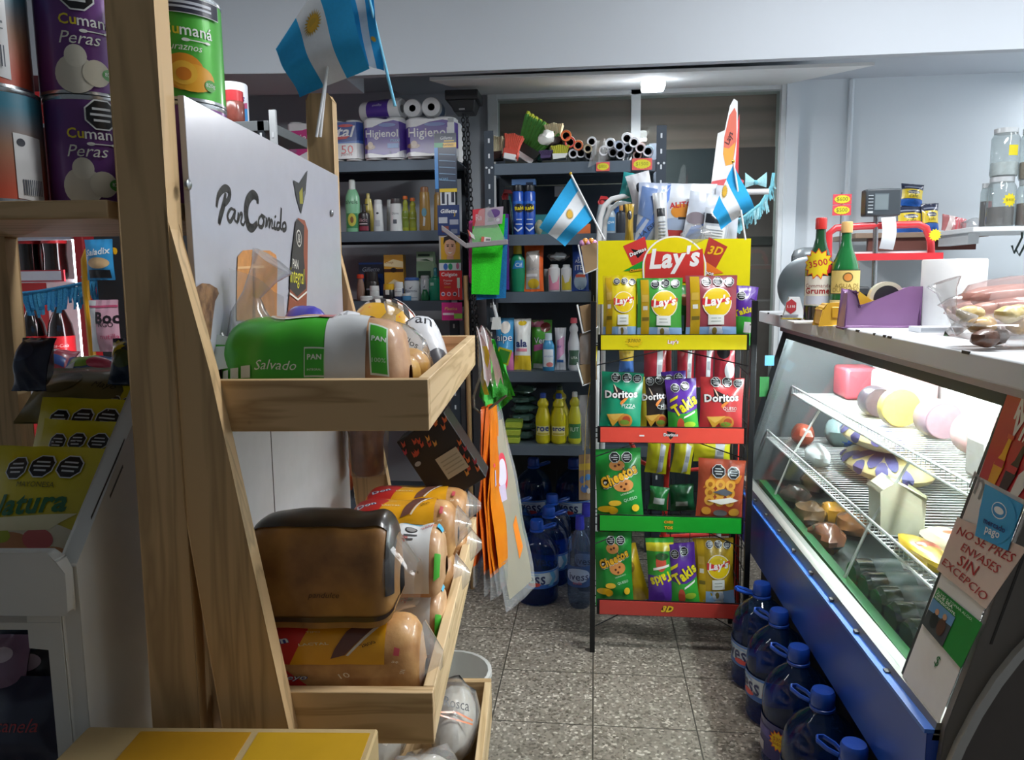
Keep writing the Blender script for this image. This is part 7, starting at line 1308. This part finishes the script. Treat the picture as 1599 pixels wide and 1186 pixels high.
poster('payment_sticker', 'round light blue payment sticker on the white poster board', [(1530, 838), (1582, 862), (1606, 790), (1546, 757)], [('p', ngon(28, .5, .5, .5, .5), '3aa8e0'), ('e', .52, .66, .20, .16, 'f0f4f8'), ('e', .52, .66, .18, .14, '3a9ad8'), ('e', .52, .66, .13, .07, 'f0f4f8'), ('t', 'mercado', .5, .36, .62, '1f3f86', {'b': .02}), ('t', 'pago', .5, .18, .42, 'f0f6fa', {'b': .02})], '3aa8e0', .009, .1, .1, 'sticker')
poster('handwritten_notice', 'paper notice with red handwriting about bottle returns', [(1468, 890), (1545, 952), (1610, 858), (1500, 808)], [('t', 'NO SE PRES', .52, .80, .86, 'b02a30', {'sh': .15}), ('t', 'ENVASES', .56, .58, .62, 'b02a30', {'sh': .1, 'rot': -2}), ('t', 'SIN', .46, .38, .34, 'b02a30', {'sh': .1, 'h': .9}), ('t', 'EXCEPCIO', .50, .17, .88, 'b02a30', {'sh': .1, 'rot': -4, 'h': .8})], 'ddc8bc', .0065, .15, .13, 'notice')
poster('green_leaflet', 'green leaflet with photograph of people at the bottom of the poster board', [(1446, 975), (1506, 1045), (1540, 975), (1470, 918)], [('p', [(.0, .0), (.55, .0), (.55, .72), (.0, .72)], '4a4e54'), ('p', [(0, .4), (.55, .5), (.55, .72), (0, .72)], '6a9ac8'), ('e', .2, .3, .09, .18, '2a2c34'), ('e', .38, .32, .09, .2, '5a3a34'), ('e', .2, .52, .045, .07, 'c89a7c'), ('e', .38, .56, .045, .07, 'c89a7c'), ('t', 'SI VAS A TOMAR ALGO,', .45, .93, .8, 'e6f0e6'), ('t', 'QUE SEA', .25, .86, .4, 'e6f0e6', {'b': .03}), ('t', 'REFRESCANTE.', .3, .78, .5, 'e6f0e6', {'b': .03})], '1f8a3a', .0065, .1, .1, 'leaflet')
for lab, c, px, py in (('small blue sticker on the far frame of the counter', '5aa8d8', 1196, 560), ('green sticker low on the far frame of the counter', '2a7a3c', 1188, 600)):
    q = PY(px, py, 3.155); b = B(); b.box(-.018, .018, 0, .002, -.02 if 'blue' in lab else -.04, .02 if 'blue' in lab else .04, plas(c)); solo('sticker', b, lab, 'sticker', (q.x, 3.09, q.z))
# ------------------------------------------------------------ things on the worktop
TP = 1.1655
def liquor(label, px, Y, wd, ytop, body, capc, ops, ops2, low, rz=0):
    q = PY(px, 480, Y); h = PY(px, ytop, Y).z - TP; r = wd / F * Y / 2; t = thing('liquor_bottle', label, 'bottle', (q.x, Y, TP)); 
    pr = [(r * .9, 0), (r, .006), (r, h * .50), (r * .92, h * .57), (r * .5, h * .72), (r * .36, h * .80), (r * .34, h * .92)]
    b = B(); b.lathe([(a, c) for a, c in pr], mat(body, .08, 0, .8), 24); b.build('bottle_body', t); b = B(); b.lathe([(r * 1.004, .004), (r * 1.004, h * .14)], mat(low, .1, 0, .8), 24); b.build('dark_contents', t)
    b = B(); f = cylmap(lambda z: r * 1.012, h * .42, -95, 170, h * .10); b.design(ops, f, r * 2.97, h * .42, pap, .02); b.build('label', t)
    b = B(); b.lathe([(r * .40, h * .89), (r * .41, h * .985), (r * .36, h), (.0001, h)], plas(capc), 16); b.build('cap', t); return t, r, h
t, r, h = liquor('green liquor bottle with red cap and starburst price label', 1277, 2.45, 40, 340, '1f4a2c', 'c0302c', [('r', .04, .12, .96, .80, 'd8d4c8'), ('t', 'Commandante', .5, .58, .8, '7a2428'), ('t', 'Grumella', .5, .46, .8, '9a2c30', {'b': .03}), ('r', .1, .15, .9, .34, 'b8bcc8')], [], '1a1512')
b = B(); f = cylmap(lambda z: r * 1.03, h * .24, -100, 150, h * .42); b.design([('s', .42, .55, .44, 'e8501c', 13), ('s', .42, .55, .40, 'e8cf1c', 13), ('t', '3500', .42, .58, .5, 'c0392c', {'rot': 12, 'b': .02}), ('p', [(.66, .15), (.9, .25), (1.0, .6), (.9, .75), (.84, .5), (.7, .5)], 'd02c34')], f, r * 2.6, h * .24, pap, .02); b.build('price_star', t)
liquor('dark green liquor bottle with cream peach label and cork coloured cap', 1317, 2.40, 40, 346, '1d6a36', 'd8b070', [('r', .04, .42, .96, 1.0, '3a3222'), ('r', .07, .44, .93, .98, 'd8c070'), ('c', .5, .82, .12, '6a5a2a'), ('c', .5, .82, .09, 'd0863a'), ('t', 'AGUA DE', .5, .62, .6, '8a7434'), ('t', 'DURAZNO', .5, .52, .7, '8a7434'), ('r', .04, .0, .96, .28, 'd8c88a')], [], '16301e')
q = PY(1372, 500, 2.10); t = thing('tape_dispenser', 'purple tape dispenser with roll of tape on the worktop', 'tape dispenser', (q.x + .004, 2.12, TP), radians(-4))
PUR = plas('8a6492'); L_ = .185
b = B(); b.prism([(-L_ / 2, 0), (L_ / 2, 0), (L_ / 2 - .002, .10), (L_ / 2 - .03, .10), (-.015, .066), (-.055, .058), (-.065, .092), (-L_ / 2 + .012, .095)], -.035, .035, PUR); b.build('dispenser_body', t, .006)
b = B(); b.T = Matrix.Translation((.018, 0, .075)) @ Matrix.Rotation(pi / 2, 4, 'X')
b.lathe([(.034, -.0125), (.044, -.0125), (.044, .0125), (.034, .0125), (.034, -.0125)], mat('cfcab2', .3, 0, .4), 28); b.build('tape_roll', t); b = B(); b.T = Matrix.Translation((.018, 0, .075)) @ Matrix.Rotation(pi / 2, 4, 'X'); b.lathe([(.012, -.014), (.0335, -.014), (.0335, .014), (.012, .014)], mat('2a2a2e', .4), 24); b.build('hub', t)
b = B(); b.prism([(-.062, .06), (-.052, .094), (-.02, .07), (.0, .072), (-.02, .06)], -.016, .016, plas('d8b02c')); b.build('cutter_guide', t)
q = PY(1300, 488, 2.22); t = thing('yellow_block', 'rounded yellow plastic holder left of the tape dispenser', 'holder', (q.x, 2.24, TP)); b = B(); b.prism([(-.035, 0), (.04, 0), (.04, .05), (.03, .057), (-.015, .057), (-.03, .045)], -.03, .03, plas('e2b23a')); b.build('holder_body', t, .006); B().box(-.006, .042, -.033, -.028, .02, .05, plas('d8a62c')).build('front_lip', t, .002)
b = B(); b.box(-.075, .05, -.05, .04, 0, .004, plas('e8e8e6')); solo('white_tray', b, 'thin white tray in front of the yellow holder', 'tray', (PY(1275, 488, 2.34).x, 2.34, TP))
q = PY(1237, 482, 2.62); t = thing('tent_card', 'small white tent card with red emblem at the far corner of the worktop', 'card', (q.x, 2.62, TP), radians(-8)); b = B(); b.prism([(-.03, 0), (.04, 0), (.02, .068), (-.012, .068)], -.02, .02, pap('e6e8ea')); b.build('card', t); b = B(); b.design([('p', ngon(6, .26, .36, .42, .55, pi / 2), 'b8343c'), ('t', '1.110', .42, .55, .34, 'f0e8e6', {'b': .03}), ('r', .1, .06, .75, .16, '9a9aa2')], boxmap(.07, .068, -.0205), .07, .068, pap); b.build('emblem', t)
b = B(); b.box(-.03, .03, -.015, .015, 0, .002, pap('d8c02c')); solo('yellow_label', b, 'small yellow label lying below the white tent card', 'label', (PY(1240, 486, 2.5).x + .0, 2.535, TP))
q = PY(1494, 490, 2.05); t = thing('paper_roll', 'big white kitchen paper roll standing on the worktop', 'paper roll', (q.x, 2.08, TP)); h = PY(1494, 404, 2.05).z - TP; r = 43 / F * 2.05; b = B(); b.lathe([(r * .98, 0), (r, .004), (r, h - .004), (r * .97, h), (r * .3, h), (r * .28, h - .02)], mat('eceeee', .85, 0, 0, 0, .02, 40, .15), 32); b.build('roll', t)
b = B(); b.box(-.05, .05, -.03, .03, 0, .012, pap('dfe3e8')); b.box(-.045, .045, -.0305, -.03, .002, .01, mat('a8b0b8')); solo('ticket_pad', b, 'small white ticket pad in front of the paper roll', 'pad', (PY(1462, 495, 1.93).x, 1.93, TP))
# bag of cold cuts and bag of pastries at right
q = PY(1560, 480, 1.62); t = thing('bag_of_rolls', 'big clear bag of pinkish brown long rolls on the worktop', 'bread bag', (.945, 1.78, TP + .006), radians(-6)); t.scale = (.92, .92, .80)
for i in range(4): B().ball((.02 * (i % 2), .05 * i - .07, .062 + .03 * (i % 2)), .16, .035, .042, bread('a87464', 'c8998a'), 18, 9, .06, i).build('roll', t)
b = B(); b.ball((.0, 0, .075), .185, .12, .078, film('f4e8e6', .94, .55, .16, .1), 24, 12, .25, 3); b.build('plastic_bag', t)
q = PY(1560, 545, 1.42); t = thing('bag_of_pastries', 'clear bag of dark and golden pastries at the front edge of the worktop', 'pastry bag', (.775, 1.50, TP + .006), radians(8)); t.scale = (.85, .85, .9)
for i in range(15):
    a = -.10 + .2 * ((i * 7) % 15) / 14; B().ball((a, (-.05, -.015, .02, .05)[i % 4], .018 + .022 * (i % 3)), .030, .024, .018, bread(('4a2f22', 'b8883c', 'd8bc74')[i % 3], ('6a4230', 'd8a850', 'ead49a')[i % 3], sc=50), 12, 8, .2, i).build('pastry', t)
b = B(); b.ball((.0, 0, .03), .135, .085, .034, film('ffffff', .96, .55, .1, .1), 24, 10, .3, 5); b.tube([(-.11, .0, .04), (-.14, .01, .07), (-.15, .015, .11), (-.155, .02, .13)], [.03, .012, .02, .035], HAZE, 10); b.build('plastic_bag', t)
# scale with pole display and red tray frame, slicer behind bottles
q = PY(1375, 430, 2.62); t = thing('shop_scale', 'shop scale with dark display on a steel pole and red rimmed platter', 'scale', (q.x, 2.62, TP)); org = Vector((q.x, 2.62, TP))
def S(x, y, Y=2.62): return PY(x, y, Y) - org
b = B(); p0, p1 = S(1366, 445), S(1368, 338); b.tube([Vector((p0.x, 0, 0)), p1], .008, steel('b0b3b6', .25), 12); b.build('pole', t)
a, c_ = S(1347, 338), S(1404, 295); b = B(); b.box(a.x, c_.x, -.025, .025, a.z, c_.z, mat('3b4248', .45)); b.build('display_head', t, .005).rotation_euler = (0, 0, 0)
b = B(); m = boxmap(c_.x - a.x, c_.z - a.z, -.0255, a.x, a.z); b.design([('r', .24, .2, .64, .82, '5f6a70'), ('r', .26, .24, .62, .78, '737e82')] + [('r', .06, .25 + k * .12, .2, .29 + k * .12, '9aa2a8') for k in range(5)] + [('r', .05, .1, .2, .17, 'c8ccd0')], m, c_.x - a.x, c_.z - a.z, plas); b.build('screen', t)
b = B(); b.box(S(1340, 455).x, S(1458, 455).x, -.10, .12, .0, .07, mat('2c2f33', .5)); b.box(S(1325, 455).x, S(1350, 455).x, -.05, .12, .07, .10, mat('2c2f33', .5)); b.build('scale_base', t, .006)
b = B(); RD = plas('cf353c'); b.tube([S(1293, 405), S(1294, 365), S(1305, 356), S(1345, 353), S(1400, 351), S(1434, 350), S(1446, 356), S(1453, 375), S(1454, 398)], .0085, RD, 10, False, 1.4); l_, r_ = S(1330, 402), S(1470, 396); b.box(l_.x, r_.x, -.015, .015, l_.z - .01, l_.z + .012, RD); b.build('red_rail', t)
b = B(); b.box(S(1330, 396).x, S(1452, 390).x, .0, .16, l_.z + .012, l_.z + .018, mat('e2e5e6', .4)); b.build('platter', t)
b = B(); p = [S(1376, 340, 2.6), S(1398, 338, 2.6), S(1394, 390, 2.6), S(1372, 388, 2.6)]; b.grid(lambda u, v: tuple((p[0] * (1 - u) + p[1] * u) * (1 - v) + (p[3] * (1 - u) + p[2] * u) * v + Vector((0, -.02 * sin(v * 3), 0))), 3, 8, pap('e4e6ea')); b.build('receipt_paper', t)
q = PY(1262, 440, 2.85); t = thing('meat_slicer', 'grey meat slicer behind the liquor bottles', 'slicer', (q.x, 2.86, TP)); b = B(); b.T = Matrix.Translation((-.0, 0, .10)) @ Matrix.Rotation(pi / 2, 4, 'X'); b.lathe([(.09, -.006), (.105, 0), (.09, .006), (.0001, .012)], steel('8d979c', .3), 32); b.build('blade', t)
b = B(); b.box(-.03, .10, .03, .15, .0, .24, mat('8a9296', .4, .5)); b.build('housing', t, .03); b = B(); b.box(.0, .13, .02, .03, .18, .215, mat('b8bec2', .4, .5)); b.build('guard', t)
q = PY(1317, 337, 2.7); t = thing('price_sign', 'two pink and yellow price cards on a wire behind the liquor bottles', 'price card', (q.x, 2.72, TP)); b = B(); b.tube([(0, .005, 0), (0, .005, PY(1317, 300, 2.72).z - TP)], .0025, steel()); b.build('wire_stand', t)
for y0, y1, tx in ((320, 336, '$500'), (303, 319, '$600')):
    zz0, zz1 = PY(1317, y1, 2.72).z - TP, PY(1317, y0, 2.72).z - TP; b = B(); b.box(-.030, .030, 0, .002, zz0, zz1, pap('dc4a58')); b.design([('p', ngon(36, .45, .42, .5, .5, 0, .88), 'd9cf2c'), ('t', tx, .5, .5, .6, '6a6a1c')], boxmap(.06, zz1 - zz0, 0, None, zz0), .06, zz1 - zz0, pap); b.build('card', t)
b = B(); q = PY(1457, 367, 2.6); b.prism(ngon(26, .02, .02, 0, 0, 0, .72), 0, .002, pap('e8cf1c')); solo('price_star', b, 'small yellow starburst label at the end of the red scale rail', 'price label', (q.x, 2.585, q.z))
# ------------------------------------------------------------ wall shelves at right
BSY = 3.45
a, c_ = PY(1336, 365, BSY), PY(1545, 362, BSY); zb = PY(1450, 362, BSY).z
t = thing('wooden_wall_shelf', 'brown wooden wall shelf behind the scale', 'shelf', (a.x, BSY, zb)); b = B(); b.box(0, c_.x - a.x, 0, .32, -.022, 0, mat('8a7462', .6, 0, 0, 0, .2, 12)); b.build('shelf_board', t, .002); b = B(); b.box(.06, c_.x - a.x - .04, .02, .04, -.075, -.0225, mat('6a3a30', .6)); b.build('front_rail', t)
def coffee(label, x0, x1, yt, yb, dy, roll=0, lean=-10):
    x, z, wd, hh = slot(x0, x1, yt, yb, BSY + dy); bag('coffee_pack', label, 'coffee pack', wd, hh, .05, (x, BSY + dy, max(z, zb + .001)), 0, '2b3148', [('r', 0, .0, 1, .28, '2a62b8'), ('r', .02, .30, .98, .72, 'dcc12c'), ('e', .5, .58, .3, .08, '3a3f5a'), ('t', 'Morenita', .5, .58, .5, 'e6e2c8'), ('t', 'cafe', .5, .42, .4, '5a5424'), ('r', .1, .78, .9, .84, '8a90a4')], 'coffee packs on the wall shelf', lean, roll)
coffee('yellow and dark blue coffee pack lying high on the pile', 1404, 1440, 286, 322, .16, 6); coffee('yellow and dark blue coffee pack at left of the shelf front', 1400, 1440, 322, 364, .05); coffee('yellow and dark blue coffee pack right of the shelf front', 1438, 1466, 318, 364, .04); coffee('yellow coffee pack behind, under the high pack', 1408, 1440, 318, 362, .17)
for i in range(5):
    x, z, wd, hh = slot(1469 + i * 10, 1497 + i * 9, 338, 369, BSY + .05); bag('salami_packet', 'red and white sliced meat packet, %s in the row on the wall shelf' % ('leftmost', 'second from left', 'middle', 'fourth from left', 'rightmost')[i], 'meat packet', wd, hh, .02, (x, BSY + .05 + .035 * i, zb + .001), 0, 'b06a6a', [('p', [(.2, 0), (.5, 0), (.7, 1), (.4, 1)], 'd8c4c0'), ('p', [(.7, 0), (.85, 0), (.95, 1), (.8, 1)], 'c23a44')], 'meat packets in a row on the wall shelf', -30, 14)
b = B(); b.ball((0, 0, .03), .05, .05, .03, HAZE, 12, 8, .5); q = PY(1530, 360, BSY); solo('clear_bag', b, 'crumpled clear bag at right end of the brown shelf', 'bag', (q.x + .03, BSY + .12, zb + .001))
JY = 3.1
a = PY(1520, 354, JY); zj = a.z; t = thing('white_wall_shelf', 'white wall shelf with jars at the right edge', 'shelf', (a.x, JY, zj)); b = B(); b.box(0, .6, 0, .35, -.018, 0, mat('e2e5e6', .4)); b.build('shelf_board', t, .002); b = B(); b.box(.02, .06, .08, .34, -.06, -.0185, mat('d0d4d6', .5)); b.build('bracket', t)
def jar(label, x0, x1, yt, yb, dy, z, fill, fh, ops=(), lid='c8ccce'):
    x, _, wd, hh = slot(x0, x1, yt, yb, JY + dy); r = wd / 2; t = thing('glass_jar', label, 'jar', (x, JY + dy + r, z)); b = B(); b.lathe([(r * .92, .001), (r, .012), (r, hh * .80), (r * .8, hh * .90), (r * .8, hh * .93)], film('e6ecec', .93, .6, .14, .05), 24); b.build('jar_body', t)
    b = B(); b.lathe([(r * .9, .006), (r * .93, .012), (r * .93, hh * fh), (.0001, hh * fh)], mat(fill, .5, 0, .2, 0, .35, 50), 20); b.build('contents', t); b = B(); b.lathe([(r * .84, hh * .90), (r * .85, hh), (.0001, hh)], mat(lid, .4, .4), 20); b.build('lid', t)
    if ops: b = B(); f = cylmap(lambda q: r * 1.01, hh * .35, -80, 70, hh * .35); b.design(ops, f, r * 1.2, hh * .35, pap, .03); b.build('price_label', t)
    return hh
ST = lambda s: [('s', .5, .5, .46, 'd9c81c', 11), ('t', s, .5, .5, .5, '6a5a1c')]
h1 = jar('dark jar at left end of the white wall shelf', 1533, 1552, 282, 353, .12, zj + .0005, '3a3030', .6, [('r', .2, .2, .7, .7, 'c84a58')]); h2 = jar('clear jar with yellow star label on the white wall shelf', 1549, 1592, 274, 353, .02, zj + .0005, '4a3c38', .4, ST('$400')); h3 = jar('brown filled jar with label at the right edge of the frame', 1595, 1634, 280, 353, .0, zj + .0005, '6a4a3a', .5, ST('$350')); jar('empty looking jar standing on the other jars with yellow label', 1556, 1598, 196, 273, .025, zj + h2 + .001, 'd8dcdc', .3, [('r', .2, .2, .8, .8, 'd9c81c')]); jar('jar with red and yellow label at the upper right corner', 1601, 1640, 190, 272, .005, zj + h3 + .001, 'a88a68', .35, [('r', .1, .1, .9, .9, 'd8505a'), ('r', .2, .2, .8, .8, 'd9c81c')])
b = B(); b.tube([(0, 0, .12), (.005, 0, .06), (-.02, 0, .0), (-.03, 0, .03)], .004, mat('3a4a48', .4), 6); b.tube([(.02, 0, .12), (.025, 0, .05), (.0, 0, -.01), (-.015, 0, .015)], .004, mat('3a4a48', .4), 6); q = PY(1592, 395, JY + .1); solo('wire_hooks', b, 'dark wire hooks hanging under the white wall shelf', 'hook', tuple(q))
